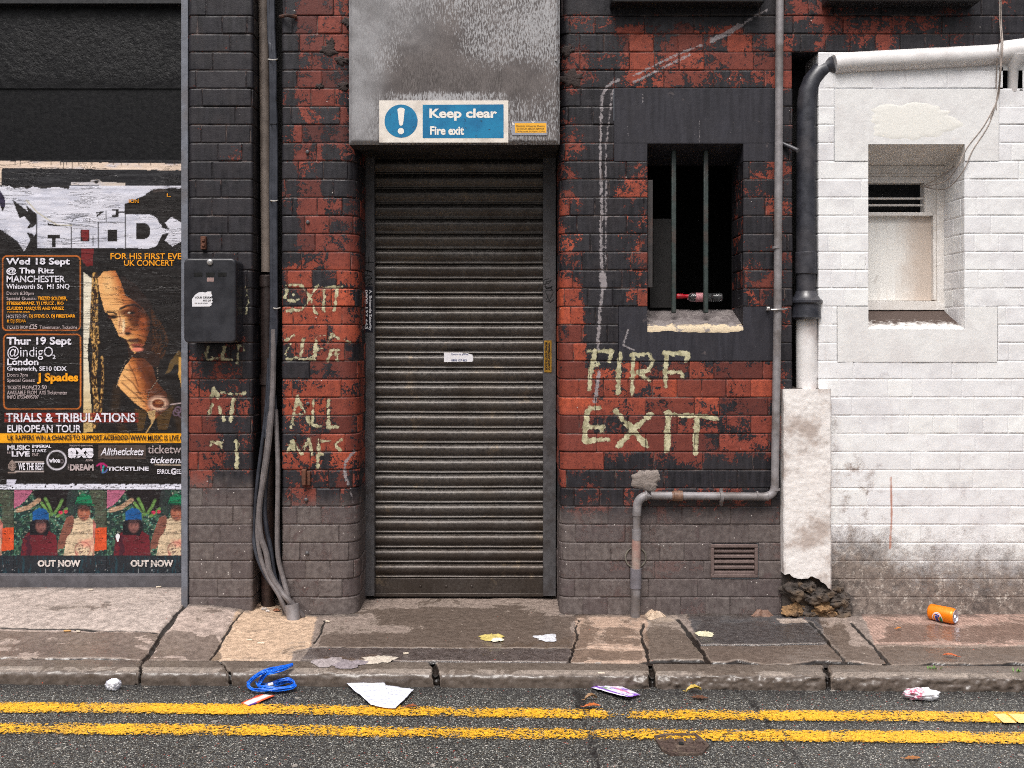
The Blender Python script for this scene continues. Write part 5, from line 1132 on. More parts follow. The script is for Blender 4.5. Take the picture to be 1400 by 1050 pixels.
tx('MUSIC', 10, 608.2, 40.5, 615.6, 0, bold=.04); tx('IS', 10, 617.5, 14.5, 620, 1); tx('LIVE', 16, 617, 40.5, 624.2, 0, bold=.04); tx('IMPERIAL', 44, 608, 70, 612.3, 0, bold=.03); tx('STARZ', 44, 614, 63.5, 618.2, 0, bold=.02); tx('ENT.', 44, 619.6, 54, 623.8, 1)
tx('axs', 93, 612.2, 128, 626.5, 0, bold=.05); tx('.com', 116.5, 627.6, 126.5, 630.6, 1); tx('TICKETS TO EVERYTHING', 94.5, 608.2, 127, 610.2, 1); tx('whoa', 67, 625.8, 82, 632.5, 0, bold=.03); tx('WE THE BEST', 25, 632.6, 60.5, 642.8, 0, bold=.03); tx('DREAM', 95.5, 634.4, 128, 643.5, 1, bold=.05); tx('THE', 92.5, 635, 94.6, 642.5, 1)
tx('Allthetickets', 137.5, 612.2, 196.5, 622.6, 0, shear=.25, bold=.02); tx('ticketweb', 202, 608.4, 262, 620, 1); tx('ticketmaster', 205.5, 624.5, 275, 633.4, 0, shear=.25, bold=.02); tx('TICKETLINE', 146.8, 638, 203.2, 643.6, 0, bold=.03)
tx('ERROL', 215, 641.5, 233, 648, 0, bold=.02); tx('G', 233.4, 640.2, 241, 649, 0, bold=.05); tx('EE.COM', 241.5, 641.5, 262, 648, 0, bold=.02)
T.v = [(x, y - 0.0, z) for x, y, z in T.v]
to = T.build('poster_lettering', [PW, PG, PO, PB], None, None, smooth=0); to.parent = cobj; to.location = -Vector(locc)
# ---- small album posters in a row
def album(A, B):
    p = Paint(A, B, lin(36, 44, 46)); n = fbm(A / 5, B / 5, 3, 5); n2 = vnoise(A / 2.2, B / 2.2, 8)
    p.put(B > 0, lin(32, 56, 54)); p.put(ss(.5, .62, n), lin(70, 110, 84), .9); p.put(n2 > .8, lin(110, 170, 150), .7); p.put((vnoise(A / 3, B / 2, 18) > .86), lin(206, 206, 180), .7); p.put(vnoise(A / 4, B / 4, 28) < .2, lin(14, 26, 34), .8)
    p.poly([(23, 0), (80, 0), (74, 26), (58, 30), (40, 30)], lin(30, 22, 26), wob=3); p.poly([(74, 0), (88, 0), (84, 40), (70, 34)], lin(46, 56, 56), .8, wob=3)
    p.poly([(0, 0), (26, 0), (20, 10), (8, 22), (0, 26)], lin(196, 110, 140), wob=4); p.line([(6, 28), (20, 24), (34, 14)], 3.0, lin(200, 160, 130), .9)
    for x0, y0, x1, y1 in ((52, 34, 43, 12), (56, 32, 66, 14), (48, 36, 38, 18), (60, 36, 72, 26)): p.line([(x0, y0), ((x0 + x1) / 2 + 1, (y0 + y1) / 2), (x1, y1)], 2.0, lin(116, 160, 84), .9)
    p.ell(64, 31, 3, 2.4, lin(226, 60, 100)); p.ell(71, 30, 2.6, 2.4, lin(226, 70, 90))
    p.poly([(104, 0), (127, 0), (127, 60), (112, 60), (108, 30)], lin(96, 96, 78), .7, wob=8)
    # child in blue cap, red top
    p.poly([(10, 90), (12, 66), (20, 58), (34, 54), (48, 56), (58, 62), (60, 90)], lin(110, 30, 42), wob=2); p.put(inpoly(A, B, [(12, 66), (26, 60), (24, 90), (10, 90)]) * (n > .45), lin(50, 26, 44), .7)
    p.poly([(21, 62), (22, 46), (28, 38), (46, 38), (50, 50), (46, 62)], lin(22, 22, 30), wob=1.5); p.ell(37, 50, 7, 8.6, lin(150, 98, 92), 1, .25); p.ell(37, 43.5, 7.5, 3.5, lin(60, 38, 46), .8, .5); p.ell(34, 48.4, 1.5, .7, lin(30, 18, 22), .9, .4); p.ell(40, 48.4, 1.5, .7, lin(30, 18, 22), .9, .4); p.ell(37, 51.6, 1.2, 1.4, lin(182, 122, 108), .8, .5); p.ell(37, 55, 2.6, .8, lin(96, 40, 46), .8, .4)
    p.poly([(25, 42), (26, 30), (34, 25), (43, 26), (48, 32), (48, 41), (36, 40)], lin(24, 92, 160), wob=1)
    # child in green cap, cream vest
    p.poly([(60, 72), (66, 52), (72, 38), (80, 34), (84, 44), (78, 58), (68, 80), (60, 82)], lin(140, 88, 74), wob=1.5)
    p.poly([(68, 90), (72, 66), (80, 56), (82, 40), (92, 36), (104, 38), (110, 44), (110, 70), (107, 90)], lin(232, 206, 172), wob=1); p.put(inpoly(A, B, [(92, 40), (110, 44), (110, 90), (84, 90), (86, 60)]) * ss(.4, .7, fbm(A / 16, B / 18, 6)), lin(230, 150, 130), .8); p.poly([(108, 40), (112, 46), (111, 66), (108, 66)], lin(196, 120, 110))
    dd = np.hypot(A - 94, B - 82); p.put((1 - ss(.3, 1.1, np.abs(dd - 10.5))), lin(150, 70, 70), .8); p.put((dd < 9) * (vnoise(A / 1.6, B / 1.6, 4) > .55) * (B > 76), lin(80, 40, 50), .8)
    p.ell(96, 32, 8.4, 10.5, lin(172, 104, 82), 1, .2); p.ell(96, 24.5, 8.6, 4.5, lin(70, 38, 36), .85, .4); p.ell(92.5, 29, 1.8, .8, lin(34, 18, 18), .9, .4); p.ell(99.5, 29, 1.8, .8, lin(34, 18, 18), .9, .4); p.ell(96, 37.6, 3.0, .9, lin(110, 46, 44), .85, .4); p.line([(96, 30), (96.3, 33.5)], .9, lin(206, 136, 106), .8)
    p.poly([(84, 18), (87, 9), (95, 5), (104, 7), (107, 15), (107, 19), (113, 22), (106, 22), (84, 19)], lin(24, 132, 88), wob=.8); p.line([(86, 18.5), (106, 20)], 1.0, lin(16, 70, 52))
    p.poly([(111, 53), (127, 51), (127, 82), (110, 84)], lin(222, 86, 44), wob=1)
    for yy in (57, 67):
        p.put((A > 113) & (A < 126) & (np.abs(B - yy) < 1.2) & (vnoise(A / 1.2, B / 4, 9) > .5), lin(70, 24, 24), .8)
    b = B > 89.5; p.put(b, lin(36, 42, 50)); p.put(b & (vnoise(A / 1.4, B / 5, 3) > .90) & (B > 96 + 6 * vnoise(A / 9, 0 * B, 2)), lin(170, 174, 176), .7); p.put(b & (fbm(A / 2, B / 14, 13) > .66), lin(30, 76, 88), .6)
    p.put((vnoise(A / 1.5, B / 1.5, 44) > .972), lin(196, 190, 188), .7)
    p.c = p.c * (0.5 + 0.75 * fbm(A / 1.6, B / 1.6, 90, 3))[..., None] * (0.7 + .5 * fbm(A / 14, B / 11, 95, 3))[..., None]
    return np.clip(p.c, 0, 1)
TP = MB()
for i, x0 in enumerate((-108, 19, 146)):
    loc = P(x0 + 63.5, 785, DB - .003); lab = ('small album poster with a green capped child at the far left edge of the board', 'small album poster showing blue capped and green capped children, directly under the tour poster text', 'small album poster nearest the brick pier, white fleck on its red top')[i]
    o = field_sheet('album_poster', x0, x0 + 127 - .3, 669.6, 785, DB - .003, 1.0, MAT['poster'], None, lambda a, b: 0.0006 * fbm(a / 20, b / 8, 3), None, {'Col': (lambda x0_: (lambda A, B: album(A - x0_, B - 669.6)))(x0)}, loc=loc)
    o.location = loc; tag(o, lab, 'poster', 'album posters along the foot of the board')
    q = MB(); text_on(q, 'OUT NOW', x0 + 32.5, 765.5, x0 + 91, 775, DB - .0062, 0, bold=.05); t = q.build('poster_lettering', pm('print_cream', lin(214, 204, 198)), None, None, smooth=0); t.parent = o; t.location = -Vector(loc)
    if i == 2:
        q = MB(); c = P(161, 735, DB - .0062); q.add([(c[0] + .009 * math.cos(a) * (1 + .3 * math.sin(3 * a)), c[1], c[2] + .02 * math.sin(a)) for a in np.linspace(0, 6.28, 16)[:-1]], [tuple(range(15))]); t = q.build('torn_fleck', WHT, None, None, smooth=0); t.parent = o; t.location = -Vector(loc)
# ================================================================== pavement, kerb, road
CR = [
 (1.6, [(0, 866), (45, 868), (90, 867), (125, 869), (170, 869), (215, 871)]), (2.2, [(266, 828), (252, 842), (240, 854), (225, 868), (208, 886), (195, 902), (186, 915)]), (2.0, [(225, 868), (238, 858)]),
 (0.9, [(335, 838), (322, 852), (308, 870), (296, 888), (283, 906)]), (2.0, [(195, 900), (215, 901), (235, 905), (262, 905), (282, 907)]), (1.3, [(0, 898), (40, 898), (60, 900), (120, 899), (188, 900)]),
 (0.8, [(443, 846), (441, 858), (436, 870), (428, 880)]), (1.2, [(428, 885), (785, 886.5)]), (0.8, [(792, 846), (787, 858), (789, 872), (783, 888), (778, 905), (786, 918)]),
 (1.1, [(880, 850), (876, 866), (883, 885), (887, 905), (890, 918)]), (2.0, [(926, 845), (936, 856), (944, 868), (956, 885), (968, 902), (974, 912)]), (0.7, [(783, 889), (815, 884), (850, 886), (880, 888)]),
 (1.2, [(955, 881.5), (1040, 881.5), (1128, 880)]), (1.3, [(1107, 850), (1122, 866), (1140, 886), (1157, 905)]), (1.5, [(1163, 851), (1178, 866), (1196, 884), (1206, 896), (1216, 911)]),
 (1.0, [(1192, 880), (1260, 880), (1400, 883)]), (1.6, [(312, 905), (300, 912)]),
]
KB = [(890, 914), (930, 916), (972, 913), (1000, 913), (1060, 913), (1130, 912), (1160, 909), (1210, 911), (1260, 914), (1330, 916), (1400, 918)]
zones = [ # polygon, colour, roughness
 ([(-200, 780), (262, 800), (266, 829), (225, 868), (215, 871), (-200, 866)], lin(164, 150, 142)), ([(-200, 868), (222, 870), (190, 905), (-200, 900)], lin(150, 132, 122)),
 ([(266, 829), (340, 836), (283, 907), (195, 902)], lin(160, 142, 132)), ([(340, 820), (443, 845), (430, 884), (400, 890), (396, 918), (283, 907)], lin(184, 156, 130)),
 ([(443, 800), (792, 800), (785, 886), (425, 885)], lin(124, 108, 98)), ([(425, 885), (785, 886), (780, 925), (392, 925)], lin(74, 62, 59)),
 ([(792, 800), (882, 800), (890, 922), (780, 922)], lin(164, 137, 118)), ([(882, 800), (928, 845), (974, 914), (889, 920)], lin(128, 113, 102)),
 ([(928, 800), (1108, 800), (1130, 881), (955, 882)], lin(50, 46, 48)), ([(955, 882), (1130, 881), (1158, 906), (1150, 925), (974, 925)], lin(124, 108, 98)),
 ([(1060, 846), (1095, 846), (1110, 853), (1070, 853)], lin(166, 150, 138)),
 ([(1106, 800), (1163, 850), (1216, 912), (1158, 906)], lin(130, 114, 104)), ([(1163, 800), (1700, 800), (1700, 884), (1195, 880)], lin(164, 134, 120)), ([(1195, 880), (1700, 884), (1700, 930), (1216, 912)], lin(122, 104, 92))]
nX, nY = 800, 210
gx = np.linspace(-2.65, 2.95, nX); v = np.linspace(0, 1, nY)
GX, GV = np.meshgrid(gx, v, indexing='ij'); yk = kerb_y(GX) + 0.125
GY = yk + GV * (0.45 - yk); GZ = ground_z(GX, GY)
def to_px(X, Y, Z): t = Y + D; return VX + F * X / t, VY + F * (CZ - Z) / t
gpx, gpy = to_px(GX, GY, 0 * GZ)
wx = gpx + (fbm(gpx / 14, gpy / 7, 2, 4) - .5) * 7; wy = gpy + (fbm(gpx / 14, gpy / 7, 12, 4) - .5) * 3
p = Paint(wx, wy, lin(120, 106, 98))
for pl, c_ in zones: p.poly(pl, c_)
# crack width in metres: pixel distance anisotropic, work in ground coordinates
def g2(pts): return [G(x, y, 0)[:2] for x, y in pts]
wobx = GX + (fbm(GX * 30, GY * 30, 3, 4) - .5) * 0.016; woby = GY + (fbm(GX * 30, GY * 30, 7, 4) - .5) * 0.016
soil = ss(-.055, -.01, GY + .03 * (fbm(GX * 16, GY * 16, 71) - .5)) * (GY < .02) * ((GX < PX(345)) & (GX > PX(256)) | (GX > PX(385)) & (GX < PX(490)) | (GX > PX(765)))
p.put(soil * (fbm(GX * 9, GY * 9, 73) > .38), lin(62, 53, 47), .75)
p.put((GX < PX(256)) * ss(.22, .30, GY + .06 * (fbm(GX * 12, GY * 12, 75) - .5)), lin(70, 60, 54), .75)
for pl_, c_, a_ in (([(400, 905), (520, 896), (540, 905), (480, 916), (410, 918)], lin(96, 66, 30), .35), ([(700, 880), (780, 872), (784, 885), (640, 885)], lin(100, 70, 34), .35)): p.poly(pl_, c_, a_, wob=14)
crk = np.full(GX.shape, 0.05)
for w, pts in CR: crk = np.minimum(crk, segd(wobx, woby, g2(pts)) - w * 0.0042 * (0.2 + 1.5 * fbm(GX * 11, GY * 11, 41, 3)) + 0.001)
crk = np.minimum(crk, np.where(gpx > 870, np.abs(GY - yk) - 0.12 * (fbm(GX * 5, 0 * GX, 92, 4) - .22), np.abs(GY - yk) - 0.004 * fbm(GX * 5, 0 * GX, 92, 4)))
joint = (1 - ss(-0.002, 0.006, crk))
asph = np.zeros(GX.shape)
for pl in (zones[5][0], zones[8][0]): asph[inpoly(wx, wy, pl)] = 1
terra = inpoly(wx, wy, zones[12][0]).astype(float)
GZ = GZ + (fbm(GX * 8, GY * 8, 5, 5) - .5) * 0.008 - joint * 0.014 + .003 * (fbm(gpx / 60, 0 * gpx, 6) - .5) + asph * 0.002 + (fbm(GX * 70, GY * 70, 9, 3) - .5) * 0.0018 * (1 + asph)
GZ -= 0.006 * sbox(gpx, gpy, 180, 300, 880, 930, 10)
wet = np.clip(0.25 + 0.6 * sbox(gpx, gpy, -50, 300, 872, 915, 5) * (fbm(gpx / 40, gpy / 8, 31) > .40) + 0.5 * sbox(gpx, gpy, 440, 800, 868, 925, 6) + 0.6 * sbox(gpx, gpy, 885, 1160, 862, 925, 8) + .55 * sbox(gpx, gpy, 1110, 1500, 886, 920, 5) + .35 * sbox(gpx, gpy, 1210, 1400, 855, 876, 6) - .35 * sbox(gpx, gpy, -200, 265, 790, 866, 6) - .3 * sbox(gpx, gpy, 300, 430, 830, 905, 10) + .2 * sbox(gpx, gpy, 560, 800, 838, 870, 14), 0, 1)
wet = np.clip(wet - .05 - .34 * (1 - ss(.002, .035, crk)) * (fbm(GX * 4, GY * 6, 51) > .42) + .25 * ss(.42, .6, fbm(GX * 2.2, GY * 4, 53)) , 0, 1)
def m_pave():
    m, k = newmat('wet_stone_pavement'); c = k.atc('Col'); wt = k.at('wet'); jt = k.at('crack'); asp = k.at('asph'); te = k.at('terra')
    n1 = k.noise(5, 8, 0.66, 0.8); mid = k.noise(34, 9, 0.74, 0.1); fine = k.noise(170, 5, 0.7); grit = k.noise(420, 3, 0.7)
    w0 = k.m('SUBTRACT', 1.0, k.m('MULTIPLY', asp, 0.75))
    w = k.r(k.m('ADD', k.m('MULTIPLY', wt, 0.42), k.m('ADD', k.m('MULTIPLY', n1, 0.62), k.m('MULTIPLY', mid, 0.26))), 0.56, 0.605)
    c = k.mix(k.r(mid, 0.3, 0.7), k.mix(0.35, c, (0, 0, 0)), k.mix(1.0, k.mix(0.05, c, (1, 1, 1)), (1.4, 1.38, 1.36), 'MULTIPLY'))
    c = k.mix(k.r(fine, 0.52, 0.72, 0, 0.45), c, k.mix(0.6, c, (0.02, 0.015, 0.012)))
    c = k.mix(k.r(grit, 0.60, 0.72, 0, 0.35), c, lin(190, 176, 168))
    c = k.mix(k.r(k.noise(90, 6, .75), 0.5, 0.68, 0, .5), c, lin(70, 58, 50))
    st = k.r(k.noise(11, 7, 0.7, 1.0), 0.56, 0.72, 0, 0.5); c = k.mix(st, c, lin(84, 72, 66))
    c = k.mix(k.m('MULTIPLY', w, w0), c, k.mix(0.58, c, lin(66, 55, 46)))
    rim = k.m('MULTIPLY', k.m('MULTIPLY', k.r(w, 0.02, 0.3), k.r(w, 0.5, 0.9, 1, 0)), w0); c = k.mix(k.m('MULTIPLY', rim, 0.35), c, lin(176, 162, 150))
    # asphalt patches: stone grains
    av = k.vor(210, out=0); ac = k.node('ShaderNodeSeparateColor', [k.vor(210, out=1)]).outputs[0]
    c = k.mix(k.m('MULTIPLY', asp, k.r(av, 0.2, 0.5, 0.6, 0)), c, k.mix(k.r(ac, 0.5, 1), lin(40, 37, 39), lin(98, 92, 93)))
    # small square studs of the terracotta tiles
    tv = k.vor(62, out=0, vec=k.mapping(k.obj(), (1, 1, 0)), rnd=0.25)
    c = k.mix(k.m('MULTIPLY', te, k.r(tv, 0.3, 0.5, 0, 0.4)), c, lin(92, 66, 58))
    # litter specks: white and red crumbs
    sv = k.vor(34, out=0); sc_ = k.node('ShaderNodeSeparateColor', [k.vor(34, out=1)]); sr, sg = sc_.outputs[0], sc_.outputs[1]
    sp = k.m('MULTIPLY', k.r(k.m('ADD', sv, k.m('MULTIPLY', fine, 0.10)), 0.115, 0.14, 1, 0), k.m('GREATER_THAN', sr, 0.80)); c = k.mix(k.m('MULTIPLY', sp, 0.8), c, k.mix(k.m('GREATER_THAN', sg, 0.62), lin(206, 194, 180), lin(196, 84, 60)))
    c = k.mix(k.r(jt, 0.25, 0.6, 0, 0.96), c, lin(28, 23, 20))
    edge = k.m('MULTIPLY', k.r(jt, 0.02, 0.12), k.r(jt, 0.15, 0.35, 1, 0)); c = k.mix(k.m('MULTIPLY', edge, 0.35), c, lin(160, 146, 134))
    ro = k.m('ADD', k.r(w, 0, 1, 0.74, 0.16), k.m('MULTIPLY', mid, 0.12))
    h = k.m('ADD', k.m('MULTIPLY', mid, 1.0), k.m('ADD', k.m('MULTIPLY', fine, 0.5), k.m('MULTIPLY', grit, 0.2)))
    nb = k.bump(h, 0.0028, k.r(w, 0, 1, 0.8, 0.32)); nb = k.bump(k.m('MULTIPLY', av, asp), 0.002, 0.7, nb); nb = k.bump(k.m('MULTIPLY', tv, te), 0.002, 0.5, nb)
    k.fin(c, ro, nb, spec=0.5); return m
MAT['pave'] = m_pave()
tag(np_mesh('pavement', np.stack([GX, GY, GZ], -1).reshape(-1, 3), gridfaces(nX, nY), MAT['pave'], {'wet': wet, 'crack': joint, 'asph': asph, 'terra': terra}, {'Col': p.c}), kind='structure')
# kerb: swept rounded profile with stone joints
nK, nP = 900, 44
kx = np.linspace(-2.65, 2.95, nK); arcp = [(0.1255, -0.012), (0.1235, -0.003), (0.118, -0.001), (0.10, 0.0), (0.07, 0.0), (0.045, -0.001), (0.024, -0.002), (0.013, -0.005), (0.006, -0.011), (0.002, -0.020), (0.0, -0.036), (0.0, -0.075)]
ap = np.array(arcp); Lc = np.concatenate([[0], np.cumsum(np.hypot(*np.diff(ap, axis=0).T))]); tt = np.linspace(0, Lc[-1], nP)
ay = np.interp(tt, Lc, ap[:, 0]); az = np.interp(tt, Lc, ap[:, 1])
KX, KT = np.meshgrid(kx, np.arange(nP), indexing='ij'); KY = kerb_y(KX) + ay[None, :]; KZ = az[None, :] + 0 * KX
kn = fbm(KX * 7, KY * 12 + KZ * 12, 3, 5) - .5; fn = fbm(KX * 45, (KY + KZ) * 45, 8, 4) - .5
rocky = ss(0.35, 0.5, KX) * (az < -0.004)[None, :] * 0.9 + 0.45
KY = KY - kn * 0.014 - fn * 0.018 * rocky * ((az < -.001) & (az > -.06))[None, :]; KZ = KZ + kn * 0.006 * (az > -0.03)[None, :] + 0.003 * (fbm(KX * 1.2, 0 * KX, 77) - .5)
jk = np.full(KX.shape, .05)
for a, b_, w in ((196, 185, .004), (300, 316, .002), (590, 597, .008), (886, 892, .009), (1126, 1133, .008), (1490, 1500, .006), (-140, -150, .004)):
    g0 = G(a, 902, 0); g1 = G(b_, 922, 0); wobk = (fbm(KX * 30, (KY - KZ) * 30, 21, 3) - .5) * .02
    t = np.clip((KY - g1[1]) / (g0[1] - g1[1] + 1e-6), -0.5, 1.2); xc = g1[0] + (g0[0] - g1[0]) * t; jk = np.minimum(jk, np.abs(KX + wobk - xc) - w)
jm = 1 - ss(-0.001, 0.006, jk); KY = KY + jm * 0.028 * (az < -.002)[None, :]; KZ = KZ - jm * 0.022 * (az > -0.05)[None, :]
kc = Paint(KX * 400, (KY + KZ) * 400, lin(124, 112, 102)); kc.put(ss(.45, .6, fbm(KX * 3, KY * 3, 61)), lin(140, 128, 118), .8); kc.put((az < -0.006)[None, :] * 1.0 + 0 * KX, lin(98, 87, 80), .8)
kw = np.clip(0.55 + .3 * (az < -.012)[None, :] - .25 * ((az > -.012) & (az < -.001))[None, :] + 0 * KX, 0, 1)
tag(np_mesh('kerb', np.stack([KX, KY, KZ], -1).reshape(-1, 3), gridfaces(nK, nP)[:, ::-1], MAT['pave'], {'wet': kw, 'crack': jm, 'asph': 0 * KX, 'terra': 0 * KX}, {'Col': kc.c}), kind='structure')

# road
def m_road():
    m, k = newmat('wet_asphalt'); o = k.obj(); cr = k.at('crack'); dk = k.at('dark')
    wv = k.node('ShaderNodeVectorMath', [o, k.mapping(k.node('ShaderNodeTexNoise', {'Vector': o, 'Scale': 90.0, 'Detail': 2.0}).outputs[1], (0.006, 0.006, 0.006))], operation='ADD').outputs[0]
    v = k.vor(165, vec=wv); cc = k.node('ShaderNodeSeparateColor', [k.vor(165, vec=wv, out=1)]); s1, s2, s3 = cc.outputs[0], cc.outputs[1], cc.outputs[2]
    v2 = k.vor(300, vec=wv); c2 = k.node('ShaderNodeSeparateColor', [k.vor(300, vec=wv, out=1)]).outputs[0]
    n = k.noise(3.5, 6, 0.6); mid = k.noise(30, 6, 0.65)
    stone = k.mix(k.r(s1, 0.15, 0.95), lin(62, 62, 60), lin(170, 170, 162)); stone = k.mix(k.m('GREATER_THAN', s2, 0.90), stone, lin(214, 208, 198)); stone = k.mix(k.m('LESS_THAN', s2, 0.16), stone, lin(104, 92, 74)); stone = k.mix(k.m('GREATER_THAN', s3, 0.992), stone, lin(176, 70, 50))
    base = k.mix(k.r(c2, 0.3, 1), lin(34, 34, 34), lin(96, 95, 92))
    c = k.mix(k.r(v, 0.30, 0.52, 1, 0), base, stone)
    c = k.mix(k.r(n, 0.42, 0.66, 0, 0.45), c, k.mix(0.5, c, (0.02, 0.018, 0.017)))
    c = k.mix(k.m('MULTIPLY', dk, k.r(mid, 0.3, 0.6, 0.45, 0.85)), c, lin(36, 34, 36))
    g = k.vor(9.5, vec=k.mapping(wv, (1, 1, 0))); gr_ = k.node('ShaderNodeSeparateColor', [k.vor(9.5, vec=k.mapping(wv, (1, 1, 0)), out=1)]).outputs[0]
    gum = k.m('MULTIPLY', k.r(k.m('ADD', g, k.m('MULTIPLY', mid, 0.12)), 0.14, 0.17, 1, 0), k.m('GREATER_THAN', gr_, 0.45)); c = k.mix(k.m('MULTIPLY', gum, 0.8), c, k.mix(mid, lin(120, 114, 106), lin(190, 182, 174)))
    r_ = k.vor(23, vec=k.mapping(wv, (1, 1, 0))); rr = k.node('ShaderNodeSeparateColor', [k.vor(23, vec=k.mapping(wv, (1, 1, 0)), out=1)]); red = k.m('MULTIPLY', k.r(k.m('ADD', r_, k.m('MULTIPLY', mid, .08)), 0.095, 0.12, 1, 0), k.m('GREATER_THAN', rr.outputs[0], 0.78)); c = k.mix(k.m('MULTIPLY', red, 0.8), c, k.mix(k.m('GREATER_THAN', rr.outputs[1], 0.6), lin(190, 76, 56), lin(206, 200, 200)))
    c = k.mix(k.m('MULTIPLY', cr, 0.92), c, lin(24, 22, 22))
    h = k.m('ADD', k.m('MULTIPLY', k.r(v, 0.1, 0.55, 1, 0), 1.0), k.m('MULTIPLY', k.r(v2, 0.1, 0.6, 1, 0), 0.35))
    nb = k.bump(h, 0.003, 0.9)
    ro = k.m('ADD', k.r(v, 0.2, 0.5, 0.52, 0.26), k.m('MULTIPLY', s3, 0.2))
    k.fin(c, ro, nb, spec=0.5); return m
MAT['road'] = m_road()
def road_fields(X, Y):
    wxx = X + (fbm(X * 22, Y * 22, 3, 4) - .5) * .05; wyy = Y + (fbm(X * 22, Y * 22, 8, 4) - .5) * .05
    R_ = lambda pts: [G(x, y, ROADZ)[:2] for x, y in pts]
    d = np.minimum(segd(wxx, wyy, R_([(790, 950), (797, 975), (806, 1000), (812, 1030), (822, 1062), (835, 1120)])) - .004, segd(wxx, wyy, R_([(1010, 942), (1030, 962), (1050, 990), (1075, 1018), (1098, 1050), (1130, 1100)])) - .004)
    d = np.minimum(d, segd(wxx, wyy, R_([(790, 945), (796, 966), (800, 972)])) - .016)
    d2 = segd(wxx, wyy, R_([(806, 1008), (812, 1030), (822, 1062), (835, 1120)])) - .006
    cr = 1 - ss(-.002, .006, d); dk = np.clip((1 - ss(.0, .035, Y - (kerb_y(X) - .10)) * 0) * (1 - ss(.02, .13, kerb_y(X) - Y)) * .7 + .5 * (1 - ss(0, .02, d2)), 0, 1)
    return cr, dk
nX2, nY2 = 520, 130
rx = np.linspace(-2.65, 2.95, nX2); rv = np.linspace(0, 1, nY2); RX, RV = np.meshgrid(rx, rv, indexing='ij'); RY = kerb_y(RX) + 0.02 - RV * (1.9); RZ = ROADZ + (fbm(RX * 3, RY * 3, 3) - .5) * 0.006 * ss(0, .1, RV) * (1 - ss(.9, 1, RV)) - 0.002
cr, dk = road_fields(RX, RY)
RXf = RX.copy()
V = np.stack([RX, RY, RZ], -1).reshape(-1, 3); Fq = gridfaces(nX2, nY2)[:, ::-1]
# large outer sheet joined on (same object), reaching away on every side
far = [(-40, -40), (40, -40), (40, 30), (-40, 30)]
ext = []
base = len(V); eV = [(-40, -40, ROADZ - .012), (40, -40, ROADZ - .012), (40, 30, ROADZ - .012), (-40, 30, ROADZ - .012)]
V = np.concatenate([V, np.array(eV)]); Fq = np.concatenate([Fq, [[base, base + 1, base + 2, base + 3]]])
tag(np_mesh('road', V, Fq, MAT['road'], {'crack': np.concatenate([cr.ravel(), [0] * 4]), 'dark': np.concatenate([dk.ravel(), [0] * 4])}), kind='structure')
# double yellow lines
def m_yel():
    m, k = newmat('worn_yellow_line'); o = k.obj(); ed = k.at('edge'); we = k.at('wear')
    wv = k.node('ShaderNodeVectorMath', [o, k.mapping(k.node('ShaderNodeTexNoise', {'Vector': o, 'Scale': 90.0, 'Detail': 2.0}).outputs[1], (0.006, 0.006, 0.006))], operation='ADD').outputs[0]
    v = k.vor(165, vec=wv); n = k.noise(120, 6, 0.72, 0.6, sc=(0.7, 1, 1)); n2 = k.noise(9, 5, 0.65); mid = k.noise(60, 5, .6)
    c = k.mix(k.r(mid, 0.3, 0.7), lin(234, 168, 28), lin(250, 192, 50)); c = k.mix(k.r(n2, 0.5, 0.7, 0, 0.5), c, lin(220, 170, 76)); c = k.mix(k.r(k.noise(300, 4, .7), 0.6, 0.7, 0, 0.5), c, lin(140, 96, 30))
    hole = k.m('ADD', k.m('ADD', n, k.m('MULTIPLY', k.m('SUBTRACT', n2, 0.5), 0.22)), k.m('ADD', k.m('MULTIPLY', ed, 0.13), k.m('MULTIPLY', we, 0.2)))
    hole = k.m('ADD', hole, k.m('MULTIPLY', k.r(v, 0.35, 0.6), 0.07))
    mk = k.m('GREATER_THAN', hole, 0.63)
    k.fin(c, 0.5, k.bump(k.m('ADD', k.r(v, 0.1, 0.55, 1, 0), n), 0.003, 0.8)); tb = k.node('ShaderNodeBsdfTransparent')
    mx = k.node('ShaderNodeMixShader', [mk, k.b.outputs[0], tb.outputs[0]]); out = [n_ for n_ in k.nt.nodes if n_.type == 'OUTPUT_MATERIAL'][0]; k.nt.links.new(mx.outputs[0], out.inputs[0]); return m
MAT['yellow'] = m_yel()
for c0, c1 in (((-700 / F * 3.271, -0.929), (700 / F * 3.183, -1.017)), ((-700 / F * 3.094, -1.106), (700 / F * 3.021, -1.179))):
    sl = (c1[1] - c0[1]) / (c1[0] - c0[0]); n1_ = 420; xs1 = np.linspace(-2.6, 2.9, n1_); w = np.linspace(-1, 1, 11); A, B = np.meshgrid(xs1, w, indexing='ij')
    Yc = c0[1] + sl * (A - c0[0]) + 0.006 * (fbm(A * 1.5, 0 * A, 3) - .5) * 2; Y = Yc + B * (0.047 + .004 * (vnoise(A * 30, B * 0 + np.sign(B), 5) - .5))
    Z = ROADZ + 0.004 + (fbm(A * 3, Y * 3, 3) - .5) * 0.006
    wear = .75 * (1 - ss(.01, .06, np.abs(A - G(843, 972, ROADZ)[0]))) * (c0[1] > -1) + .6 * (1 - ss(0, .015, np.abs(A - G(803, 972, ROADZ)[0]))) + .7 * (1 - ss(0, .012, np.abs(A - G(1042, 980, ROADZ)[0] - (Y + 1) * -.2)))+.3*ss(.3,.6,fbm(A*2,0*A,c0[1]>-1 and 5 or 15))
    tag(np_mesh('yellow_line', np.stack([A, Y, Z], -1).reshape(-1, 3), gridfaces(n1_, 11), MAT['yellow'], {'edge': np.abs(B) ** 3, 'wear': wear}), kind='structure')
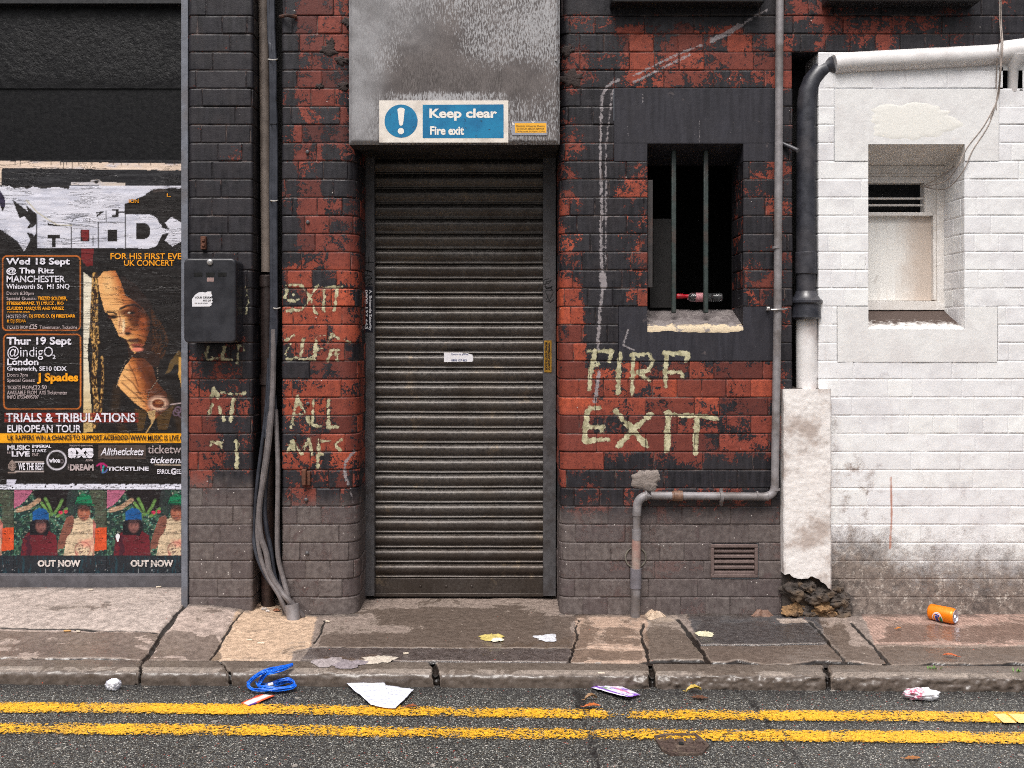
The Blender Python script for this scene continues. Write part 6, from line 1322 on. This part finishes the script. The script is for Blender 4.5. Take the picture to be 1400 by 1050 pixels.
m = MB(); q = [G(x, y, ROADZ + .0065) for x, y in ((1358, 976), (1374, 975.5), (1390, 988), (1372, 988))]; m.add(q[::-1], [(0, 1, 2, 3)]); q = [G(x, y, ROADZ + .0065) for x, y in ((1378, 975.5), (1420, 976.5), (1430, 990), (1393, 988))]; m.add(q[::-1], [(0, 1, 2, 3)])
tag(m.build('road_marking', simple('pale_yellow_patch', lin(240, 206, 130), .5, .15, 100, .002), None), kind='structure')
# ================================================================== things lying about
def onroad(x, y, dz=0.0): return G(x, y, ROADZ + dz)
def quadpatch(name, corners, nx, ny, hf, colf, label, cat, z0, group=None, rough=0.5, solid=0.0008, parent=None):
    A, B = np.meshgrid(np.linspace(0, 1, nx), np.linspace(0, 1, ny), indexing='ij')
    c = [np.array(G(x, y, z0)) for x, y in corners]
    Pp = (c[0] * ((1 - A) * (1 - B))[..., None] + c[1] * (A * (1 - B))[..., None] + c[2] * (A * B)[..., None] + c[3] * ((1 - A) * B)[..., None])
    Pp[..., 2] += hf(A, B); loc = np.array(Pp.reshape(-1, 3).mean(0)); loc[2] = z0
    col = Paint(A * 100, B * 100, (0.7, 0.7, 0.7)); colf(col, A, B)
    o = np_mesh(name, Pp.reshape(-1, 3), gridfaces(nx, ny)[:, ::-1], PAPER, None, {'Col': col.c}, loc=loc); o.location = loc
    s_ = o.modifiers.new('Solidify', 'SOLIDIFY'); s_.thickness = solid
    return tag(o, label, cat, group)
def m_paper():
    m, k = newmat('litter_paper'); n = k.noise(70, 5, .65); k.fin(k.mix(k.r(n, .55, .75, 0, .3), k.atc('Col'), lin(120, 112, 108)), 0.45, k.bump(n, .0015)); return m
PAPER = m_paper()
# two sheets of white paper
def sheetcol(p, A, B):
    p.put(A >= 0, lin(226, 228, 240)); p.put((np.abs((B * 9) % 1 - .5) < .16) * (vnoise(A * 60, np.floor(B * 9), 5) > .42) * (A > .08) * (A < .92) * (B > .1) * (B < .95), lin(150, 156, 176), .55)
hs = lambda A, B: 0.004 + 0.010 * fbm(A * 3, B * 3, 5) + .002 * fbm(A * 14, B * 14, 6)
quadpatch('paper_sheet', [(474, 939), (524, 934), (540, 971), (507, 968)], 24, 24, lambda A, B: hs(A, B) + .004 * (1 - B), sheetcol, 'left sheet of the two white printed papers on the yellow line', 'paper', ROADZ, 'sheets of white paper in the gutter')
quadpatch('paper_sheet', [(524, 940), (566, 946), (540, 973), (512, 970)], 24, 24, lambda A, B: hs(A, B) + .001, sheetcol, 'right sheet of the two white printed papers, pointing right, by the yellow line', 'paper', ROADZ, 'sheets of white paper in the gutter')
# purple and white wrapper
def purp(p, A, B):
    p.put(A >= 0, lin(232, 226, 240)); p.put((np.abs(A - .2) < .06) | (np.abs(B - .5) > .47), lin(120, 60, 180)); p.put(ss(.55, .6, fbm(A * 9, B * 5, 3)) * (A > .1), lin(126, 70, 186), .9)
    p.put(np.hypot((A - .62) / .10, (B - .6) / .25) < 1, lin(206, 130, 170)); p.put((np.hypot((A - .3) / .12, (B - .35) / .2) < 1) * (vnoise(A * 40, B * 14, 8) > .5), lin(130, 160, 120))
quadpatch('crisp_packet', [(808, 942), (832, 932.5), (876, 952), (858, 960)], 20, 12, lambda A, B: .003 + .012 * (1 - A) * B + .006 * fbm(A * 4, B * 4, 7), purp, 'flattened purple and white wrapper lying in the gutter', 'wrapper', ROADZ)
def redw(p, A, B): p.put(A >= 0, lin(226, 90, 50)); p.put((np.abs(B - .5) < .30) * (A > .06), lin(232, 224, 214)); p.put((np.abs(B - .5) < .07) * (vnoise(A * 22, B * 3, 3) > .5), lin(70, 60, 70)); p.put((A < .3) * (B > .8), lin(90, 50, 150))
quadpatch('snack_wrapper', [(329, 963), (358, 951), (376, 953), (341, 967.5)], 16, 8, lambda A, B: .003 + .006 * fbm(A * 4, B * 4, 7), redw, 'orange and white strip of wrapper on the first yellow line', 'wrapper', ROADZ)
# crumpled balls
def crumple(name, x, y, rx, ry, rz, cf, label, cat, seed):
    c = onroad(x, y + 3); nu, nv = 40, 22; U, Vv = np.meshgrid(np.linspace(0, 2 * np.pi, nu), np.linspace(0, np.pi, nv), indexing='ij')
    a, b = np.cos(U) * np.sin(Vv), np.sin(U) * np.sin(Vv); r = 0.62 + 0.75 * (fbm(a * 3 + 9 + seed, b * 3 + 9 + np.cos(Vv), seed, 3)); r = r - .22 * np.abs(fbm(a * 6 + seed + 20, b * 6 + 20 + 2 * np.cos(Vv), seed + 3) - .5) * 4; r[-1] = r[0]; r[:, 0] = r[:, 0].mean(); r[:, -1] = r[:, -1].mean()
    X = rx * r * a; Y = ry * r * b; Z = rz * (r * np.cos(Vv) + .8); Z = np.maximum(Z, 0.001)
    col = Paint(U * 16, Vv * 16, (0.8, 0.8, 0.85)); cf(col, U, Vv)
    o = np_mesh(name, np.stack([X, Y, Z], -1).reshape(-1, 3), gridfaces(nu, nv), PAPER, None, {'Col': col.c}, smooth=False); o.location = c
    return tag(o, label, cat)
crumple('crumpled_tissue', 154.5, 940, .028, .022, .022, lambda p, U, V_: p.put((fbm(U * 3, V_ * 3, 4) > .62), lin(120, 120, 160), .6), 'small crumpled white paper ball below the kerb at left', 'paper ball', 3)
crumple('crumpled_wrapper', 1259, 953, .062, .032, .022, lambda p, U, V_: p.put((np.sin(9 * fbm(U * 2, V_ * 2, 4) * 3) > .2) * (U > 1.4) * (U < 4.8), lin(190, 30, 90), .9), 'crumpled white and magenta wrapper in the gutter at right', 'wrapper', 9)
# blue plastic strap: many thin strands following one curve
cbl = MB(); paths = [[(400, 911), (386, 914.5), (370, 918), (356, 923), (344, 932), (339.5, 938), (343, 944), (356, 946.5), (378, 945), (396, 942.5), (403.5, 940)], [(400, 911.5), (388, 917), (372, 921), (362, 926), (356, 934), (354, 940), (364, 943.5), (380, 944), (394, 942), (402, 939)], [(358, 938), (368, 938), (378, 934.5), (388, 932), (396, 932), (402, 936), (403.5, 940)], [(350, 936), (356, 941.5), (372, 940), (384, 937), (394, 935), (399, 937)]]
def gz(x, y): return 0.010 if y < 921 else (0.010 - (y - 921) / 16 * 0.05 if y < 937 else ROADZ + .008)
for i, pl in enumerate(paths):
    for s_ in range(10 if i < 2 else 6):
        pts = []
        for j, (x, y) in enumerate(pl):
            wob = (s_ - 4) * (0.5 if i < 2 else 0.35) * min(1, j * .35 + .15); g = Vector(G(x + wob * .8 + random.uniform(-.5, .5), y + wob * .55 + random.uniform(-.3, .3), gz(x, y))); g.z += random.uniform(0, .009) + .003; pts.append(g)
        sm = []
        for a in range(len(pts) - 1):
            p0, p1, p2, p3 = pts[max(a - 1, 0)], pts[a], pts[a + 1], pts[min(a + 2, len(pts) - 1)]
            for t in (0, .25, .5, .75): sm.append(0.5 * ((2 * p1) + (-p0 + p2) * t + (2 * p0 - 5 * p1 + 4 * p2 - p3) * t * t + (-p0 + 3 * p1 - 3 * p2 + p3) * t ** 3))
        cbl.tube(sm + [pts[-1]], [random.uniform(.0012, .0024)] * (len(sm) + 1), 6)
loc = onroad(372, 943)
BL, kk = newmat('blue_plastic'); nn_ = kk.noise(90, 5, .7); kk.fin(kk.mix(kk.r(nn_, .5, .72), lin(0, 96, 214), lin(110, 176, 244)), .3, kk.bump(nn_, .001))
tag(cbl.build('plastic_strap', BL, None, loc), 'bright blue frayed plastic strap curled over the kerb edge', 'strap')
m = MB(); g = Vector(G(370, 936.5, ROADZ + .02)); m.tube([g + Vector((-.008, -.004, 0)), g + Vector((.006, .006, .002))], .0065, 8); o = m.build('paper_band', WHT, None, (g.x, g.y, ROADZ)); tag(o, 'small white scrap caught in the blue strap', 'scrap')
# drink can on its side
can = thing('drink_can', 'orange drink can lying on its side against the foot of the white wall', 'can', (*G(1288, 850)[:2], 0.0))
cr_, cl = 0.033, 0.115; yaw = math.radians(-46); R_ = Matrix.Rotation(yaw, 4, 'Z'); c0 = Vector((*G(1288, 850)[:2], cr_ + .001))
def canp(t, a, r): return c0 + (R_ @ Vector((t, r * math.sin(a), r * math.cos(a))))
ORG, kk = newmat('orange_can_print'); nn_ = kk.noise(30, 5, .6); kk.fin(kk.mix(nn_, lin(236, 116, 8), lin(252, 146, 20)), .28, kk.bump(nn_, .001), metal=.25)
SIL = simple('bare_aluminium', lin(206, 204, 214), .25, .1, 100, .0004, metal=.85)
m = MB(); seg = 40; profc = [(-cl / 2 + .004, .027), (-cl / 2 + .010, .0325), (-cl / 2 + .014, cr_), (cl / 2 - .014, cr_), (cl / 2 - .008, .031), (cl / 2 - .003, .0272)]
vs = [canp(t, i * 2 * math.pi / seg, r - (.0012 * math.sin(3 * i * 2 * math.pi / seg) if abs(t) < .04 else 0)) for t, r in profc for i in range(seg)]
m.add(vs, [(a * seg + i, a * seg + (i + 1) % seg, (a + 1) * seg + (i + 1) % seg, (a + 1) * seg + i) for a in range(len(profc) - 1) for i in range(seg)]); cbody = m.build('can_body', ORG, can)
m = MB(); pe = [(cl / 2 - .003, .0272), (cl / 2, .0275), (cl / 2, .0262), (cl / 2 - .006, .0235), (cl / 2 - .006, .0001)]
vs = [canp(t, i * 2 * math.pi / seg, r) for t, r in pe for i in range(seg)]; m.add(vs, [(a * seg + i, a * seg + (i + 1) % seg, (a + 1) * seg + (i + 1) % seg, (a + 1) * seg + i) for a in range(len(pe) - 1) for i in range(seg)])
lidc = m.build('can_lid', SIL, can); m = MB()
pe = [(-cl / 2 + .004, .027), (-cl / 2 + .001, .024), (-cl / 2 + .008, .018), (-cl / 2 + .010, .0001)]; vs = [canp(t, i * 2 * math.pi / seg, r) for t, r in pe for i in range(seg)]; m.add(vs, [(a * seg + (i + 1) % seg, a * seg + i, (a + 1) * seg + i, (a + 1) * seg + (i + 1) % seg) for a in range(3) for i in range(seg)])
m.build('can_base', SIL, can)
m = MB(); q = [canp(cl / 2 - .0045, a, r) for a, r in ((0.0, .004), (.6, .010), (2.6, .010), (3.14, .004))]; m.tube([canp(cl / 2 - .0045, 2.2, .002), canp(cl / 2 - .0035, 2.2, .013)], .005, 10); m.build('ring_pull', SIL, lidc)
m = MB(); c = canp(cl / 2 - .0055, -1.2, .013); ax1 = R_ @ Vector((0, 1, 0)); m.add([c + ax1 * .007 * math.cos(a) + Vector((0, 0, .009 * math.sin(a))) for a in np.linspace(0, 2 * math.pi, 17)[:-1]], [tuple(range(16))]); m.build('mouth', MAT['void'], lidc)
# printed badge wrapped on the body: text runs round the can
vs2, fs2 = text_polys('Fanta', 0.05, 0.2); a_, b_ = vs2.min(0), vs2.max(0)
bm_ = MB(); mid_ang = math.radians(-122)   # faces the street and a little up
def oncan(u, v, r): # u along text (around can), v across (along axis)
    return canp(-0.008 + v, mid_ang + u / cr_, r)
import itertools
def disc_on(rx_, ry_, r, mi, cu=0, cv=0):
    n = 28; ring = 6; V = [oncan(cu, cv, r)]; Fc = []
    for k in range(1, ring + 1):
        for i in range(n): t = 2 * math.pi * i / n; V.append(oncan(cu + rx_ * k / ring * math.cos(t), cv + ry_ * k / ring * math.sin(t), r))
    for i in range(n): Fc.append((0, 1 + i, 1 + (i + 1) % n))
    for k in range(ring - 1):
        for i in range(n): Fc.append((1 + k * n + i, 1 + (k + 1) * n + i, 1 + (k + 1) * n + (i + 1) % n, 1 + k * n + (i + 1) % n))
    bm_.add(V, Fc, mi)
disc_on(.030, .022, cr_ + .0004, 0); disc_on(.027, .0185, cr_ + .0007, 1); disc_on(.014, .006, cr_ + .0010, 3, -.002, .014)
NAVY = simple('navy_print', lin(16, 48, 140), .3); GRN = simple('green_print', lin(40, 130, 50), .3)
for mi, rr, gx_, gy_ in ((0, .0012, 1.12, 1.25), (2, .0015, 1.0, 1.0)):
    V = [oncan(-(((x - a_[0]) / (b_[0] - a_[0])) - .5) * .046 * gx_, (((y - a_[1]) / (b_[1] - a_[1])) - .5) * -.017 * gy_ * -1, cr_ + rr) for x, y, _ in vs2]; bm_.add(V, fs2, mi)
bm_.build('can_badge', [WHT, ORG, NAVY, GRN], cbody, smooth=0)
# bottle on the dark window sill
bt = thing('glass_bottle', 'small clear bottle with red cap lying behind the window bars', 'bottle', P(950, 408, .17))
GL, kk = newmat('clear_glass'); kk.fin((.85, .88, .9), .04, None, 0, .5, None, .97)
zb3 = PZ(409, .17); X = lambda x: PX(x, .17)
def lathe_x(prof, y, z, mat, name, parent):
    m = MB(); m.tube([(X(a), y, z) for a, r in prof], [r * S for a, r in prof], 20); return m.build(name, mat, parent)
lathe_x([(940, 3), (943, 5.5), (946, 6.4), (972, 6.4), (974, 5.4), (976, 6.2), (986, 6.2), (988, 4)], .17, PZ(406.5, .17), GL, 'bottle_body', bt)
RED = simple('red_plastic', lin(170, 16, 34), .3); lathe_x([(925, 3.2), (926, 3.6), (933, 3.6), (935, 2.8), (941, 3)], .17, PZ(405, .17), RED, 'bottle_cap', bt)
m = MB(); m.tube([(X(951), .17, PZ(406.5, .17)), (X(961), .17, PZ(406.5, .17))], 6.6 * S, 20); m.build('label_band', simple('red_white_label', lin(180, 120, 126), .4, .4, 200), bt)
# iron cover in the road
cov = thing('iron_cover', 'small rusty eight sided iron cover set in the road beside the yellow line', 'cover', onroad(932, 1020))
oc = [onroad(x, y) for x, y in ((894, 1009), (908, 1005.5), (952, 1005.5), (970, 1021), (960, 1032.5), (918, 1033.5), (905, 1027))]
def ring_z(pts, z): return [(p_[0], p_[1], z) for p_ in pts]
cx = sum(p_[0] for p_ in oc) / len(oc); cy = sum(p_[1] for p_ in oc) / len(oc); inn = [(cx + (p_[0] - cx) * .86, cy + (p_[1] - cy) * .84) for p_ in oc]; n = len(oc)
IR = simple('rusted_cover_iron', lin(74, 60, 54), .55, .35, 120, .003, dirt=lin(110, 96, 84), dirtamt=.8)
m = MB(); zt_ = ROADZ + .007; vs = ring_z(oc, ROADZ - .01) + ring_z(oc, zt_) + ring_z(inn, zt_) + ring_z(inn, zt_ - .004)
m.add(vs, [(k * n + i, k * n + (i + 1) % n, (k + 1) * n + (i + 1) % n, (k + 1) * n + i) for k in range(3) for i in range(n)]); m.build('cover_frame', IR, cov, smooth=0)
m = MB(); m.add(ring_z(inn, zt_ - .004), [tuple(range(n))])
for sx in range(4):
    for sy in range(2):
        a = onroad(912 + sx * 12.5, 1012 + sy * 12); m.box(a[0], a[0] + .022, a[1] - .03, a[1], zt_ - .004, zt_ - .001)
pl_ = m.build('cover_plate', IR, cov, smooth=0); m = MB(); a = onroad(931, 1018); m.box(a[0] - .007, a[0] + .007, a[1] - .01, a[1] + .006, zt_ - .003, zt_ - .0005); m.build('key_hole', MAT['void'], pl_)
# leaves
def leaf(x, y, L, ang, col, label, z=ROADZ, curl=.3, w=.45):
    n = 9; V = []; Fc = []
    for i in range(n):
        t = i / (n - 1); ww = w * L * math.sin(math.pi * min(1, t * .92 + .06)) ** .8 * (1 + .25 * math.sin(t * 22))
        for s_ in (-1, -.5, 0, .5, 1): V.append(Vector(((t - .5) * L, s_ * ww * .5, abs(s_) * curl * L * .25 + math.sin(t * 3.1) * L * .18 * curl * 2 + .001)))
    for i in range(n - 1):
        for j in range(4): Fc.append((i * 5 + j, (i + 1) * 5 + j, (i + 1) * 5 + j + 1, i * 5 + j + 1))
    M_ = Matrix.Rotation(math.radians(ang), 4, 'Z'); m = MB(); m.add([M_ @ v_ for v_ in V], Fc)
    m.tube([M_ @ Vector((-L * .5, 0, .003)), M_ @ Vector((-L * .75, .004, .004))], .0012, 5)
    o = m.build('fallen_leaf', simple('leaf_' + label.split()[0], col, .5, .35, 80, .001, dirt=tuple(c * .3 for c in col)), None, None); g = G(x, y, z); o.location = (g[0], g[1], z + .004); tag(o, label, 'leaf', 'fallen leaves')
leaf(808, 958, .045, 20, lin(140, 104, 66), 'brown curled leaf on the dark crack left of the purple wrapper', curl=.7)
leaf(810, 968.5, .055, 5, lin(176, 92, 40), 'rusty orange leaf lying on the first yellow line'); leaf(949, 947, .055, 10, lin(190, 160, 60), 'yellow leaf below the kerb, right of the purple wrapper', curl=.6); leaf(957, 956, .058, -10, lin(92, 60, 44), 'dark brown flat leaf just below the yellow leaf', curl=.1, w=.5)
leaf(562, 968, .04, 15, lin(140, 78, 44), 'brown leaf touching the right tip of the white papers', curl=.2); leaf(1299, 899, .05, 160, lin(176, 88, 46), 'orange brown leaf on the right hand paving near the kerb', z=0.002); leaf(1229, 861, .03, 30, lin(196, 120, 50), 'small orange leaf on the paving left of the can', z=0.002); leaf(1248, 1039, .05, 10, lin(150, 96, 50), 'tan leaf on the asphalt at bottom right', curl=.1)
# pale scraps and stubs
def stub(x, y, ang, L, z, label, col=lin(214, 200, 180)):
    m = MB(); d_ = Vector((math.cos(math.radians(ang)), math.sin(math.radians(ang)), 0)) * L / 2; m.tube([-d_ + Vector((0, 0, .004)), d_ * .3 + Vector((0, 0, .004)), d_ + Vector((0, 0, .0035))], [.0036, .0036, .003], 8)
    o = m.build('cigarette_end', [simple('stub_paper', col, .7)], None); g = G(x, y, z); o.location = (g[0], g[1], z + .001 + float(ground_z(np.array(g[0]), np.array(g[1])))); tag(o, label, 'cigarette end', 'cigarette ends on the ground')
for a in ((169, 797, 0, .03, 0, 'cigarette end at the foot of the poster board'), (217, 816, 35, .022, 0, 'cigarette end on the pink slab left of the pier'), (92, 870.5, 10, .026, 0, 'tan cigarette end on the long crack at left', lin(206, 160, 100)), (107, 871, 0, .016, 0, 'short cigarette end right of the tan one on the crack'),
          (341, 877, 5, .022, 0, 'cigarette end on the tan patch left of the two steps'), (357, 881, 0, .028, 0, 'longer cigarette end on the tan patch above the blue strap'), (822, 922, 0, .024, 0.002, 'white cigarette end on the kerb above the purple wrapper'), (124, 820, 20, .02, 0, 'stub on the pink slab at far left'), (448, 851, -20, .02, 0, 'stub in front of the middle brick pier'), (555, 895, 10, .02, 0, 'stub on the dark patch above the kerb')): stub(*a[:5], *a[5:])
def scrap(x, y, r, z, col, label, cat='scrap', group=None, seed=1, hh=.4):
    n = 30; V = [(0, 0, r * hh)]; 
    for k in (.5, 1):
        for i in range(n): t = 2 * math.pi * i / n; q = r * k * (1 + .7 * mnoise.noise(Vector((math.cos(t) * 1.3 + seed, math.sin(t) * 1.3, seed))) + .22 * mnoise.noise(Vector((math.cos(t) * 3 + seed, math.sin(t) * 4, seed + 3)))); V.append((q * 1.3 * math.cos(t), q * math.sin(t), (r * hh * .8 if k < 1 else 0) * (1 + mnoise.noise(Vector((i, seed, k))))))
    Fc = [(0, 1 + i, 1 + (i + 1) % n) for i in range(n)] + [(1 + i, 1 + n + i, 1 + n + (i + 1) % n, 1 + (i + 1) % n) for i in range(n)]
    m = MB(); m.add(V, Fc); nm = cat.replace(' ', '_'); o = m.build(nm, simple(nm + '_stuff', col, .6, .25, 90, .002, dirt=tuple(c * .45 for c in col)), None, smooth=60); g = G(x, y, z); o.location = (g[0], g[1], z + .0005 + float(ground_z(np.array(g[0]), np.array(g[1])))); tag(o, label, cat, group)
scrap(673, 872, .038, .002, lin(190, 172, 100), 'pale yellow petal scrap in front of the shutter', 'petal scrap', None, 3, .3); scrap(680, 875, .02, .004, lin(226, 222, 200), 'white petal at the right of the yellow petal scrap', 'petal scrap', None, 9, .4); scrap(748, 872, .040, .002, lin(206, 206, 212), 'white blue smear of trodden litter before the right pier', 'litter smear', None, 4, .15)
scrap(963, 867, .03, .002, lin(206, 200, 170), 'pale cream scrap on the dark asphalt square', 'scrap', None, 7, .3); scrap(895, 843, .040, .0, lin(190, 168, 146), 'pale stone beside the foot of the grey conduit', 'stone', None, 12, .55)
scrap(517, 902, .050, .002, lin(196, 184, 170), 'flat pale stone patch near the kerb, right of the grey lumps', 'stone', None, 14, .12); scrap(450, 905, .048, .002, lin(156, 146, 146), 'grey lilac lump of old mortar by the kerb above the blue strap', 'stone', None, 18, .2); scrap(476, 908, .045, .002, lin(140, 130, 134), 'second grey lilac lump, touching the flat pale stone', 'stone', None, 22, .2)
scrap(910, 848, .032, .0, lin(150, 134, 120), 'flat stone right of the pale stone by the conduit', 'stone', None, 27, .25); scrap(1042, 841, .030, .0, lin(120, 92, 78), 'reddish brown stone against the dark wall by the rubble', 'stone', None, 31, .7)
scrap(398, 826, .014, .02, lin(214, 206, 206), 'white crumb of litter at the cable foot', 'crumb', None, 35, .6)
for i, (x, y, r_, c_) in enumerate(((352, 833, .012, lin(120, 96, 80)), (361, 836, .010, lin(170, 158, 150)), (370, 829, .014, lin(90, 74, 66)), (378, 836, .011, lin(150, 96, 66)), (386, 833, .009, lin(190, 176, 166)), (356, 826, .012, lin(70, 60, 56)), (366, 838, .008, lin(206, 196, 190)))): 
    scrap(x, y, r_, .003, c_, ('brown', 'pale', 'dark', 'reddish', 'light grey', 'sooty', 'white')[i] + ' bit of rubble in the gap between the piers', 'pebble', 'bits of rubble in the gap between the piers', 50 + i, .7)
# sprigs of weed in the kerb crack
for i, (x, y, lb) in enumerate(((1277, 914, 'tiny green weed in the kerb crack below the orange brown leaf'), (1393, 918, 'tiny green weed in the kerb crack at the right edge'))):
    m = MB(); rg = random.Random(i)
    for k in range(12):
        a = rg.uniform(0, 6.28); l = rg.uniform(.01, .022); d_ = Vector((math.cos(a), math.sin(a) * .6, rg.uniform(.2, .9))) * l; s_ = Vector((-math.sin(a), math.cos(a), 0)) * .003
        b0 = Vector((rg.uniform(-.02, .02), 0, 0)); m.add([b0, b0 + d_ * .5 + s_, b0 + d_, b0 + d_ * .5 - s_], [(0, 1, 2, 3)])
    g = G(x, y, 0); o = m.build('weed', simple('weed_green', (.12, .26, .04), .5), None, smooth=0); o.location = (g[0], g[1], -.004); tag(o, lb, 'weed', 'weeds in the kerb crack')

# ================================================================== camera, light
cam = bpy.data.cameras.new('camera'); co = bpy.data.objects.new('camera', cam); COL.objects.link(co)
co.location = (0, -D, CZ); co.rotation_euler = (math.radians(90), 0, 0)
cam.sensor_width = 36; cam.lens = F / 1400 * 36; cam.shift_y = -(525 - VY) / 1400; cam.clip_end = 300; cam.clip_start = .05
scene.camera = co
scene.cycles.use_denoising = False; scene.cycles.filter_width = 1.0
w = bpy.data.worlds.new('World'); scene.world = w; w.use_nodes = True; nt = w.node_tree
sky = nt.nodes.new('ShaderNodeTexSky'); sky.sky_type = 'NISHITA'; sky.sun_disc = False; EL, AZ = 58, 195
sky.sun_elevation = math.radians(EL); sky.sun_rotation = math.radians(AZ); sky.air_density = 1.0; sky.dust_density = 6.0; sky.ozone_density = 1.0
bg = nt.nodes['Background']; bg.inputs[1].default_value = 0.105
hs_ = nt.nodes.new('ShaderNodeHueSaturation'); hs_.inputs['Saturation'].default_value = 0.35; nt.links.new(sky.outputs[0], hs_.inputs['Color']); 
tc_ = nt.nodes.new('ShaderNodeTexCoord'); sx_ = nt.nodes.new('ShaderNodeSeparateXYZ'); nt.links.new(tc_.outputs['Generated'], sx_.inputs[0])
mr_ = nt.nodes.new('ShaderNodeMapRange'); nt.links.new(sx_.outputs[2], mr_.inputs[0])
for i_, v_ in ((1, 0.0), (2, 1.0), (3, 0.22), (4, 1.95)): mr_.inputs[i_].default_value = v_   # overcast sky: brighter overhead than at the horizon
mu_ = nt.nodes.new('ShaderNodeVectorMath'); mu_.operation = 'SCALE'; nt.links.new(hs_.outputs[0], mu_.inputs[0]); nt.links.new(mr_.outputs[0], mu_.inputs['Scale']); nt.links.new(mu_.outputs[0], bg.inputs[0])
sl = bpy.data.lights.new('sun', 'SUN'); sl.energy = 1.5; sl.angle = math.radians(24); sl.color = (1, .97, .94); so = bpy.data.objects.new('sun', sl); COL.objects.link(so)
az = math.radians(AZ); dirv = Vector((math.sin(az) * math.cos(math.radians(EL)), math.cos(az) * math.cos(math.radians(EL)), math.sin(math.radians(EL))))
so.rotation_euler = dirv.to_track_quat('Z', 'Y').to_euler(); so.location = dirv * 6
vs_ = scene.view_settings; scene.display_settings.display_device = 'sRGB'; vs_.view_transform = 'Standard'; vs_.look = 'None'; vs_.exposure = 0.25; vs_.gamma = 1.0; vs_.use_curve_mapping = False
